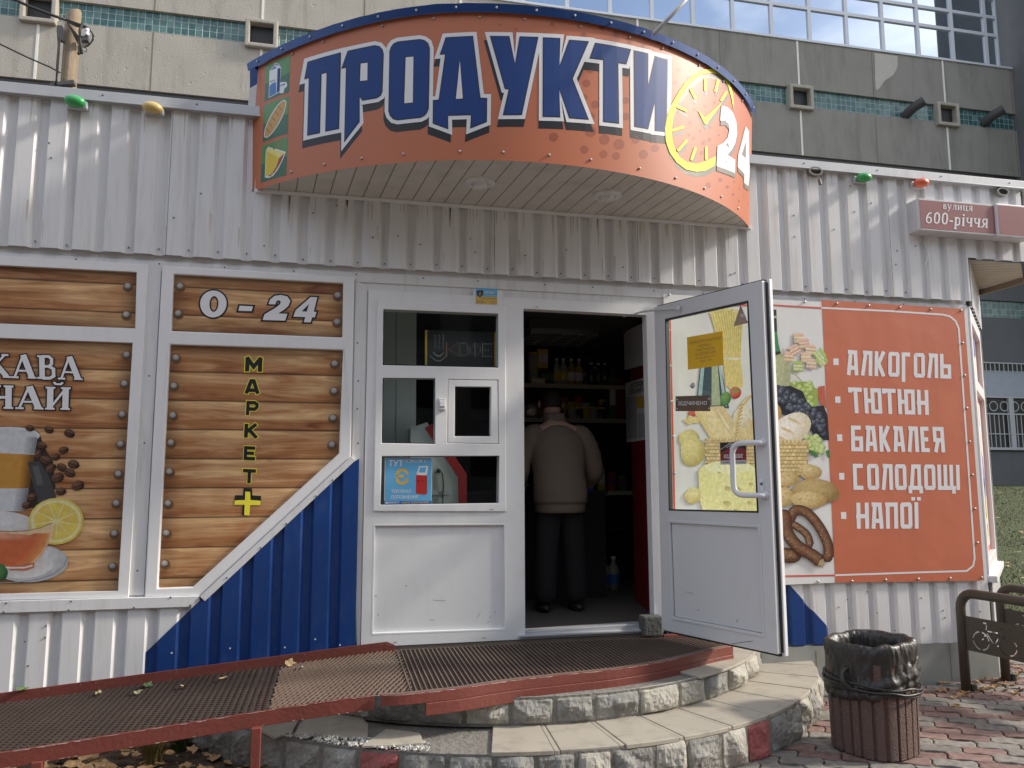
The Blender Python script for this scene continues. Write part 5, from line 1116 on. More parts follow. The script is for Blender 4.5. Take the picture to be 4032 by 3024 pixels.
def socket(u, v, label, hang):
    p = W0.at(W0.px(u, v, .09), .09); t = thing('lamp_socket', label, 'lamp socket', tuple(p), 'lamp sockets without covers')
    mb = MB(); n = 16; o = [(p.x+.06*math.cos(a), p.y, p.z+.036*math.sin(a)) for a in (2*math.pi*i/n for i in range(n))]
    i_ = [(p.x+.046*math.cos(a), p.y, p.z+.025*math.sin(a)) for a in (2*math.pi*i/n for i in range(n))]; k = [(x, -.052, z) for x, y, z in o]; b = [(x, y+.03, z) for x, y, z in i_]
    mb.add(o+i_+k+b, [(j, (j+1) % n, n+(j+1) % n, n+j) for j in range(n)]+[(2*n+j, 2*n+(j+1) % n, (j+1) % n, j) for j in range(n)]+[(n+j, n+(j+1) % n, 3*n+(j+1) % n, 3*n+j) for j in range(n)]+[tuple(3*n+j for j in range(n))]); mb.build('socket_ring', M['socket'], t)
    if hang:
        mb = MB(); mb.tube([(p.x+.01, p.y, p.z-.03), (p.x+.014, p.y-.012, p.z-.075)], .003, 5); mb.tube([(p.x+.014, p.y-.012, p.z-.07), (p.x+.02, p.y-.02, p.z-.115)], .012, 8); mb.build('bulb_holder', M['socket'], t)
socket(3213, 673, 'empty oval lamp socket with a bulb holder dangling on a wire', True); socket(3951, 754, 'empty oval lamp socket above the end of the street sign', False)
# street name box
st = thing('street_sign', 'white box sign with maroon face giving the street name', 'street sign', tuple(W0.at(W0.px(3612, 902, .17), .0)))
fx = [(3612, 778), (4060, 818), (4060, 946), (3620, 905)]; q = W0.pts(fx, .17); zt, zb = q[0][1], q[3][1]; x0 = q[0][0]; x1 = q[1][0]
mb = MB(); mb.slab(W0, [(x0, zb), (x1, zb), (x1, zt), (x0, zt)], (), .17, .035, 0, True); mb.build('sign_box', M['signbox'], st, bevel=.016)
mb = MB(); mb.slab(W0, offset([(x0, zb), (x1, zb), (x1, zt), (x0, zt)], -.016), (), .172, .16); mb.build('sign_face', M['signred'], st)
mb = MB(); qq = W0.pts([(3918, 806), (4050, 817), (4050, 945), (3920, 925)], .185); mb.slab(W0, [(qq[0][0], zb-.01), (x1, zb-.01), (x1, zt+.006), (qq[0][0], zt+.006)], (), .19, .1, 0, True); nb = mb.build('number_box', M['signbox'], st, bevel=.012)
mb = MB(); mb.slab(W0, offset([(qq[0][0], zb-.01), (x1, zb-.01), (x1, zt+.006), (qq[0][0], zt+.006)], -.018), (), .1915, .18); mb.build('number_face', M['signred'], nb)
mb = MB(); serif_text(mb, 'вулиця', W0, c4((1183, 1318), (1378, 1332), (1377, 1380), (1180, 1364)), .1735, 0, sep=.00003); q6 = c4((1066, 1382), (1478, 1425), (1478, 1530), (1066, 1485))
serif_text(mb, '600-річчя', W0, c4((1068, 1384), (1482, 1402), (1476, 1490), (1064, 1456)), .1735, 0, bold=1.05, sep=.00003); mb.build('lettering', M['whiteink'], st)
mb = MB(); p = [W0.at(W0.px(u, v, .06), .06) for u, v in ((3640, 955), (3652, 985), (3655, 1010), (3642, 1045))]; mb.tube(p, .004, 5); t_ = thing('wire', 'thin white wire dangling on the wall below the maroon street sign', 'wire', tuple(p[-1])); mb.build('cable', M['pvc'], t_)
# security sticker over the window
stk = thing('security_sticker', 'blue and yellow security sticker above the window next to the doorway', 'sticker', tuple(W0.at(W0.px(1916, 1165, .03), .03)))
mb = MB(); poly_px(mb, W0, c7((700, 80), (827, 86), (826, 132), (700, 128)), .0225, 0); poly_px(mb, W0, c7((700, 128), (826, 132), (826, 177), (700, 172)), .0225, 1)
poly_px(mb, W0, c7((708, 96), (744, 94), (742, 120), (726, 136), (710, 122)), .0232, 2); poly_px(mb, W0, c7((718, 104), (734, 103), (732, 122), (726, 130), (719, 122)), .0238, 3)
mb.build('sheet', [M['skyblue'], M['goldink'], M['ink'], M['brownink']], stk)
mb = MB(); poly_px(mb, W0, c7((686, 84), (862, 94), (860, 180), (686, 172)), .0218, 0); mb.build('clear_tape', M['pvc'], stk)
mb = MB(); font_text(mb, "ОБ'ЄКТ", W0, c7((752, 98), (814, 101), (814, 115), (752, 112)), .0234, 0, bold=.03)
font_text(mb, 'під наглядом', W0, c7((752, 120), (814, 122), (814, 128), (752, 126)), .0234, 0)
mb.build('lettering', M['whiteink'], stk)
mb = MB(); font_text(mb, 'цілодобова охорона', W0, c7((730, 136), (820, 139), (820, 146), (730, 143)), .0234, 0)
for y in (152, 158, 164): font_text(mb, 'пульт охорони', W0, c7((706, y), (750, y+2), (750, y+6), (706, y+4)), .0234, 0); font_text(mb, 'телефон', W0, c7((790, y+2), (822, y+3), (822, y+7), (790, y+6)), .0234, 0)
mb.build('small_print', M['navy'], stk)
# bell switch
bs = thing('bell_switch', 'small white bell switch on the bar between the two middle panes', 'switch', tuple(W0.at(W0.px(1740, 1605, .032), .032)))
mb = MB(); mb.slab(W0, W0.pts(c7((484, 723), (523, 724), (525, 793), (486, 793)), .05), (), .055, .03); mb.build('switch_plate', M['doorpvc'], bs, bevel=.004)
mb = MB(); mb.slab(W0, W0.pts(c7((490, 738), (523, 739), (523, 772), (490, 772)), .06), (), .066, .05); mb.build('rocker', M['pvc'], bs, bevel=.003)
# top-up poster
po = thing('window_poster', 'blue square poster about a payment terminal in the lowest window pane', 'poster', tuple(W0.at(W0.px(1607, 1985, .01), .01)))
pq = cP((118, 1212), (455, 1212), (450, 1544), (112, 1545)); dd = .0015
mb = MB(); q = W0.pts(pq, dd); mb.fill(W0, q, (), dd, 0); mb.fill(W0, offset(q, -.004), (), dd+.0004, 1); mb.build('sheet', [M['whiteink'], M['skyblue']], po)
mb = MB(); poly_px(mb, W0, cP((114, 1519), (450, 1517), (450, 1542), (113, 1543)), dd+.0008, 0); mb.build('footer', M['midblue'], po)
mb = MB(); font_text(mb, 'ТУТ', W0, cP((143, 1228), (250, 1228), (248, 1272), (143, 1272)), dd+.001, 0, bold=.025)
font_text(mb, 'ТЕРМІНАЛ', W0, cP((164, 1438), (302, 1438), (302, 1462), (164, 1462)), dd+.001, 0, bold=.012); font_text(mb, 'ПОПОВНЕННЯ', W0, cP((162, 1480), (354, 1478), (354, 1502), (162, 1503)), dd+.001, 0, bold=.012)
font_text(mb, 'ЕВЕРЕСТ', W0, cP((146, 1524), (222, 1524), (222, 1538), (146, 1538)), dd+.0012, 0, bold=.02)
poly_px(mb, W0, cP((122, 1526), (142, 1526), (142, 1538), (122, 1538)), dd+.0012, 0)
for i in range(8): x = 260+i*20.5; poly_px(mb, W0, cP((x, 1228), (x+16, 1228), (x+16, 1244), (x, 1244)), dd+.001, 0)
mb.build('lettering', M['whiteink'], po)
mb = MB(); font_text(mb, 'Є', W0, cP((192, 1288), (288, 1288), (288, 1404), (190, 1406)), dd+.001, 0, bold=.03); font_text(mb, 'БЕЗ КОМІСІЇ', W0, cP((242, 1522), (428, 1518), (428, 1536), (242, 1540)), dd+.0012, 0, bold=.025)
mb.build('gold_lettering', M['goldink'], po)
mb = MB(); poly_px(mb, W0, cP((340, 1328), (414, 1334), (416, 1468), (400, 1476), (338, 1466)), dd+.001, 0); poly_px(mb, W0, cP((404, 1336), (418, 1338), (418, 1466), (404, 1474)), dd+.0013, 3); poly_px(mb, W0, cP((360, 1272), (426, 1270), (418, 1328), (412, 1338), (342, 1334), (344, 1322)), dd+.0011, 1); poly_px(mb, W0, cP((368, 1282), (412, 1280), (404, 1316), (358, 1318)), dd+.0015, 2); poly_px(mb, W0, cP((348, 1374), (360, 1374), (360, 1382), (348, 1382)), dd+.0016, 4); poly_px(mb, W0, cP((372, 1376), (392, 1376), (392, 1379), (372, 1379)), dd+.0016, 4)
for i in range(8): x = 262+i*20.5; poly_px(mb, W0, ell(*cP((x+6, 1236))[0], 3.0, 3.0, 8), dd+.0015, (0, 4, 2, 0, 4, 2, 4, 4)[i])
mb.build('terminal_picture', [M['terminalred'], M['whiteink'], M['skyblue'], M['redink'], M['ink']], po)
# things stuck on the door glass
def door_sign(name, label, quad, mats, d=-.030): 
    t = thing(name, label, 'sign' if 'sign' in name else 'notice', tuple(DP.at(DP.px(*quad[3], d), d))); mb = MB(); q = DP.pts(quad, d); mb.slab(DP, q, (), d+.0016, d, 0, True); mb.build('sheet', mats, t); return t
dn = -.028
yn = door_sign('paper_notice', 'orange yellow paper notice with its text showing through in mirror writing', cS((731, 448), (985, 403), (993, 645), (738, 678)), M['paper'], dn)
mb = MB()
for i, (s, xa, xb, y, h) in enumerate((('ПОТРІБНІ ПРОДАВЦІ', 748, 972, 458, 26), ('У МЕРЕЖУ', 805, 905, 494, 18), ('ПРОДУКТОВИХ', 792, 928, 522, 20), ('МАГАЗИНІВ 0-24', 790, 932, 548, 22), ('з/п від 4000 гривень', 792, 928, 580, 16), ('097 1122334', 822, 902, 606, 14))):
    sl_ = -.16*(xb-xa); y0 = y+(860-xa)*.16; y1 = y+(860-xb)*.16
    font_text(mb, s, DP, cS((xa, y0), (xb, y1), (xb, y1+h), (xa, y0+h)), dn+.0024, 0, bold=.005, mirror=True)
mb.build('lettering', M['brownink'], yn)
os_ = door_sign('open_sign', 'brown wooden look plaque with one white word on the door glass', cS((650, 866), (895, 859), (896, 972), (650, 972)), M['brownfilm'], dn)
mb = MB(); font_text(mb, 'ВІДЧИНЕНО', DP, cS((670, 902), (872, 900), (872, 932), (670, 936)), dn+.0024, 0, bold=.012); mb.build('lettering', M['whiteink'], os_)
mb = MB()
for x, y in ((660, 890), (886, 884), (660, 955), (886, 952)): poly_px(mb, DP, ell(*cS((x, y))[0], 3.5, 3.5, 10), dn+.0024, 0)
for q in ribbon(cS((650, 918), (760, 921), (896, 916)), 2): poly_px(mb, DP, q, dn+.0019, 1)
mb.build('printed_stud', [M['zinc'], M['ink']], os_)
ps = door_sign('push_sign', 'small dark red push sign with white lettering behind the door handle', cS((965, 1194), (1152, 1188), (1154, 1348), (970, 1352)), M['maroon'], dn)
mb = MB(); poly_px(mb, DP, cS((969, 1322), (1153, 1318), (1154, 1348), (970, 1352)), dn+.0019, 0); poly_px(mb, DP, cS((966, 1196), (1152, 1190), (1152, 1250), (1060, 1212), (968, 1268)), dn+.0019, 1)
for k in range(4): 
    for q in ribbon(cS((970+k*14, 1245-k*10), (1000+k*12, 1222-k*8), (1020+k*8, 1230-k*8)), 3): poly_px(mb, DP, q, dn+.0022, 0)
poly_px(mb, DP, ell(*cS((1060, 1232))[0], 15, 17, 20), dn+.0025, 2); poly_px(mb, DP, ell(*cS((1060, 1232))[0], 13, 15, 20), dn+.0028, 3)
mb.build('printed_field', [M['zinc'], M['ink'], M['whiteink'], M['maroon']], ps)
mb = MB(); font_text(mb, 'ВІД СЕБЕ', DP, cS((994, 1280), (1126, 1277), (1126, 1308), (994, 1312)), dn+.0026, 0, bold=.015); font_text(mb, '1', DP, cS((1052, 1216), (1066, 1216), (1066, 1246), (1052, 1246)), dn+.0031, 0, bold=.02); mb.build('lettering', M['whiteink'], ps)
mb = MB(); font_text(mb, 'ми знижуємо ціни на продукти', DP, cS((984, 1330), (1140, 1327), (1140, 1340), (984, 1343)), dn+.0026, 0); mb.build('small_print', M['ink'], ps)
tri = door_sign('triangle_sticker', 'faded brown triangular sticker in the top corner of the door glass', cS((1113, 218), (1168, 345), (1061, 370)), M['brownink'], dn) if 0 else thing('triangle_sticker', 'faded brown triangular sticker in the top corner of the door glass', 'sticker', tuple(DP.at(DP.px(*cS((1061, 370))[0], dn), dn)))
mb = MB(); q = DP.pts(cS((1113, 218), (1166, 345), (1061, 370)), dn); mb.slab(DP, q, (), dn+.0016, dn, 0, True); mb.build('sheet', mat('faded_brown', (.36, .25, .19), .6), tri)
mb = MB(); poly_px(mb, DP, ell(*cS((1122, 292))[0], 8, 8, 14), dn+.0022); mb.build('printed_mark', M['zinc'], tri)
cup = thing('suction_hook', 'clear round suction hook stuck to the door glass', 'hook', tuple(DP.at(DP.px(*cG((310, 643))[0], dn), dn)))
mb = MB(); c_ = DP.px(*cG((310, 643))[0], dn); 
ringv = [DP.at((c_[0]+.02*math.cos(a), c_[1]+.02*math.sin(a)), dn) for a in (2*math.pi*i/16 for i in range(16))]; rin = [DP.at((c_[0]+.008*math.cos(a), c_[1]+.008*math.sin(a)), dn+.008) for a in (2*math.pi*i/16 for i in range(16))]
mb.add(ringv+rin, [(i, (i+1) % 16, 16+(i+1) % 16, 16+i) for i in range(16)]+[tuple(16+i for i in range(16))]); mb.tube([DP.at(c_, dn+.006), DP.at((c_[0], c_[1]-.003), dn+.016), DP.at((c_[0]-.012, c_[1]-.006), dn+.016)], .0025, 6); mb.build('cup', M['zinc'], cup, smooth=True)
# block holding the door
bk = thing('concrete_block', 'dark grey concrete block propping the open door', 'block', tuple(on_z(2565, 2510, .43)))
p0 = on_z(2540, 2510, .435); mb = MB(); w_, dd_, h_ = .142, .10, .135
mb.box((p0.x-.01, p0.y-.0, .436), (p0.x-.01+w_, p0.y+dd_, .436+h_)); bb_ = mb.build('block', M['brick'], bk, bevel=.014, seg=3)
# ================================================================ ROUND STEPS
stp = thing('round_steps', 'two rounded steps faced with rough split stones below the shop door', 'steps', (1.25, 0, 0))
CX, CY = 1.25, .9; R1, R2 = 2.30, 1.915; Z1_, Z2_ = .205, .345
def stones(name, Rr, za, zb, a0, a1, seed, wl, reds=(), pale=None):
    rg = random.Random(seed); mb = MB(); a = a0; k = 0
    while a < a1:
        w = wl*rg.uniform(.85, 1.12)/Rr; b = min(a+w, a1)
        if a1-b < .05: b = a1
        nx, nz = 26, 14; pls = []
        for _ in range(7):
            th = rg.uniform(0, 6.28); sl_ = rg.uniform(.25, .95); pls.append((math.cos(th)*sl_, math.sin(th)*sl_, rg.uniform(.42, .95), rg.uniform(-.35, .35), rg.uniform(-.35, .35)))
        off = rg.uniform(0, 50); vs = []
        ww = (b-a)*Rr; hh = zb-za
        for j in range(nz+1):
            for i in range(nx+1):
                u = i/nx; v = j/nz; X = (u-.5)*2; Y = (v-.5)*2
                h = min(c+pa*(X-ox)+pb*(Y-oy) for pa, pb, c, ox, oy in pls)
                h = .062*max(0, min(1.1, h))
                h += .009*noise.fractal(Vector((u*ww*16+off, v*hh*16, off)), .8, 2.1, 5)+.006*noise.noise(Vector((u*ww*60+off, v*hh*60, 0)))
                ex = min(u, 1-u)*ww; ez = min(v, 1-v)*hh; e = min(1, ex/.016)*min(1, ez/.02)
                h = h*(.35+.65*min(1, min(ex, ez)/.05)); h = h*e-(1-e)*.02
                an = a+(b-a)*(u*.985+.0075); r_ = Rr+h; vs.append((CX+r_*math.sin(an), CY-r_*math.cos(an), za+hh*v))
        mi = 2 if any(a <= q < b for q in reds) else (1 if (pale and a > pale and rg.random() < .8) else (1 if rg.random() < .3 else 0))
        mb.add(vs, [(j*(nx+1)+i, j*(nx+1)+i+1, (j+1)*(nx+1)+i+1, (j+1)*(nx+1)+i) for j in range(nz) for i in range(nx)], mi)
        a = b; k += 1
    n = 80; vs = [(CX+(Rr-.006)*math.sin(a0+(a1-a0)*i/n), CY-(Rr-.006)*math.cos(a0+(a1-a0)*i/n), z) for z in (za, zb) for i in range(n+1)]
    mb.add(vs, [(i, i+1, n+2+i, n+1+i) for i in range(n)], 3)
    return mb.build(name, [M['stone'], M['stone2'], M['stonered'], M['mortar']], stp)
am1 = math.acos(CY/R1); am2 = math.acos(CY/R2)
lr = stones('lower_riser', R1, -.02, Z1_-.012, -am1, am1, 4, .215, reds=[math.atan2(q.x-CX, CY-q.y) for q in (on_z(1500, 3010, .1), on_z(1590, 3010, .1), on_z(3003, 2925, .1))], pale=.55)
ur = stones('upper_riser', R2, Z1_-.004, Z2_+.004, -am2, am2, 9, .255, pale=.15)
# treads
def sector(mb, r0, r1, a0, a1, z, th, mi=0, n=4, jz=0.0):
    vs = []
    for r_ in (r0, r1):
        for i in range(n+1): a = a0+(a1-a0)*i/n; vs.append((CX+r_*math.sin(a), CY-r_*math.cos(a), z))
    m = n+1; vs += [(x, y, zz-th) for x, y, zz in vs]
    mb.add(vs, [(m+i, m+i+1, i+1, i) for i in range(n)]+[(2*m+m+i, 2*m+m+i+1, m+i+1, m+i) for i in range(n)]+[(0, 2*m, 3*m, m), (n, m+n, 3*m+n, 2*m+n)], mi)
mb = MB(); n = 70
for rr_, zz in ((R1-.012, Z1_-.016), (R2-.01, Z2_-.004)):
    am = math.acos(CY/rr_); mb.add([(CX+rr_*math.sin(-am+2*am*i/n), CY-rr_*math.cos(-am+2*am*i/n), zz) for i in range(n+1)], [tuple(range(n+1))])
mb.build('step_core', M['mortar'], stp)
mb = MB(); rg = random.Random(2); a = -.22; am = am1
while a < am-.02:
    w = .335/R1; b = min(a+w, am); r1 = R1-.004+rg.uniform(-.006, .004)
    # square tile laid towards the centre line, with a cut wedge beside it
    sector(mb, R2-.03, r1, a+.003, b-.012, Z1_+rg.uniform(-.001, .001), .02); sector(mb, R2-.03, r1-.004, b-.0105, b+.001, Z1_-.002, .02, 0, 2); a = b
mb.build('tread_tile', M['tile'], stp, bevel=.0035)
mb = MB(); sector(mb, R2-.22, R2+.012, .45, am2-.01, Z2_+.013, .014, 0, 14); mb.build('platform_edge', M['tile'], stp, bevel=.003)
# broken, lifted tiles at the left
def loose(pts, z, tilt, name='broken_tile'):
    mb = MB(); c = Vector((sum(p[0] for p in pts)/len(pts), sum(p[1] for p in pts)/len(pts), z)); vs = [Vector((x, y, z+tilt[0]*(x-c.x)+tilt[1]*(y-c.y))) for x, y in pts]; n = len(vs)
    mb.add(vs+[v-Vector((0, 0, .012)) for v in vs], [tuple(range(n)), tuple(range(2*n-1, n-1, -1))]+[(i, n+i, n+(i+1) % n, (i+1) % n) for i in range(n)]); return mb.build(name, M['tile'], stp, bevel=.002)
pz = lambda u, v, z: tuple(on_z(u, v, z))[:2]
def loose_px(px, z, tilt): 
    l = [pz(u, v, z) for u, v in px]
    if sum(l[i][0]*l[(i+1) % len(l)][1]-l[(i+1) % len(l)][0]*l[i][1] for i in range(len(l))) < 0: l.reverse()
    loose(l, z, tilt)
loose_px([(1425, 2935), (1470, 2905), (1520, 2872), (1652, 2885), (1660, 2900), (1668, 2922), (1540, 2932)], .215, (0, .02))
loose_px([(1160, 2890), (1180, 2850), (1240, 2800), (1400, 2800), (1450, 2850), (1448, 2903), (1300, 2897)], .209, (0, .01))
loose_px([(960, 2790), (1060, 2770), (1200, 2790), (1150, 2880), (1080, 2900), (1000, 2860)], .205, (.02, .01))
# crumbling mortar chips
mb = MB(); rg = random.Random(8)
for _ in range(900):
    u = rg.uniform(1120, 1690); v = 2900+(u-1120)*.07+rg.uniform(-14, 42); p = on_z(u, v, Z1_-.004)
    if (p.x-CX)**2+(p.y-CY)**2 > (R1+.005)**2: continue
    s_ = rg.uniform(.004, .014); a = rg.uniform(0, 6.28); pts = [p+Vector((math.cos(a+t)*s_*rg.uniform(.5, 1), math.sin(a+t)*s_*rg.uniform(.5, 1), rg.uniform(0, .010))) for t in (0, 1.5, 3.1, 4.6)]
    k = rg.uniform(.6, 1.25); mb.add(pts+[p+Vector((0, 0, rg.uniform(.006, .016)))], [(0, 1, 4), (1, 2, 4), (2, 3, 4), (3, 0, 4)], 0, (.50*k, .49*k, .45*k))
o = mb.build('mortar_crumb', M['paver'], stp); o['kind'] = 'stuff'

# ================================================================ ACCESS RAMP
rmp = thing('access_ramp', 'rust red steel ramp with an open mesh deck leading along the wall to the door', 'ramp', (-.3, -.55, 0))
def zd(x): return .402+.085*min(x, .30)+0*x          # deck level
XE = .30
yo = lambda x: -1.105+.05*max(0, min(1, (x+1.43)/1.2))      # outer edge
# deck of expanded metal: wavy strips that touch and leave open cells
def waves(mb, x0, x1, y0, y1, pitch, cell, mi, tilt=0.0, amp=.42, h=.012, zf=zd, wid=.0019, lim=None):
    x = x0; k = 0
    while x < x1:
        ya, yb = y0(x) if callable(y0) else y0, y1(x) if callable(y1) else y1; n = int((yb-ya)/cell*2); L = []
        for i in range(n+1):
            y = ya+(yb-ya)*i/max(1, n); ph = (i+k) % 2; xx = x+(amp*pitch if ph else -amp*pitch)*.62+tilt*(y-ya)
            L.append((xx, y))
        run = []
        for q in L+[None]:
            ok = q is not None and (lim is None or lim(*q)) and x0-.02 <= q[0] <= x1+.02
            if ok: run.append(q); continue
            if len(run) > 1:
                vs = []; m = len(run)
                for a_, (px_, py_) in enumerate(run):
                    t = Vector(run[min(a_+1, m-1)])-Vector(run[max(a_-1, 0)]); t.normalize(); nx_, ny_ = -t.y*wid, t.x*wid; z = zf(px_)
                    vs += [(px_+nx_, py_+ny_, z), (px_-nx_, py_-ny_, z), (px_+nx_, py_+ny_, z-h), (px_-nx_, py_-ny_, z-h)]
                mb.add(vs, [f_ for a_ in range(m-1) for f_ in ((a_*4, a_*4+1, a_*4+5, a_*4+4), (a_*4+2, a_*4, a_*4+4, a_*4+6), (a_*4+1, a_*4+3, a_*4+7, a_*4+5))], mi)
            run = []
        x += pitch; k += 1
XS = W0.px(0, 0)[0]
mb = MB(); waves(mb, -2.9, -.30, lambda x: yo(x)+.03, -.06, .034, .036, 0, 0, .62); mb.build('mesh_deck', M['mesh'], rmp)
mb = MB(); waves(mb, -.75, .40, lambda x: yo(x)+.03, -.06, .029, .024, 0, .38, .14, .012, wid=.0026, lim=lambda x, y: x > -.30); waves(mb, -1.2, .80, lambda x: yo(x)+.03, -.06, .029, .030, 1, -.15, .1, .006, zf=lambda x: zd(x)-.007, wid=.0022, lim=lambda x, y: -.30 < x < .40); o = mb.build('mesh_deck', [M['mesh2'], M['mesh']], rmp)
# rails: inner and outer angle profiles
def rail(mb, pts, h, t, up_=.012, mi=0, mi2=None):
    """flat bar on edge along pts (x, y, z top)"""
    P_ = [Vector(p) for p in pts]; n = len(P_); vs = []
    for i, p in enumerate(P_):
        d = (P_[min(i+1, n-1)]-P_[max(i-1, 0)]); d.z = 0; d.normalize(); nn = Vector((d.y, -d.x, 0))*t
        vs += [p+nn, p, p-Vector((0, 0, h)), p+nn-Vector((0, 0, h))]
    mb.add(vs, [f_ for i in range(n-1) for f_ in ((i*4, i*4+4, i*4+5, i*4+1), (i*4+3, i*4+7, i*4+4, i*4), (i*4+1, i*4+5, i*4+6, i*4+2), (i*4+2, i*4+6, i*4+7, i*4+3))]+[(0, 1, 2, 3), ((n-1)*4+3, (n-1)*4+2, (n-1)*4+1, (n-1)*4)], mi)
def chips(mb, pts, cnt, seed, w=(.004, .03)):
    rg = random.Random(seed); P_ = [Vector(p) for p in pts]
    for _ in range(cnt):
        i = rg.randrange(len(P_)-1); t = rg.random(); p = P_[i].lerp(P_[i+1], t); d = (P_[i+1]-P_[i]).normalized(); l = rg.uniform(*w); h = rg.uniform(.002, .005)
        mb.add([p+Vector((0, -.0008, 0)), p+d*l+Vector((0, -.0008, 0)), p+d*l*.8+Vector((0, -.0008, -h)), p+d*l*.2+Vector((0, -.0008, -h*.6))], [(0, 3, 2, 1)], 1)
mb = MB(); po_ = [(x, yo(x), zd(x)+.012) for x in (-2.9, -2.2, -1.43, -.86, -.24, .0)]+[(.215, yo(.2)+.01, zd(.215)+.004)]
rail(mb, po_, .072, .012); chips(mb, [(x, y-.013, z-.001) for x, y, z in po_], 60, 4, (.01, .07)); chips(mb, [(x, y-.013, z-.066) for x, y, z in po_], 26, 5); mb.build('outer_rail', [M['red'], M['chip']], rmp, bevel=.002)
mb = MB(); pi_ = [(x, -.035, zd(x)+.05) for x in (-2.9, -2, -1.2, -.4, .1, .34)]+[(.39, -.035, zd(.39)+.028)]; rail(mb, pi_, .075, .009); chips(mb, [(x, y-.010, z-.012) for x, y, z in pi_], 26, 6, (.003, .012)); mb.build('inner_rail', [M['red'], M['chip']], rmp, bevel=.002)
for u, v in ((1010, 2800), (140, 2995)):
    d = ray(u, v)
    for k in range(2000):
        p = CP+d*(k*.005)
        if p.y > -1.14: break
    mb = MB(); mb.box((p.x-.022, p.y+.010, -.03), (p.x+.022, p.y+.050, zd(p.x)-.05)); mb.build('leg', M['red'], rmp, bevel=.003)
mb = MB()
for x in (-2.4, -1.7, -1.0, -.35, .2): mb.box((x-.012, yo(x)+.01, zd(x)-.05), (x+.012, -.04, zd(x)-.02))
mb.build('cross_bar', M['red'], rmp)
# ---- landing grid in front of the door, on its curved red frame
lan = thing('landing_grid', 'curved red steel frame with worn mesh lying on the top step at the doorway', 'landing', (1.25, -.5, .345))
ZL = .430
fp = [(.235, -1.07), (.625, -1.085), (.91, -1.03), (1.28, -.955), (1.60, -.885), (1.851, -.815), (2.054, -.725), (2.28, -.60), (2.46, -.47), (2.60, -.36)]
fp = [pz(u, v, ZL) for u, v in ((1500, 2740), (1600, 2735), (1800, 2713), (2000, 2683), (2250, 2655), (2420, 2637), (2600, 2608), (2700, 2585), (2800, 2560), (2880, 2545))]
def smooth2(p, k=5):
    out = []
    for i in range(len(p)-1):
        p0, p1, p2, p3 = (Vector(p[max(0, i-1)]), Vector(p[i]), Vector(p[i+1]), Vector(p[min(len(p)-1, i+2)]))
        for j in range(k): t = j/k; out.append(tuple(.5*((2*p1)+(-p0+p2)*t+(2*p0-5*p1+4*p2-p3)*t*t+(-p0+3*p1-3*p2+p3)*t*t*t)))
    return out+[tuple(p[-1])]
fc = smooth2(fp)
mb = MB(); top = [(x, y, ZL+.006) for x, y in fc]; rail(mb, top, .052, .014); chips(mb, [(x, y-.014, z) for x, y, z in top], 70, 3, (.02, .10)); mb.build('curved_frame', [M['red'], M['chip']], lan, bevel=.002)
c2 = [q for q in fc if q[0] > .46]; mb = MB(); rail(mb, [(x, y+.001, ZL-.047) for x, y in c2], .062, .018); mb.build('lower_frame', M['red'], lan, bevel=.004)
mb = MB(); rail(mb, [(x, y+.03, ZL+.0065) for x, y in fc], .006, .03); mb.build('top_flange', M['mesh2'], lan)
flin = lin(*[(x, y) for x, y in fc]); xe = fc[-1][0]
ylim = lambda x: -.06 if x < 2.2 else -.10-.4*(x-2.2)
mb = MB(); waves(mb, .40, xe-.02, lambda x: flin(x)+.03, ylim, .0275, .022, 0, 0.0, .13, .014, lambda x: ZL, .0023, lambda x, y: y > flin(x)+.02)
y = -1.05
while y < -.06:
    xa = max(.40, min([q[0] for q in fc if q[1]+.03 < y] or [9])); xb = max([q[0] for q in fc if q[1]+.03 < y] or [0])
    if xb > xa: mb.box((xa, y-.0022, ZL-.014), (xb, y+.0022, ZL-.004), 1)
    y += .021
mb.build('mesh_deck', [M['mesh2'], M['mesh']], lan)
mb = MB(); mb.box((2.2, -.075, ZL-.01), (2.62, -.045, ZL+.012)); mb.build('back_bar', M['red'], lan, bevel=.003)

# ================================================================ LITTER BIN
bx_, by_ = 2.965, -1.18
bn = thing('litter_bin', 'brown ribbed concrete litter bin lined with a black bag', 'litter bin', (bx_, by_, 0))
def binr(a, z):
    c, s = math.cos(a), math.sin(a); r = .205/(abs(c)**2.8+abs(s)**2.8)**(1/2.8); r *= 1.0+.05*(z/.55)
    g = abs(((a/(2*math.pi)*22) % 1)-.5)*2
    return r-(.013 if g > .80 else 0.0)
mb = MB(); n = 220; zs_ = [0, .012, .03, .15, .3, .45, .50, .508]; vs = []
for zi, z in enumerate(zs_):
    for j in range(n):
        a = 2*math.pi*j/n; r = binr(a, z)-(.012 if zi == 0 else 0)-(.012 if zi == len(zs_)-1 else 0); vs.append((bx_+r*math.cos(a+.35), by_+r*math.sin(a+.35), z))
mb.add(vs, [(i*n+j, i*n+(j+1) % n, (i+1)*n+(j+1) % n, (i+1)*n+j) for i in range(len(zs_)-1) for j in range(n)]); mb.build('bin_body', M['bin'], bn, smooth=False)
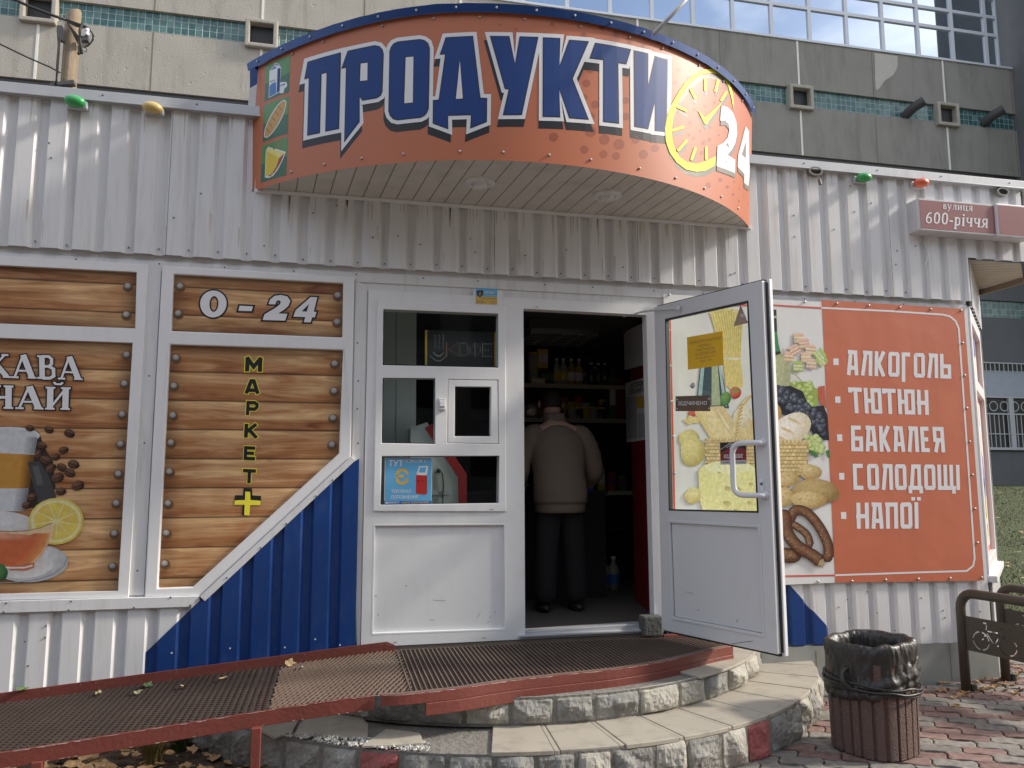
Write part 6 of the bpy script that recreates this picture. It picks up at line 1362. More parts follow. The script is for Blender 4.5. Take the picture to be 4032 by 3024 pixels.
# bag: folded over the rim, gathered and wrinkled
mb = MB(); n = 200; prof0 = [(1.04, .335), (1.10, .345), (1.13, .365), (1.10, .385), (1.145, .40), (1.10, .425), (1.07, .45), (1.06, .49), (1.08, .53), (1.09, .565), (1.06, .592), (1.0, .602), (.92, .597), (.86, .575), (.84, .52), (.83, .44), (.8, .36), (.55, .32), (0.02, .31)]
prof = [(p[0]+(q[0]-p[0])*t, p[1]+(q[1]-p[1])*t) for p, q in zip(prof0, prof0[1:]) for t in (0, .5)]+[prof0[-1]]
vs = []
for k, (f_, z) in enumerate(prof):
    for j in range(n):
        a = 2*math.pi*j/n; c, s = math.cos(a), math.sin(a); r = .205/(abs(c)**2.5+abs(s)**2.5)**(1/2.5)*f_
        q_ = Vector((c*3.1+z*2, s*3.1, z*5)); w = (.30-abs(noise.noise(q_*1.2)))*.020+(.25-abs(noise.noise(q_*2.9+Vector((7, 0, 0)))))*.013+(.2-abs(noise.noise(Vector((c*11, s*11, z*7)))))*.010
        zz = z+noise.noise(Vector((c*2.3, s*2.3, 4)))*.016+(.05*c*math.cos(2.6)+.05*s*math.sin(2.6))*(1 if k < 14 else .25)*(-1)
        vs.append((bx_+(r+w)*math.cos(a+.35), by_+(r+w)*math.sin(a+.35), zz))
mb.add(vs, [(i*n+j, i*n+(j+1) % n, (i+1)*n+(j+1) % n, (i+1)*n+j) for i in range(len(prof)-1) for j in range(n)]); mb.build('bin_bag', M['bag'], bn, smooth=True)
mb = MB()
for k, (dz, rr_) in enumerate(((.385, 1.13), (.362, 1.15), (.352, 1.11))):
    pth = [(bx_+(.212*rr_+.008*noise.noise(Vector((math.cos(a)*2, math.sin(a)*2, k))))*math.cos(a)*1.04, by_+.212*rr_*math.sin(a)*1.04, dz+.02*math.cos(a-2.6)+.012*noise.noise(Vector((math.cos(a)*2, math.sin(a)*2, k+7)))) for a in (2*math.pi*i/60 for i in range(61))]
    mb.tube(pth, .006, 6)
mb.tube([(bx_-.20+.055*math.cos(t), by_-.10+.02*math.sin(t), .415+.05*math.sin(t)) for t in (i*.5 for i in range(13))], .014, 7); mb.build('bag_tie', M['bag'], bn, smooth=True)

# ================================================================ BICYCLE RACKS
def bike_rack(x, y, ang, label):
    t = thing('bike_rack', label, 'bike rack', (x, y, 0), 'bicycle racks beside the shop corner')
    e = Vector((math.cos(ang), math.sin(ang), 0)); L_ = .95; hgt = .685; r = .033; o = Vector((x, y, 0)); rad = .11
    path = [o+Vector((0, 0, -.02))]+[o+Vector((0, 0, hgt-rad))]+[o+e*(rad-rad*math.cos(k*math.pi/12))+Vector((0, 0, hgt-rad+rad*math.sin(k*math.pi/12))) for k in range(1, 7)]
    path += [o+e*(L_-rad+rad*math.sin(k*math.pi/12))+Vector((0, 0, hgt-rad+rad*math.cos(k*math.pi/12))) for k in range(0, 7)]+[o+e*L_+Vector((0, 0, -.02))]
    mb = MB(); mb.tube(path, r, 14); mb.build('tube_frame', M['rack'], t, smooth=True)
    pl = Plane((x, y), (e.x, e.y)); S_ = 1 if pl.n.dot(CP-o) > 0 else -1
    if S_ < 0: pl = Plane((x+e.x*L_, y+e.y*L_), (-e.x, -e.y))
    flip = S_ < 0; z0, z1 = .29, .525; w0, w1 = .02, L_-.02
    def T(p): s, z = p; return ((L_-s) if flip else s, z)
    # bicycle cut through the plate
    holes = []; 
    def seg(pts, w, cl=False): 
        for q in ribbon(pts, w, cl): holes.append(q)
    cx1, cx2, cz, wr = .145, .345, .372, .060
    for a0, a1 in ((.12, 1.45), (1.7, 3.0), (3.25, 4.6), (4.8, 6.1)):
        for c_ in (cx1, cx2):
            pts = [(c_+wr*math.cos(a0+(a1-a0)*i/7), cz+wr*math.sin(a0+(a1-a0)*i/7)) for i in range(8)]
            holes.append([(c_+(wr+.006)*math.cos(a0+(a1-a0)*i/7), cz+(wr+.006)*math.sin(a0+(a1-a0)*i/7)) for i in range(8)]+[(c_+(wr-.006)*math.cos(a0+(a1-a0)*i/7), cz+(wr-.006)*math.sin(a0+(a1-a0)*i/7)) for i in range(7, -1, -1)])
    for a, b in (((.198, .447), (.285, .447)), ((.192, .432), (.236, .372)), ((.292, .432), (.250, .372)), ((.262, .360), (.292, .360)), ((.188, .452), (.196, .488)), ((.166, .496), (.196, .496)), ((.286, .476), (.318, .476)), ((.168, .392), (.150, .378)), ((.182, .424), (.171, .404)), ((.300, .440), (.296, .460)), ((.302, .424), (.318, .404))): seg([a, b], .011)
    def inside(x_, z_, h):
        r_ = False
        for (ax, az), (bx1_, bz1_) in zip(h, h[1:]+h[:1]):
            if (az > z_) != (bz1_ > z_) and x_ < (bx1_-ax)*(z_-az)/(bz1_-az)+ax: r_ = not r_
        return r_
    bbs = [(min(p[0] for p in h), max(p[0] for p in h), min(p[1] for p in h), max(p[1] for p in h), h) for h in holes]
    mb = MB(); cs_ = .0036; nx_ = int((w1-w0)/cs_); nz_ = int((z1-z0)/cs_)
    for j in range(nz_):
        i = 0
        while i < nx_:
            def hit(i_): 
                x_, z_ = w0+(i_+.5)*cs_, z0+(j+.5)*cs_; return any(b[0] <= x_ <= b[1] and b[2] <= z_ <= b[3] and inside(x_, z_, b[4]) for b in bbs)
            if hit(i): i += 1; continue
            k_ = i
            while k_ < nx_ and not hit(k_): k_ += 1
            a_, b_ = T((w0+i*cs_, 0))[0], T((w0+k_*cs_, 0))[0]; a_, b_ = min(a_, b_), max(a_, b_)
            c_ = [pl.at((a_, z0+j*cs_), .004), pl.at((b_, z0+j*cs_), .004), pl.at((b_, z0+(j+1)*cs_), .004), pl.at((a_, z0+(j+1)*cs_), .004)]
            mb.add(c_+[p-pl.n*.008 for p in c_], [(0, 1, 2, 3), (7, 6, 5, 4), (0, 3, 7, 4), (1, 5, 6, 2)]); i = k_
    mb.build('sign_plate', M['rack'], t)
    mb = MB(); mb.box((x-.05, y-.05, -.008), (x+.05, y+.05, .004)); mb.tube([(x+.05, y-.02, .0), (x+.05, y-.02, .05)], .02, 10); mb.build('base_plate', M['rack'], t, bevel=.003)
rp1 = on_z(3805, 2722, 0); rp2 = on_z(3962, 2680, 0)
bike_rack(rp1.x, rp1.y, R(-82), 'brown steel bike rack with a bicycle cut out, nearer the bin')
bike_rack(rp2.x, rp2.y, R(-82), 'second brown steel bike rack, partly hidden behind the one nearer the bin')
# ================================================================ PERSON
FL = .483
pe = thing('person', 'man in a beige jacket and black trousers seen from behind inside the doorway', 'person', (1.70, .72, FL))
def skin(name, verts, edges, rads, m, parent, sub=2, root=0, folds=0):
    me = bpy.data.meshes.new(name); me.from_pydata(verts, edges, []); o = bpy.data.objects.new(name, me); COL.objects.link(o); me.materials.append(m)
    o.parent = parent; mm = Matrix(); q = parent
    while q: mm = q.matrix_basis @ mm; q = q.parent
    me.transform(mm.inverted())
    md = o.modifiers.new('skin', 'SKIN'); md.use_smooth_shade = True; 
    for i, r in enumerate(rads):
        sv = me.skin_vertices[0].data[i]; sv.radius = r if isinstance(r, tuple) else (r, r); sv.use_root = (i == root)
    s = o.modifiers.new('sub', 'SUBSURF'); s.levels = sub; s.render_levels = sub
    if folds:
        s.levels = s.render_levels = sub+2; tx = bpy.data.textures.new(name+'_folds', 'CLOUDS'); tx.noise_scale = .11; tx.noise_type = 'SOFT_NOISE'; tx.noise_depth = 2; dm = o.modifiers.new('folds', 'DISPLACE'); dm.texture = tx; dm.strength = folds; dm.mid_level = .5; dm.texture_coords = 'GLOBAL'
    return o
px0, py0 = 1.715, .74
def V(x, y, z): return (px0+x, py0+y, FL+z)
bv = [V(0, 0, .93), V(0, .02, 1.08), V(0, .05, 1.24), V(0, .09, 1.40), V(0, .16, 1.47), V(0, .21, 1.54), V(0, .25, 1.64),
      V(-.10, 0, .88), V(-.115, .0, .50), V(-.125, -.02, .10), V(-.13, .07, .035), V(.10, .0, .88), V(.115, .01, .50), V(.125, .0, .10), V(.135, .09, .035),
      V(-.21, .09, 1.37), V(-.285, .08, 1.10), V(-.24, .28, .98), V(-.20, .36, .97), V(.21, .09, 1.37), V(.285, .08, 1.10), V(.24, .28, .98), V(.20, .36, .97)]
be = [(0, 1), (1, 2), (2, 3), (3, 4), (4, 5), (5, 6), (0, 7), (7, 8), (8, 9), (9, 10), (0, 11), (11, 12), (12, 13), (13, 14), (3, 15), (15, 16), (16, 17), (17, 18), (3, 19), (19, 20), (20, 21), (21, 22)]
br = [(.10, .08), (.12, .08), (.13, .09), (.10, .08), .06, .075, .09, .08, .055, .04, .04, .08, .055, .04, .04, .065, .05, .04, .035, .065, .05, .04, .035]
skin('body', bv, be, br, M['skin'], pe)
mb = MB(); nj = 48; rgs = [(.755, .192, .152, .0), (.77, .198, .158, .0), (.82, .198, .158, .0), (.835, .212, .168, -.004), (.93, .212, .168, .0), (1.05, .208, .160, .02), (1.18, .212, .155, .04), (1.29, .216, .148, .06), (1.36, .20, .135, .08), (1.405, .165, .122, .10), (1.44, .118, .104, .125), (1.47, .094, .092, .145), (1.535, .088, .086, .165), (1.54, .080, .078, .165)]
fine = []
for (a, b) in zip(rgs, rgs[1:]):
    for t in (0, .25, .5, .75): fine.append(tuple(p+(q-p)*t for p, q in zip(a, b)))
fine.append(rgs[-1]); vs = []
def fold(p, k): return k*(noise.fractal(Vector((p[0]*4.2, p[1]*4.2, p[2]*8.5)), .8, 2.0, 4)+.8*(.3-abs(noise.noise(Vector((p[0]*5, p[1]*5, p[2]*3.4+p[0]*5))))))
for z, rx, ry, yc in fine:
    for i_ in range(nj):
        a = 2*math.pi*i_/nj; c_, s_ = math.cos(a), math.sin(a); p = (rx*c_, ry*s_, z); f_ = 1+fold(p, .05)*(1 if .86 < z < 1.42 else .3)+(.012*math.cos(a*24) if z < .85 else 0); vs.append(V(p[0]*f_, p[1]*f_+yc, z))
mb.add(vs, [(r_*nj+i_, r_*nj+(i_+1) % nj, (r_+1)*nj+(i_+1) % nj, (r_+1)*nj+i_) for r_ in range(len(fine)-1) for i_ in range(nj)])
for sd in (-1, 1):
    pth = [Vector((.13*sd, .085, 1.375)), Vector((.20*sd, .085, 1.345)), Vector((.258*sd, .08, 1.26)), Vector((.292*sd, .075, 1.15)), Vector((.308*sd, .085, 1.06)), Vector((.292*sd, .16, 1.01)), Vector((.262*sd, .25, .985)), Vector((.245*sd, .295, .977))]
    rad = [.085, .094, .088, .080, .078, .068, .056, .046]; P2 = []; R2_ = []
    for q in range(len(pth)-1):
        for t in (0, .2, .4, .6, .8): P2.append(pth[q].lerp(pth[q+1], t)); R2_.append(rad[q]+(rad[q+1]-rad[q])*t)
    P2.append(pth[-1]); R2_.append(rad[-1]); a0_ = None; vs = []; n_ = 20
    for q, p in enumerate(P2):
        t = (P2[min(q+1, len(P2)-1)]-P2[max(q-1, 0)]).normalized()
        if a0_ is None: a0_ = t.orthogonal().normalized()
        a0_ = (a0_-t*a0_.dot(t)).normalized(); b0_ = t.cross(a0_)
        for k in range(n_):
            w = a0_*math.cos(2*math.pi*k/n_)+b0_*math.sin(2*math.pi*k/n_); r_ = R2_[q]*(1+1.6*fold((p.x*2+w.x*.1, p.y*2+w.y*.1, p.z*1.6), .06)); vs.append(V(*(p+w*r_)))
    mb.add(vs, [(q*n_+k, q*n_+(k+1) % n_, (q+1)*n_+(k+1) % n_, (q+1)*n_+k) for q in range(len(P2)-1) for k in range(n_)])
mb.build('jacket', M['jacket'], pe, smooth=True)
tv = [V(0, .0, .93), V(-.085, .01, .75), V(-.115, .01, .46), V(-.13, -.01, .05), V(.085, .01, .75), V(.115, .02, .46), V(.13, .01, .05)]
skin('trousers', tv, [(0, 1), (1, 2), (2, 3), (0, 4), (4, 5), (5, 6)], [(.14, .09), (.105, .11), (.092, .095), (.085, .09), (.105, .11), (.092, .095), (.085, .09)], M['trouser'], pe)
mb = MB(); hc = Vector(V(0, .262, 1.655)); mb.ball(hc-Vector((0, .01, .012)), (.096, .112, .118), 12); mb.build('hair', M['hair'], pe, smooth=True)
for s in (-1, 1):
    mb = MB(); mb.ball(V(.095*s, .262, 1.625), (.014, .028, .034), 6); mb.build('ear', M['skin'], pe, smooth=True)
    mb = MB(); mb.ball(V(.132*s, .06, .035), (.052, .135, .042), 8); mb.build('shoe', M['shoe'], pe, smooth=True)
    hx_ = .215*s; hv = [V(.235*s, .30, .975), V(.205*s, .37, .965), V(.19*s, .42, .96)]; he = [(0, 1), (1, 2)]; hr = [.03, (.035, .022), (.034, .018)]
    for f_ in range(4):
        dx = (.028-.018*f_)*1.0; b = len(hv); hv += [V(.19*s+dx, .455, .955), V(.19*s+dx*1.1, .48, .94), V(.19*s+dx*1.1, .492-.004*abs(f_-1), .92)]; he += [(2, b), (b, b+1), (b+1, b+2)]; hr += [.0095, .009, .008]
    b = len(hv); hv += [V(.165*s, .40, .965), V(.145*s, .425, .955)]; he += [(1, b), (b, b+1)]; hr += [.011, .009]
    skin('hand', hv, he, hr, M['skin'], pe, 1)

# ================================================================ SHOP INTERIOR
cl_ = thing('ceiling_light', 'square louvred ceiling light inside the doorway', 'ceiling light', (1.85, 1.1, 2.70))
mb = MB(); q = [W0.px(2098, 1315, -.78), W0.px(2285, 1320, -.78)]; lx0, lx1, ly0, ly1, lz = 1.50, 2.06, .78, 1.32, 2.655
mb.box((lx0-.02, ly0-.02, lz+.05), (lx1+.02, ly1+.02, lz+.12)); mb.build('light_box', M['dark'], cl_)
mb = MB(); chrome = mat('polished_louvre', (.75, .75, .74), .18, metal=1.0, var=0)
for i in range(5): x = lx0+(lx1-lx0)*i/4; mb.box((x-.004, ly0, lz), (x+.004, ly1, lz+.045))
for i in range(5): y = ly0+(ly1-ly0)*i/4; mb.box((lx0, y-.004, lz+.0005), (lx1, y+.004, lz+.0445))
mb.build('louvre', chrome, cl_)
sh = thing('shop_shelves', 'dark wall shelving behind the man with goods on two boards', 'shelving', (2.1, 2.45, FL))
SHY = 2.0
mb = MB()
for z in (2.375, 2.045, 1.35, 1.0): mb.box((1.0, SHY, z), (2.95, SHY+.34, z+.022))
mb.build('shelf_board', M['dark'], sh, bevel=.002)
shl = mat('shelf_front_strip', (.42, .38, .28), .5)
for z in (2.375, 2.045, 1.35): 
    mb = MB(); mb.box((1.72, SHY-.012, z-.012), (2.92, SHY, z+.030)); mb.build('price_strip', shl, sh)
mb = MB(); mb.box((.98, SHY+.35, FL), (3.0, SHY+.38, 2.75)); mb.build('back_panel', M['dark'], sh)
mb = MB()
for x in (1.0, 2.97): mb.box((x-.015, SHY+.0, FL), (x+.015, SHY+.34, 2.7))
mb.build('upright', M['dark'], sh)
def bottle(x, y, z, r, h, m, label, grp='bottles on the dark shelves', lab=None):
    t = thing('bottle', label, 'bottle', (x, y, z), grp); mb = MB(); mb.lathe([(0, 0), (r, 0), (r, h*.58), (r*.8, h*.68), (r*.36, h*.80), (r*.33, h*.93)], 14, (x, y, z)); mb.build('glass_body', m, t, smooth=True)
    mb = MB(); mb.lathe([(r*.4, h*.92), (r*.4, h), (0, h)], 12, (x, y, z)); mb.build('cap', M['whiteink'], t)
    if lab: mb = MB(); mb.lathe([(r+.001, h*.18), (r+.001, h*.48)], 14, (x, y, z)); mb.build('bottle_label', lab, t, smooth=True)
def box_(x, y, z, w, d, h, m, label, strip=None):
    t = thing('carton', label, 'carton', (x, y, z), 'cartons on the dark shelves'); mb = MB(); mb.box((x-w/2, y, z), (x+w/2, y+d, z+h)); mb.build('carton_body', m, t, bevel=.003)
    if strip: mb = MB(); mb.box((x-w*.42, y-.0015, z+h*.3), (x+w*.42, y, z+h*.72)); mb.build('printed_panel', strip, t)
def jar(x, y, z, r, h, m, label):
    t = thing('jar', label, 'jar', (x, y, z), 'jars on the dark shelves'); mb = MB(); mb.lathe([(0, 0), (r, 0), (r*1.02, h*.1), (r*1.02, h*.75), (r*.8, h*.86)], 14, (x, y, z)); mb.build('jar_body', m, t, smooth=True)
    mb = MB(); mb.lathe([(r*.84, h*.85), (r*.84, h), (0, h)], 14, (x, y, z)); mb.build('lid', M['goldink'], t)
oil = mat('sunflower_oil', (.42, .30, .03), .15, spec=.8); gl2 = mat('dark_green_glass', (.03, .07, .03), .12, spec=.8); purple = mat('purple_card', (.16, .03, .16), .5); gcard = mat('green_card', (.07, .16, .04), .5); yc = mat('yellow_card', (.58, .40, .05), .5); pale = mat('pale_jar', (.40, .38, .32), .3); foil = mat('foil_bag', (.6, .58, .5), .25, metal=.7, bump=.6, bscale=18)
zA_, zB_ = 2.397, 2.067
def wx(u, v): return W0.px(u, v, -SHY-.05)[0]
X = lambda u: W0.px(u, 1470, -SHY-.05)[0]
jar(X(2108), SHY+.12, zA_+.0, .055, .16, pale, 'pale jar at the left end of the upper shelf under another jar'); jar(X(2108), SHY+.12, zA_+.165, .055, .16, pale, 'pale jar stacked on top of another jar at the left end of the upper shelf')
box_(X(2140), SHY+.06, zA_+.165, .10, .1, .19, yc, 'yellow and white carton standing on top of a black one', M['paperw']); box_(X(2158), SHY+.06, zA_, .17, .12, .155, M['black'], 'black carton with green price tag on the upper shelf', gcard)
box_(X(2115), SHY+.01, zA_, .14, .03, .06, M['goldink'], 'small gold carton at the front edge of the upper shelf', M['paperw'])
bottle(X(2196), SHY+.08, zA_, .042, .27, pale, 'clear bottle on the upper shelf beside the black carton', lab=yc); bottle(X(2222), SHY+.08, zA_, .042, .27, pale, 'clear bottle on the upper shelf next to the oil bottles', lab=yc)
bottle(X(2253), SHY+.08, zA_, .045, .27, oil, 'yellow oil bottle on the upper shelf, next to the clear bottles', lab=M['paperw']); bottle(X(2283), SHY+.08, zA_, .045, .27, oil, 'yellow oil bottle on the upper shelf, nearer the dim jars', lab=M['paperw'])
for i, u in enumerate((2335, 2362, 2388)): bottle(X(u), SHY+.1, zA_, .042, .24, gl2, 'dim dark bottle on the right half of the upper shelf')
box_(X(2412), SHY+.06, zB_+.02, .07, .1, .42, gcard, 'tall green and white packet near the right end of the lower shelf', M['paperw']); box_(X(2438), SHY+.06, zB_+.02, .09, .1, .40, M['cabred'], 'tall red packet near the right end of the lower shelf')
t = thing('foil_bag', 'crumpled silver foil bag on the lower shelf beside an orange box', 'bag', (X(2098), SHY, zB_)); mb = MB(); mb.ball((X(2098), SHY+.07, zB_+.075), (.085, .05, .085), 9); mb.build('bag_body', foil, t)
box_(X(2150), SHY+.05, zB_, .11, .1, .10, mat('orange_card', (.55, .17, .04), .5), 'orange box on the lower shelf left of the man\'s head', M['redink'])
for i, u in enumerate((2258, 2285, 2312, 2340, 2372)): jar(X(u), SHY+.12, zB_, .05, .13, (pale, gl2, yc, pale, gl2)[i], 'dim jar on the lower shelf right of the man\'s head')
rg = random.Random(33); pal = [yc, gcard, M['redink'], M['tan'], M['midblue'], M['paperw'], purple, M['goldink']]; pn = ['yellow', 'green', 'dark red', 'tan', 'blue', 'white', 'purple', 'gold']
for zz_, shn, us in ((zB_, 'lower', (2245, 2270, 2298, 2326, 2354, 2395, 2408)), (zA_, 'upper', (2316, 2348, 2375, 2400, 2420, 2440)), (FL+.91, 'counter', (2300, 2340, 2375, 2412, 2450)), (1.372, 'bottom', (2320, 2360, 2400, 2440))):
    for u in us:
        k = rg.randrange(8); k2 = (k+1+rg.randrange(6)) % 8; x = X(u) if shn != 'counter' else 1.95+.06*us.index(u); y = (SHY+.23 if shn in ('lower', 'upper') else SHY+.03) if shn != 'counter' else 1.42
        if shn == 'counter' and x > 2.28: continue
        w_ = rg.uniform(.05, .08); h_ = rg.uniform(.12, .26) if shn != 'counter' else rg.uniform(.05, .1)
        place = {'lower': 'at the back of the lower shelf', 'upper': 'at the back of the upper shelf', 'counter': 'on the dark counter beside the man', 'bottom': 'on the lowest shelf board behind the man'}[shn]
        box_(x, y, zz_, w_, .06, h_, pal[k], pn[k]+' packet with a '+pn[k2]+' panel '+place, pal[k2])
# red fridge with the customer information board
fr_ = thing('red_fridge', 'tall red fridge inside the doorway covered with notices', 'fridge', (2.40, .65, FL))
FP = Plane((2.455, 1.10), (2.315-2.455, .30-1.10))      # its side towards the door opening
fl_ = [(0, FL+.005), (.80, FL+.005), (.80, 2.62), (0, 2.62)]
mb = MB(); mb.slab(FP, fl_, (), 0, -.5, 0, True); mb.build('cabinet', M['cabred'], fr_, bevel=.004)
nb_ = thing('notice_board', 'white consumer information board with leaflets fixed to the red fridge', 'notice', tuple(FP.at((.4, 1.5), .01)))
cN = cr(2050, 1150, .36166)
mb = MB(); mb.slab(FP, FP.pts(cN((1145, 992), (1395, 918), (1400, 1600), (1160, 1640))), (), .006, 0, 0, True); mb.slab(FP, FP.pts(cN((1128, 438), (1375, 318), (1385, 780), (1138, 850))), (), .006, 0, 0, True); mb.build('board', M['paperw'], nb_)
mb = MB(); font_text(mb, 'КУТОЧОК', FP, cN((1204, 990), (1342, 960), (1342, 1020), (1204, 1052)), .0075, 0, bold=.03); font_text(mb, 'СПОЖИВАЧА', FP, cN((1180, 1066), (1400, 1020), (1400, 1072), (1180, 1122)), .0075, 0, bold=.03); mb.build('lettering', M['ink'], nb_)
mb = MB(); poly_px(mb, FP, cN((1152, 1150), (1262, 1140), (1268, 1590), (1162, 1600)), .0075, 0); poly_px(mb, FP, cN((1278, 1330), (1392, 1310), (1394, 1575), (1284, 1590)), .0075, 0)
poly_px(mb, FP, cN((1250, 1145), (1395, 1118), (1395, 1260), (1272, 1262)), .0085, 1); mb.build('leaflet', [mat('grey_leaflet', (.40, .40, .42), .7), yc], nb_)
mb = MB()
for i in range(9): y = 470+i*38; poly_px(mb, FP, cN((1150, y+4), (1360, y-92), (1360, y-88), (1150, y+8)), .0075, 0)
mb.build('small_print', mat('grey_print', (.3, .3, .3), .8), nb_)
# drinks fridge deeper inside and stock under the shelves
for i, (x, y, h) in enumerate(((2.18, 1.75, .30), (2.30, 1.8, .32), (2.42, 1.75, .30), (2.52, 1.78, .30))): bottle(x, y, FL, .055, h, pale, 'big clear water bottle standing on the floor behind the man', 'water bottles on the floor', M['midblue'])
cn_ = thing('shop_counter', 'dark counter in front of the man with packed goods', 'counter', (1.7, 1.45, FL)); mb = MB(); mb.box((.9, 1.35, FL), (2.3, 1.75, FL+.88)); mb.build('cabinet', M['dark'], cn_); mb = MB(); mb.box((.88, 1.33, FL+.88), (2.32, 1.77, FL+.91)); mb.build('worktop', M['ceil'], cn_, bevel=.004)
# payment terminal seen through the fixed window
te = thing('payment_terminal', 'payment terminal with a red edge behind the window panes', 'terminal', (.62, .45, FL))
TP = Plane((0, .30), (1, 0))
mb = MB(); q = TP.pts(cP((300, 1000), (420, 960), (475, 1080), (640, 1330), (650, 1700), (300, 1700)), 0); mb.slab(TP, q, (), 0, -.3, 0, True); mb.build('housing', M['paleG'], te)
mb = MB(); q = TP.pts(cP((402, 1000), (456, 968), (700, 1330), (700, 1700), (642, 1700), (640, 1352), (545, 1210)), .012); mb.slab(TP, q, (), .012, -.32, 0, True); mb.build('red_edge', M['terminalred'], te, bevel=.004)
mb = MB(); q = TP.pts(cP((452, 1450), (572, 1445), (572, 1474), (452, 1478)), .008); mb.slab(TP, q, (), .008, 0); mb.build('socket_strip', M['paperw'], te)
mb = MB(); pth = [TP.at(TP.px(u, v, .012), .012) for u, v in cP((500, 1305), (525, 1320), (535, 1400), (530, 1480), (528, 1540))]; mb.tube(pth, .004, 5); mb.ball(pth[0], .016, 6); mb.build('lead', M['cable'], te)
wp = thing('partition_panel', 'pale grey green wall panel seen through the upper window panes', 'partition', (.35, .5, FL)); PP_ = Plane((0, .52), (1, 0))
mb = MB(); q = PP_.pts(cP((60, 120), (342, 120), (336, 1560), (60, 1560)), 0); mb.slab(PP_, q, (), 0, -.03, 0, True); mb.build('panel', M['paleG'], wp)
mb = MB(); q = PP_.pts(cP((197, 120), (201, 120), (196, 1560), (192, 1560)), .0015); mb.slab(PP_, q, (), .0015, 0); mb.build('panel_joint', M['dark'], wp)
# coffee LED panel
led = thing('led_panel', 'dark coffee LED panel hanging inside the top window pane', 'LED sign', (1.0, .2, 2.2)); LP_ = Plane((0, .16), (1, 0))
mb = MB(); q = LP_.pts(cP((404, 305), (908, 320), (908, 566), (404, 556)), 0); mb.slab(LP_, q, (), 0, -.012, 0, True); mb.build('board', M['black'], led)
mb = MB()
for a in (cP((404, 305), (418, 306), (418, 558), (404, 557)), cP((896, 318), (908, 318), (908, 567), (896, 566))): mb.slab(LP_, LP_.pts(a, .004), (), .004, -.013)
mb.build('side_strip', yc, led)
def emi(name, c, s):
    m = bpy.data.materials.new(name); m.use_nodes = True; p = m.node_tree.nodes['Principled BSDF']; p.inputs['Base Color'].default_value = c+(1,); p.inputs['Emission Color'].default_value = c+(1,); p.inputs['Emission Strength'].default_value = s; return m
mb = MB(); ld = []
def dots(x0, y0, w, h, rows, mi):
    for r_, row in enumerate(rows):
        for c_, ch in enumerate(row):
            if ch != '.': ld.append((x0+w*c_/(len(row)-1), y0+h*r_/(len(rows)-1), mi))
dots(556, 398, 76, 88, ['#...#', '#..#.', '#.#..', '##...', '#.#..', '#..#.', '#...#'], 0); dots(648, 400, 56, 88, ['.###.', '#...#', '#...#', '#...#', '#...#', '#...#', '.###.'], 1)
dots(722, 402, 72, 88, ['..#..', '.###.', '#.#.#', '#.#.#', '#.#.#', '.###.', '..#..'], 1); dots(812, 404, 60, 88, ['####', '#...', '#...', '###.', '#...', '#...', '####'], 1)
for a in range(9): ld.append((472+(a//3)*30, 345+(a % 3)*38, 1)); ld.append((478+(a//3)*28, 364+(a % 3)*36, 1))
for a in range(12): t = a/11; ld.append((442+112*t, 490+36*math.sin(t*3.14), 1)); ld.append((462+75*t, 465+26*math.sin(t*3.14), 1))
for x, y, mi in ld:
    u, v = cP((x, y))[0]; mb.fill(LP_, LP_.pts(ell(u, v, 1.25, 1.25, 6), .003), (), .003, mi)
mb.build('led_dots', [emi('led_orange', (.8, .42, .25), .35), emi('led_white', (.6, .62, .6), .22)], led)

# ================================================================ OFFICE BUILDING BEHIND
ofb = thing('office_building', 'big rendered office building with bands of windows and glass blocks behind the shop', 'office building', (8, 18, 1.2))
FY = 18.0; FB = Plane((0, FY), (1, 0)); XL, XR = -22.0, 24.85
H = HC
X_SHADE = -8.566+6.06*2.5  # from this joint rightwards the wall colour carries painted wing shade
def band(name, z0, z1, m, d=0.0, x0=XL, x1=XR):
    if m is M['concrete'] and x1 > X_SHADE:
        band(name, z0, z1, M['concrete_shaded'], d, X_SHADE, x1); x1 = X_SHADE-.002
    mb = MB(); mb.slab(FB, [(x0, z0), (x1, z0), (x1, z1), (x0, z1)], (), d, -.4, 0, True); return mb.build(name, m, ofb)
zs1, zs2 = 13.02+H, 13.70+H; zw = 15.50+H; zl = 11.21+H
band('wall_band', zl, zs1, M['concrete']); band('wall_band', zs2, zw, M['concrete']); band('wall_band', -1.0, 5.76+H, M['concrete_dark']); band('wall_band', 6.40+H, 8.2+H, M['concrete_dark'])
band('glass_block_band', zs1, zs2, M['blocks'], -.10); band('glass_block_band', 5.76+H, 6.40+H, M['blocks'], -.10)
# panel joints
mb = MB(); xs_ = [-8.566+6.06*k for k in range(-2, 6)]
for x in xs_:
    for z0, z1 in ((zl, zs1), (zs2, zw)): mb.slab(FB, [(x-.035, z0), (x+.035, z0), (x+.035, z1), (x-.035, z1)], (), .015, 0)
mb.build('sealant_strip', M['sealant'], ofb)
mb = MB()
for x in [q+3.03 for q in xs_]:
    for z0, z1 in ((zl, zs1), (zs2, zw)): mb.slab(FB, [(x-.015, z0), (x+.015, z0), (x+.015, z1), (x-.015, z1)], (), .006, 0)
mb.build('panel_joint', M['stain'], ofb)
for x in xs_:
    if x < -14: continue
    mb = MB(); xo = x+.0; z0, z1 = zs1-.16, zs2+.06; ou = [(xo-.47, z0), (xo+.47, z0), (xo+.47, z1), (xo-.47, z1)]
    mb.slab(FB, ou, [offset(ou, -.13)], .16, -.3); v_ = mb.build('vent_box', M['ventc'], ofb, bevel=.03); mb = MB(); mb.fill(FB, offset(ou, -.1), (), -.085); mb.build('vent_recess', M['black'], v_)
pc = c4((735, 345), (888, 365), (885, 440), (860, 490), (800, 530), (770, 575), (748, 592), (740, 560)); mb = MB(); mb.fill(FB, FB.pts(pc, .012), (), .012); mb.build('plaster_patch', M['plaster'], ofb)
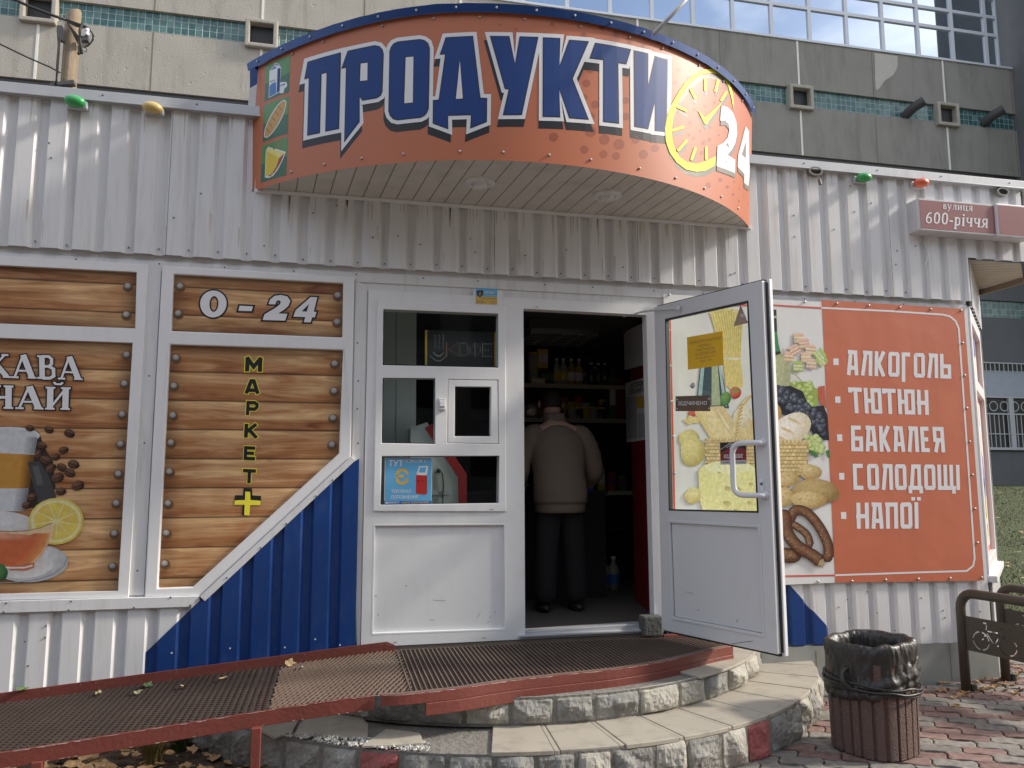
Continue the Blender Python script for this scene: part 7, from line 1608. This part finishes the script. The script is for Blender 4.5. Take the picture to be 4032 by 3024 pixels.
for (u, v) in ((3570, 440), (3880, 470)):
    p = FB.at(FB.px(u, v, 0), 0); mb = MB(); mb.tube([p+Vector((0, .1, -.12)), p+Vector((.02, -.3, .0)), p+Vector((.22, -.62, .14))], .17, 14, cap=False); mb.tube([p+Vector((.22, -.62, .14)), p+Vector((.02, -.3, .0))], .15, 14, 1, cap=True); mb.build('flue_pipe', [M['darkalu'], M['black']], ofb, smooth=True)
def windows(name, z0, z1, rows, x0, x1, step, m_bar, wid, dd, cnt0=0):
    x = x0
    while x < x1-.1:
        b = min(x+step, x1); mb = MB(); ou = [(x, z0), (b, z0), (b, z1), (x, z1)]; hs = []
        for r0, r1 in rows: hs.append([(x+wid/2, r0), (b-wid/2, r0), (b-wid/2, r1), (x+wid/2, r1)])
        mb.slab(FB, ou, hs, dd, dd-.14); w = mb.build(name, m_bar, ofb)
        mb = MB(); rr_ = random.uniform(-.02, .02)
        for h in hs:
            mb.fill(FB, h, (), dd-.06)
        mb.build('pane', M['mirror'], w); x = b
windows('window', zw, 20.2+H, [(zw+.09, zw+1.24), (zw+1.36, zw+1.98), (zw+2.10, zw+2.75), (zw+2.87, zw+4.3)], XL+.35, XR-.5, 1.515, M['alu'], .13, .0)
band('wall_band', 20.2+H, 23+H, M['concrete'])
windows('window', 8.2+H, zl, [(8.3+H, zl-1.25), (zl-1.15, zl-.1)], XL+.35, XR-.1, 1.515, M['darkalu'], .12, -.08)
mb = MB(); mb.slab(FB, [(XL, zw-.02), (XR, zw-.02), (XR, zw+.06), (XL, zw+.06)], (), .05, -.1, 0, True); mb.build('window_sill', M['alu'], ofb)
# ground floor grilled windows
gx = FB.px(3850, 1500)[0]; mb = MB(); GZ0, GZ1 = .96+H, 4.05+H
q = [(20.5, GZ0), (27, GZ0), (27, GZ1), (20.5, GZ1)]; mb.slab(FB, q, (), .05, 0); mb.build('window_recess', M['black'], ofb)
mb = MB(); mb.slab(FB, [(20.5, GZ0+1.9), (27, GZ0+1.9), (27, GZ1-.25), (20.5, GZ1-.25)], (), .07, 0); mb.build('window_blind', mat('grey_blind', (.34, .38, .44), .6), ofb)
mb = MB()
for k in range(0, 34):
    x = 20.6+.19*k; mb.slab(FB, [(x, GZ0), (x+.028, GZ0), (x+.028, GZ0+1.25), (x, GZ0+1.25)], (), .14, .12); mb.slab(FB, [(x, GZ1-.32), (x+.028, GZ1-.32), (x+.028, GZ1), (x, GZ1)], (), .14, .12)
for z, h_ in ((GZ0, .09), (GZ0+1.25, .05), (GZ0+1.85, .05), (GZ1, .04), (GZ0+.55, .03)): mb.slab(FB, [(20.5, z), (27, z), (27, z+h_), (20.5, z+h_)], (), .15, .11)
for x in (21.9, 23.35, 24.8): mb.slab(FB, [(x, GZ0), (x+.2, GZ0), (x+.2, GZ0+1.9), (x, GZ0+1.9)], (), .155, .05)
for k in range(14):
    c_ = (20.9+.45*k, GZ0+1.55)
    for q in ribbon([(c_[0]+.17*math.cos(a), c_[1]+.17*math.sin(a)) for a in (2*math.pi*i/12 for i in range(12))], .03, True): mb.fill(FB, q, (), .14)
mb.build('window_grille', mat('grey_grille', (.42, .44, .46), .5), ofb)
band('foundation', -1.2, .90+H, M['concrete_dark'], .04, 15, 28)
# wing standing forward on the right, throws its shade on the facade
wg_ = thing('office_wing', 'dark grey wing of the office building at the right edge', 'office building', (27, 14, 1.2))
mb = MB(); mb.box((XR, 14.6, 9.0), (XR+9, FY+.5, 44)); mb.build('wall', M['concrete_dark'], wg_)
mb = MB(); mb.box((XR+3.2, 14.6, -1), (XR+9, FY+.5, 8.99)); mb.build('lower_wall', M['concrete_dark'], wg_)
# ================================================================ UTILITY POLE AND CABLES
up_ = thing('utility_pole', 'weathered wooden pole with tangled cables behind the shop roof', 'utility pole', (-3.88, 6.5, 0))
mb = MB(); base = Vector((-3.87, 6.5, 0)); n = 18; rings = []
for i, z in enumerate((0, 2, 4, 6, 7, 7.8, 8.19, 8.21)):
    r = .118-.0022*z if i < 7 else .09; rings.append([(base.x+.02*(z-7)*.3*0+(r+.006*noise.noise(Vector((j*.8, z*.6, 0))))*math.cos(2*math.pi*j/n), base.y+r*math.sin(2*math.pi*j/n), z+(.05*math.cos(2*math.pi*j/n) if i > 5 else 0)) for j in range(n)])
vs = [p for r_ in rings for p in r_]; mb.add(vs, [(i*n+j, i*n+(j+1) % n, (i+1)*n+(j+1) % n, (i+1)*n+j) for i in range(len(rings)-1) for j in range(n)]+[tuple((len(rings)-1)*n+j for j in range(n))]); mb.build('trunk', M['wood_pole'], up_, smooth=True)
PPl = Plane((0, 6.32), (1, 0))
def wp_(*l, d=0.0): return [PPl.at(PPl.px(u, v, d), d) for u, v in c1(*l)]
mb = MB()
for a in (wp_((370, 165), (405, 165), (405, 260), (375, 250)), wp_((515, 232), (572, 235), (572, 262), (515, 258)), wp_((325, 540), (480, 520), (482, 545), (328, 560))):
    mb.add(a+[p+Vector((0, .1, 0)) for p in a], [(3, 2, 1, 0), (0, 1, 5, 4), (1, 2, 6, 5), (2, 3, 7, 6), (3, 0, 4, 7)])
mb.build('bracket', M['darkalu'], up_)
mb = MB(); mb.lathe([(.03, 0), (.035, .03), (.02, .05), (.035, .07), (.03, .10), (0, .11)], 10, wp_((568, 232))[0]); mb.build('insulator', M['pvc'], up_, smooth=True)
mb = MB()
for k in range(4): mb.tube(wp_((430+k*4, 125+k*6), (500, 150+k*8), (560+k*8, 170+k*6), (600+k*5, 210+k*9), (612-k*6, 260+k*6), (580-k*10, 300+k*4), (530-k*6, 260+k*9), (470, 185+k*6), (440, 150)), .009, 5)
mb.tube(wp_((540, 150), (520, 200), (525, 280), (535, 350), (520, 352), (515, 300)), .02, 6); mb.tube(wp_((375, 190), (382, 300), (372, 420), (368, 555)), .012, 5); mb.tube(wp_((392, 240), (388, 330), (378, 470), (360, 555)), .010, 5); mb.tube(wp_((560, 310), (568, 325), (560, 340), (545, 330)), .006, 5)
mb.tube(wp_((505, 352), (525, 345)), .02, 6); mb.build('cable_coil', M['cable'], up_, smooth=True)
for pts, lab in ((((395, 475), (330, 440), (180, 375), (0, 288), (-300, 130)), 'thin black cable sloping up to the left from the foot of the wooden pole'), (((430, 130), (330, 95), (200, 45), (80, -10), (-150, -110)), 'twisted black cable running up to the left from the top of the wooden pole')):
    p = wp_(*pts); t = thing('overhead_cable', lab, 'cable', tuple(p[0])); mb = MB(); mb.tube(p, .011 if pts[0][0] == 395 else .02, 6); mb.build('cable', M['cable'], t, smooth=True)
# ================================================================ LEAVES AND PLANTS
def leaf(mb, c, r, ang, tilt, col, seed):
    rg = random.Random(seed); n = 11; out = []
    for i in range(n):
        a = 2*math.pi*i/n; k = r*(.62+.38*abs(math.cos(a*2.5)))*rg.uniform(.75, 1.1)*(1.25 if i == 0 else 1); x, y = k*math.cos(a), k*.8*math.sin(a)
        z = tilt*y+.35*abs(x)*rg.uniform(.2, .7)+.01*rg.random(); ca_, sa_ = math.cos(ang), math.sin(ang); out.append((c[0]+x*ca_-y*sa_, c[1]+x*sa_+y*ca_, c[2]+z+.004))
    mb.add([(c[0], c[1], c[2]+.002)]+out, [(0, 1+i, 1+(i+1) % n) for i in range(n)], 0, col)
lv = [((195, 490), .034, (.10, .17, .05), 'green leaf caught on the inner ramp rail at the far left'), ((1170, 408), .044, (.06, .11, .045), 'dark green leaf lying on the ramp mesh below the white wall'), ((1458, 415), .028, (.55, .40, .24), 'small tan leaf lying on the ramp mesh below the blue panel'), ((1765, 355), .032, (.50, .36, .2), 'curled tan leaf lying on the ramp next to the inner rail'), ((785, 470), .03, (.34, .30, .16), 'withered olive leaf lying on the ramp near the inner rail'), ((1085, 465), .026, (.30, .28, .16), 'crumpled olive leaf beside the dark green leaf on the ramp')]
cl2 = cr(0, 2500, .4973)
for i, ((x, y), r_, col, lab) in enumerate(lv):
    u, v = cl2((x, y))[0]; d = ray(u, v); best = None
    for k in range(1600):
        p = CP+d*(k*.005)
        if p.z < zd(p.x)+.004: break
    p.z = zd(p.x)+.004
    if i == 0: p = Vector((p.x, -.05, zd(p.x)+.05))
    t = thing('fallen_leaf', lab, 'leaf', tuple(p), 'leaves lying on the ramp'); mb = MB(); leaf(mb, p, r_, i*1.3, .2, col, i); mb.build('leaf_blade', M['leaf'], t)
for j, (x, y, r_, col, lab) in enumerate(((840, 410, .032, (.46, .33, .17), 'yellow brown leaf standing against the rail where the two meshes meet'), (950, 440, .022, (.60, .52, .42), 'pale leaf scrap at the edge of the worn ramp mesh'))):
    u, v = cr(800, 2450, .4069)((x, y))[0]; d = ray(u, v)
    for k in range(1600):
        p = CP+d*(k*.005)
        if p.z < zd(p.x)+.004: break
    t = thing('fallen_leaf', lab, 'leaf', tuple(p), 'leaves lying on the ramp'); mb = MB(); leaf(mb, p, r_, j*2, .9, col, 30+j); mb.build('leaf_blade', M['leaf'], t)
mb = MB(); rg = random.Random(14)
for i in range(520):
    x = rg.uniform(-2.6, -.25); y = rg.uniform(-1.5, -.15); k = rg.random(); col = (.30+.22*k, .19+.14*k, .10+.07*k)
    if x > -.55 and y < -.9 and rg.random() < .5: continue
    leaf(mb, (x, y, rg.uniform(-.005, .03)), rg.uniform(.025, .055), rg.uniform(0, 6.3), rg.uniform(-.6, .6), col, i+100)
for i in range(220):
    t = rg.random(); x = 4.3+t*1.6+rg.gauss(0, .15); y = -.30+rg.gauss(0, .22)+.25*t
    if y > -.04 and x < 5.1: continue
    k = rg.random(); leaf(mb, (x, y, .0), rg.uniform(.012, .034), rg.uniform(0, 6.3), rg.uniform(-.4, .6), (.22+.2*k, .13+.13*k, .06+.06*k), i+900)
for i in range(90):
    y = rg.uniform(2, 13); x = (y+CD)*rg.uniform(.88, 1.05); k = rg.random(); leaf(mb, (x, y, lawn_z(x, y)+.05), rg.uniform(.03, .07), rg.uniform(0, 6.3), rg.uniform(-.4, .6), (.34+.25*k, .25+.2*k, .12+.12*k), i+2000)
tag(mb.build('fallen_leaves', M['leaf']), kind='stuff')
def tuft(x, y, cnt, hh, label, seed, col):
    t = thing('grass_tuft', label, 'grass tuft', (x, y, 0), 'grass tufts under the ramp'); mb = MB(); rg = random.Random(seed)
    for _ in range(cnt):
        a = rg.uniform(0, 6.28); r0 = rg.uniform(0, .05); h = hh*rg.uniform(.6, 1.1); l = rg.uniform(.02, .14); bx0, by0 = x+r0*math.cos(a), y+r0*math.sin(a); w = .0028; pts = []
        k = rg.uniform(.6, 1.4); c = (col[0]*k, col[1]*k, col[2]*k); px_, py_ = -math.sin(a)*w, math.cos(a)*w
        for s in range(4): f_ = s/3; rr_ = l*f_*f_; z = h*f_-.3*l*f_*f_; pts.append((bx0+rr_*math.cos(a), by0+rr_*math.sin(a), z, w*(1-f_*.85)))
        vs = []
        for X_, Y_, Z_, ww in pts: vs += [(X_-math.sin(a)*ww, Y_+math.cos(a)*ww, Z_), (X_+math.sin(a)*ww, Y_-math.cos(a)*ww, Z_)]
        mb.add(vs, [(2*s, 2*s+1, 2*s+3, 2*s+2) for s in range(3)], 0, c)
    mb.build('blades', M['blade'], t)
g1 = on_z(600, 3010, 0); g2 = on_z(700, 2950, 0)
tuft(g1.x, g1.y, 240, .22, 'dry olive grass tuft growing among leaves below the ramp', 1, (.16, .13, .05)); tuft(g2.x, g2.y, 160, .20, 'dark green grass tuft behind the dry olive one below the ramp', 2, (.05, .09, .025))

# ================================================================ ACROSS THE STREET (mirrored in the small window panes)
apt = thing('apartment_block', 'apartment block across the street, seen as a dim reflection in the small vent pane', 'apartment block', (0, -30, 0))
AP = Plane((0, -30), (-1, 0)); mb = MB(); mb.box((-46, -42, -.1), (40, -30, 17)); mb.build('wall', mat('block_wall', (.20, .20, .20), .9, dirt=.4), apt)
wdk = mat('block_window', (.02, .022, .025), .15)
for fl_i in range(5):
    for k in range(-13, 15):
        x = k*3.0; z = 1.6+fl_i*3.1; mb = MB(); mb.box((x, -30.0, z), (x+1.5, -29.96, z+1.5)); mb.build('window', wdk, apt)
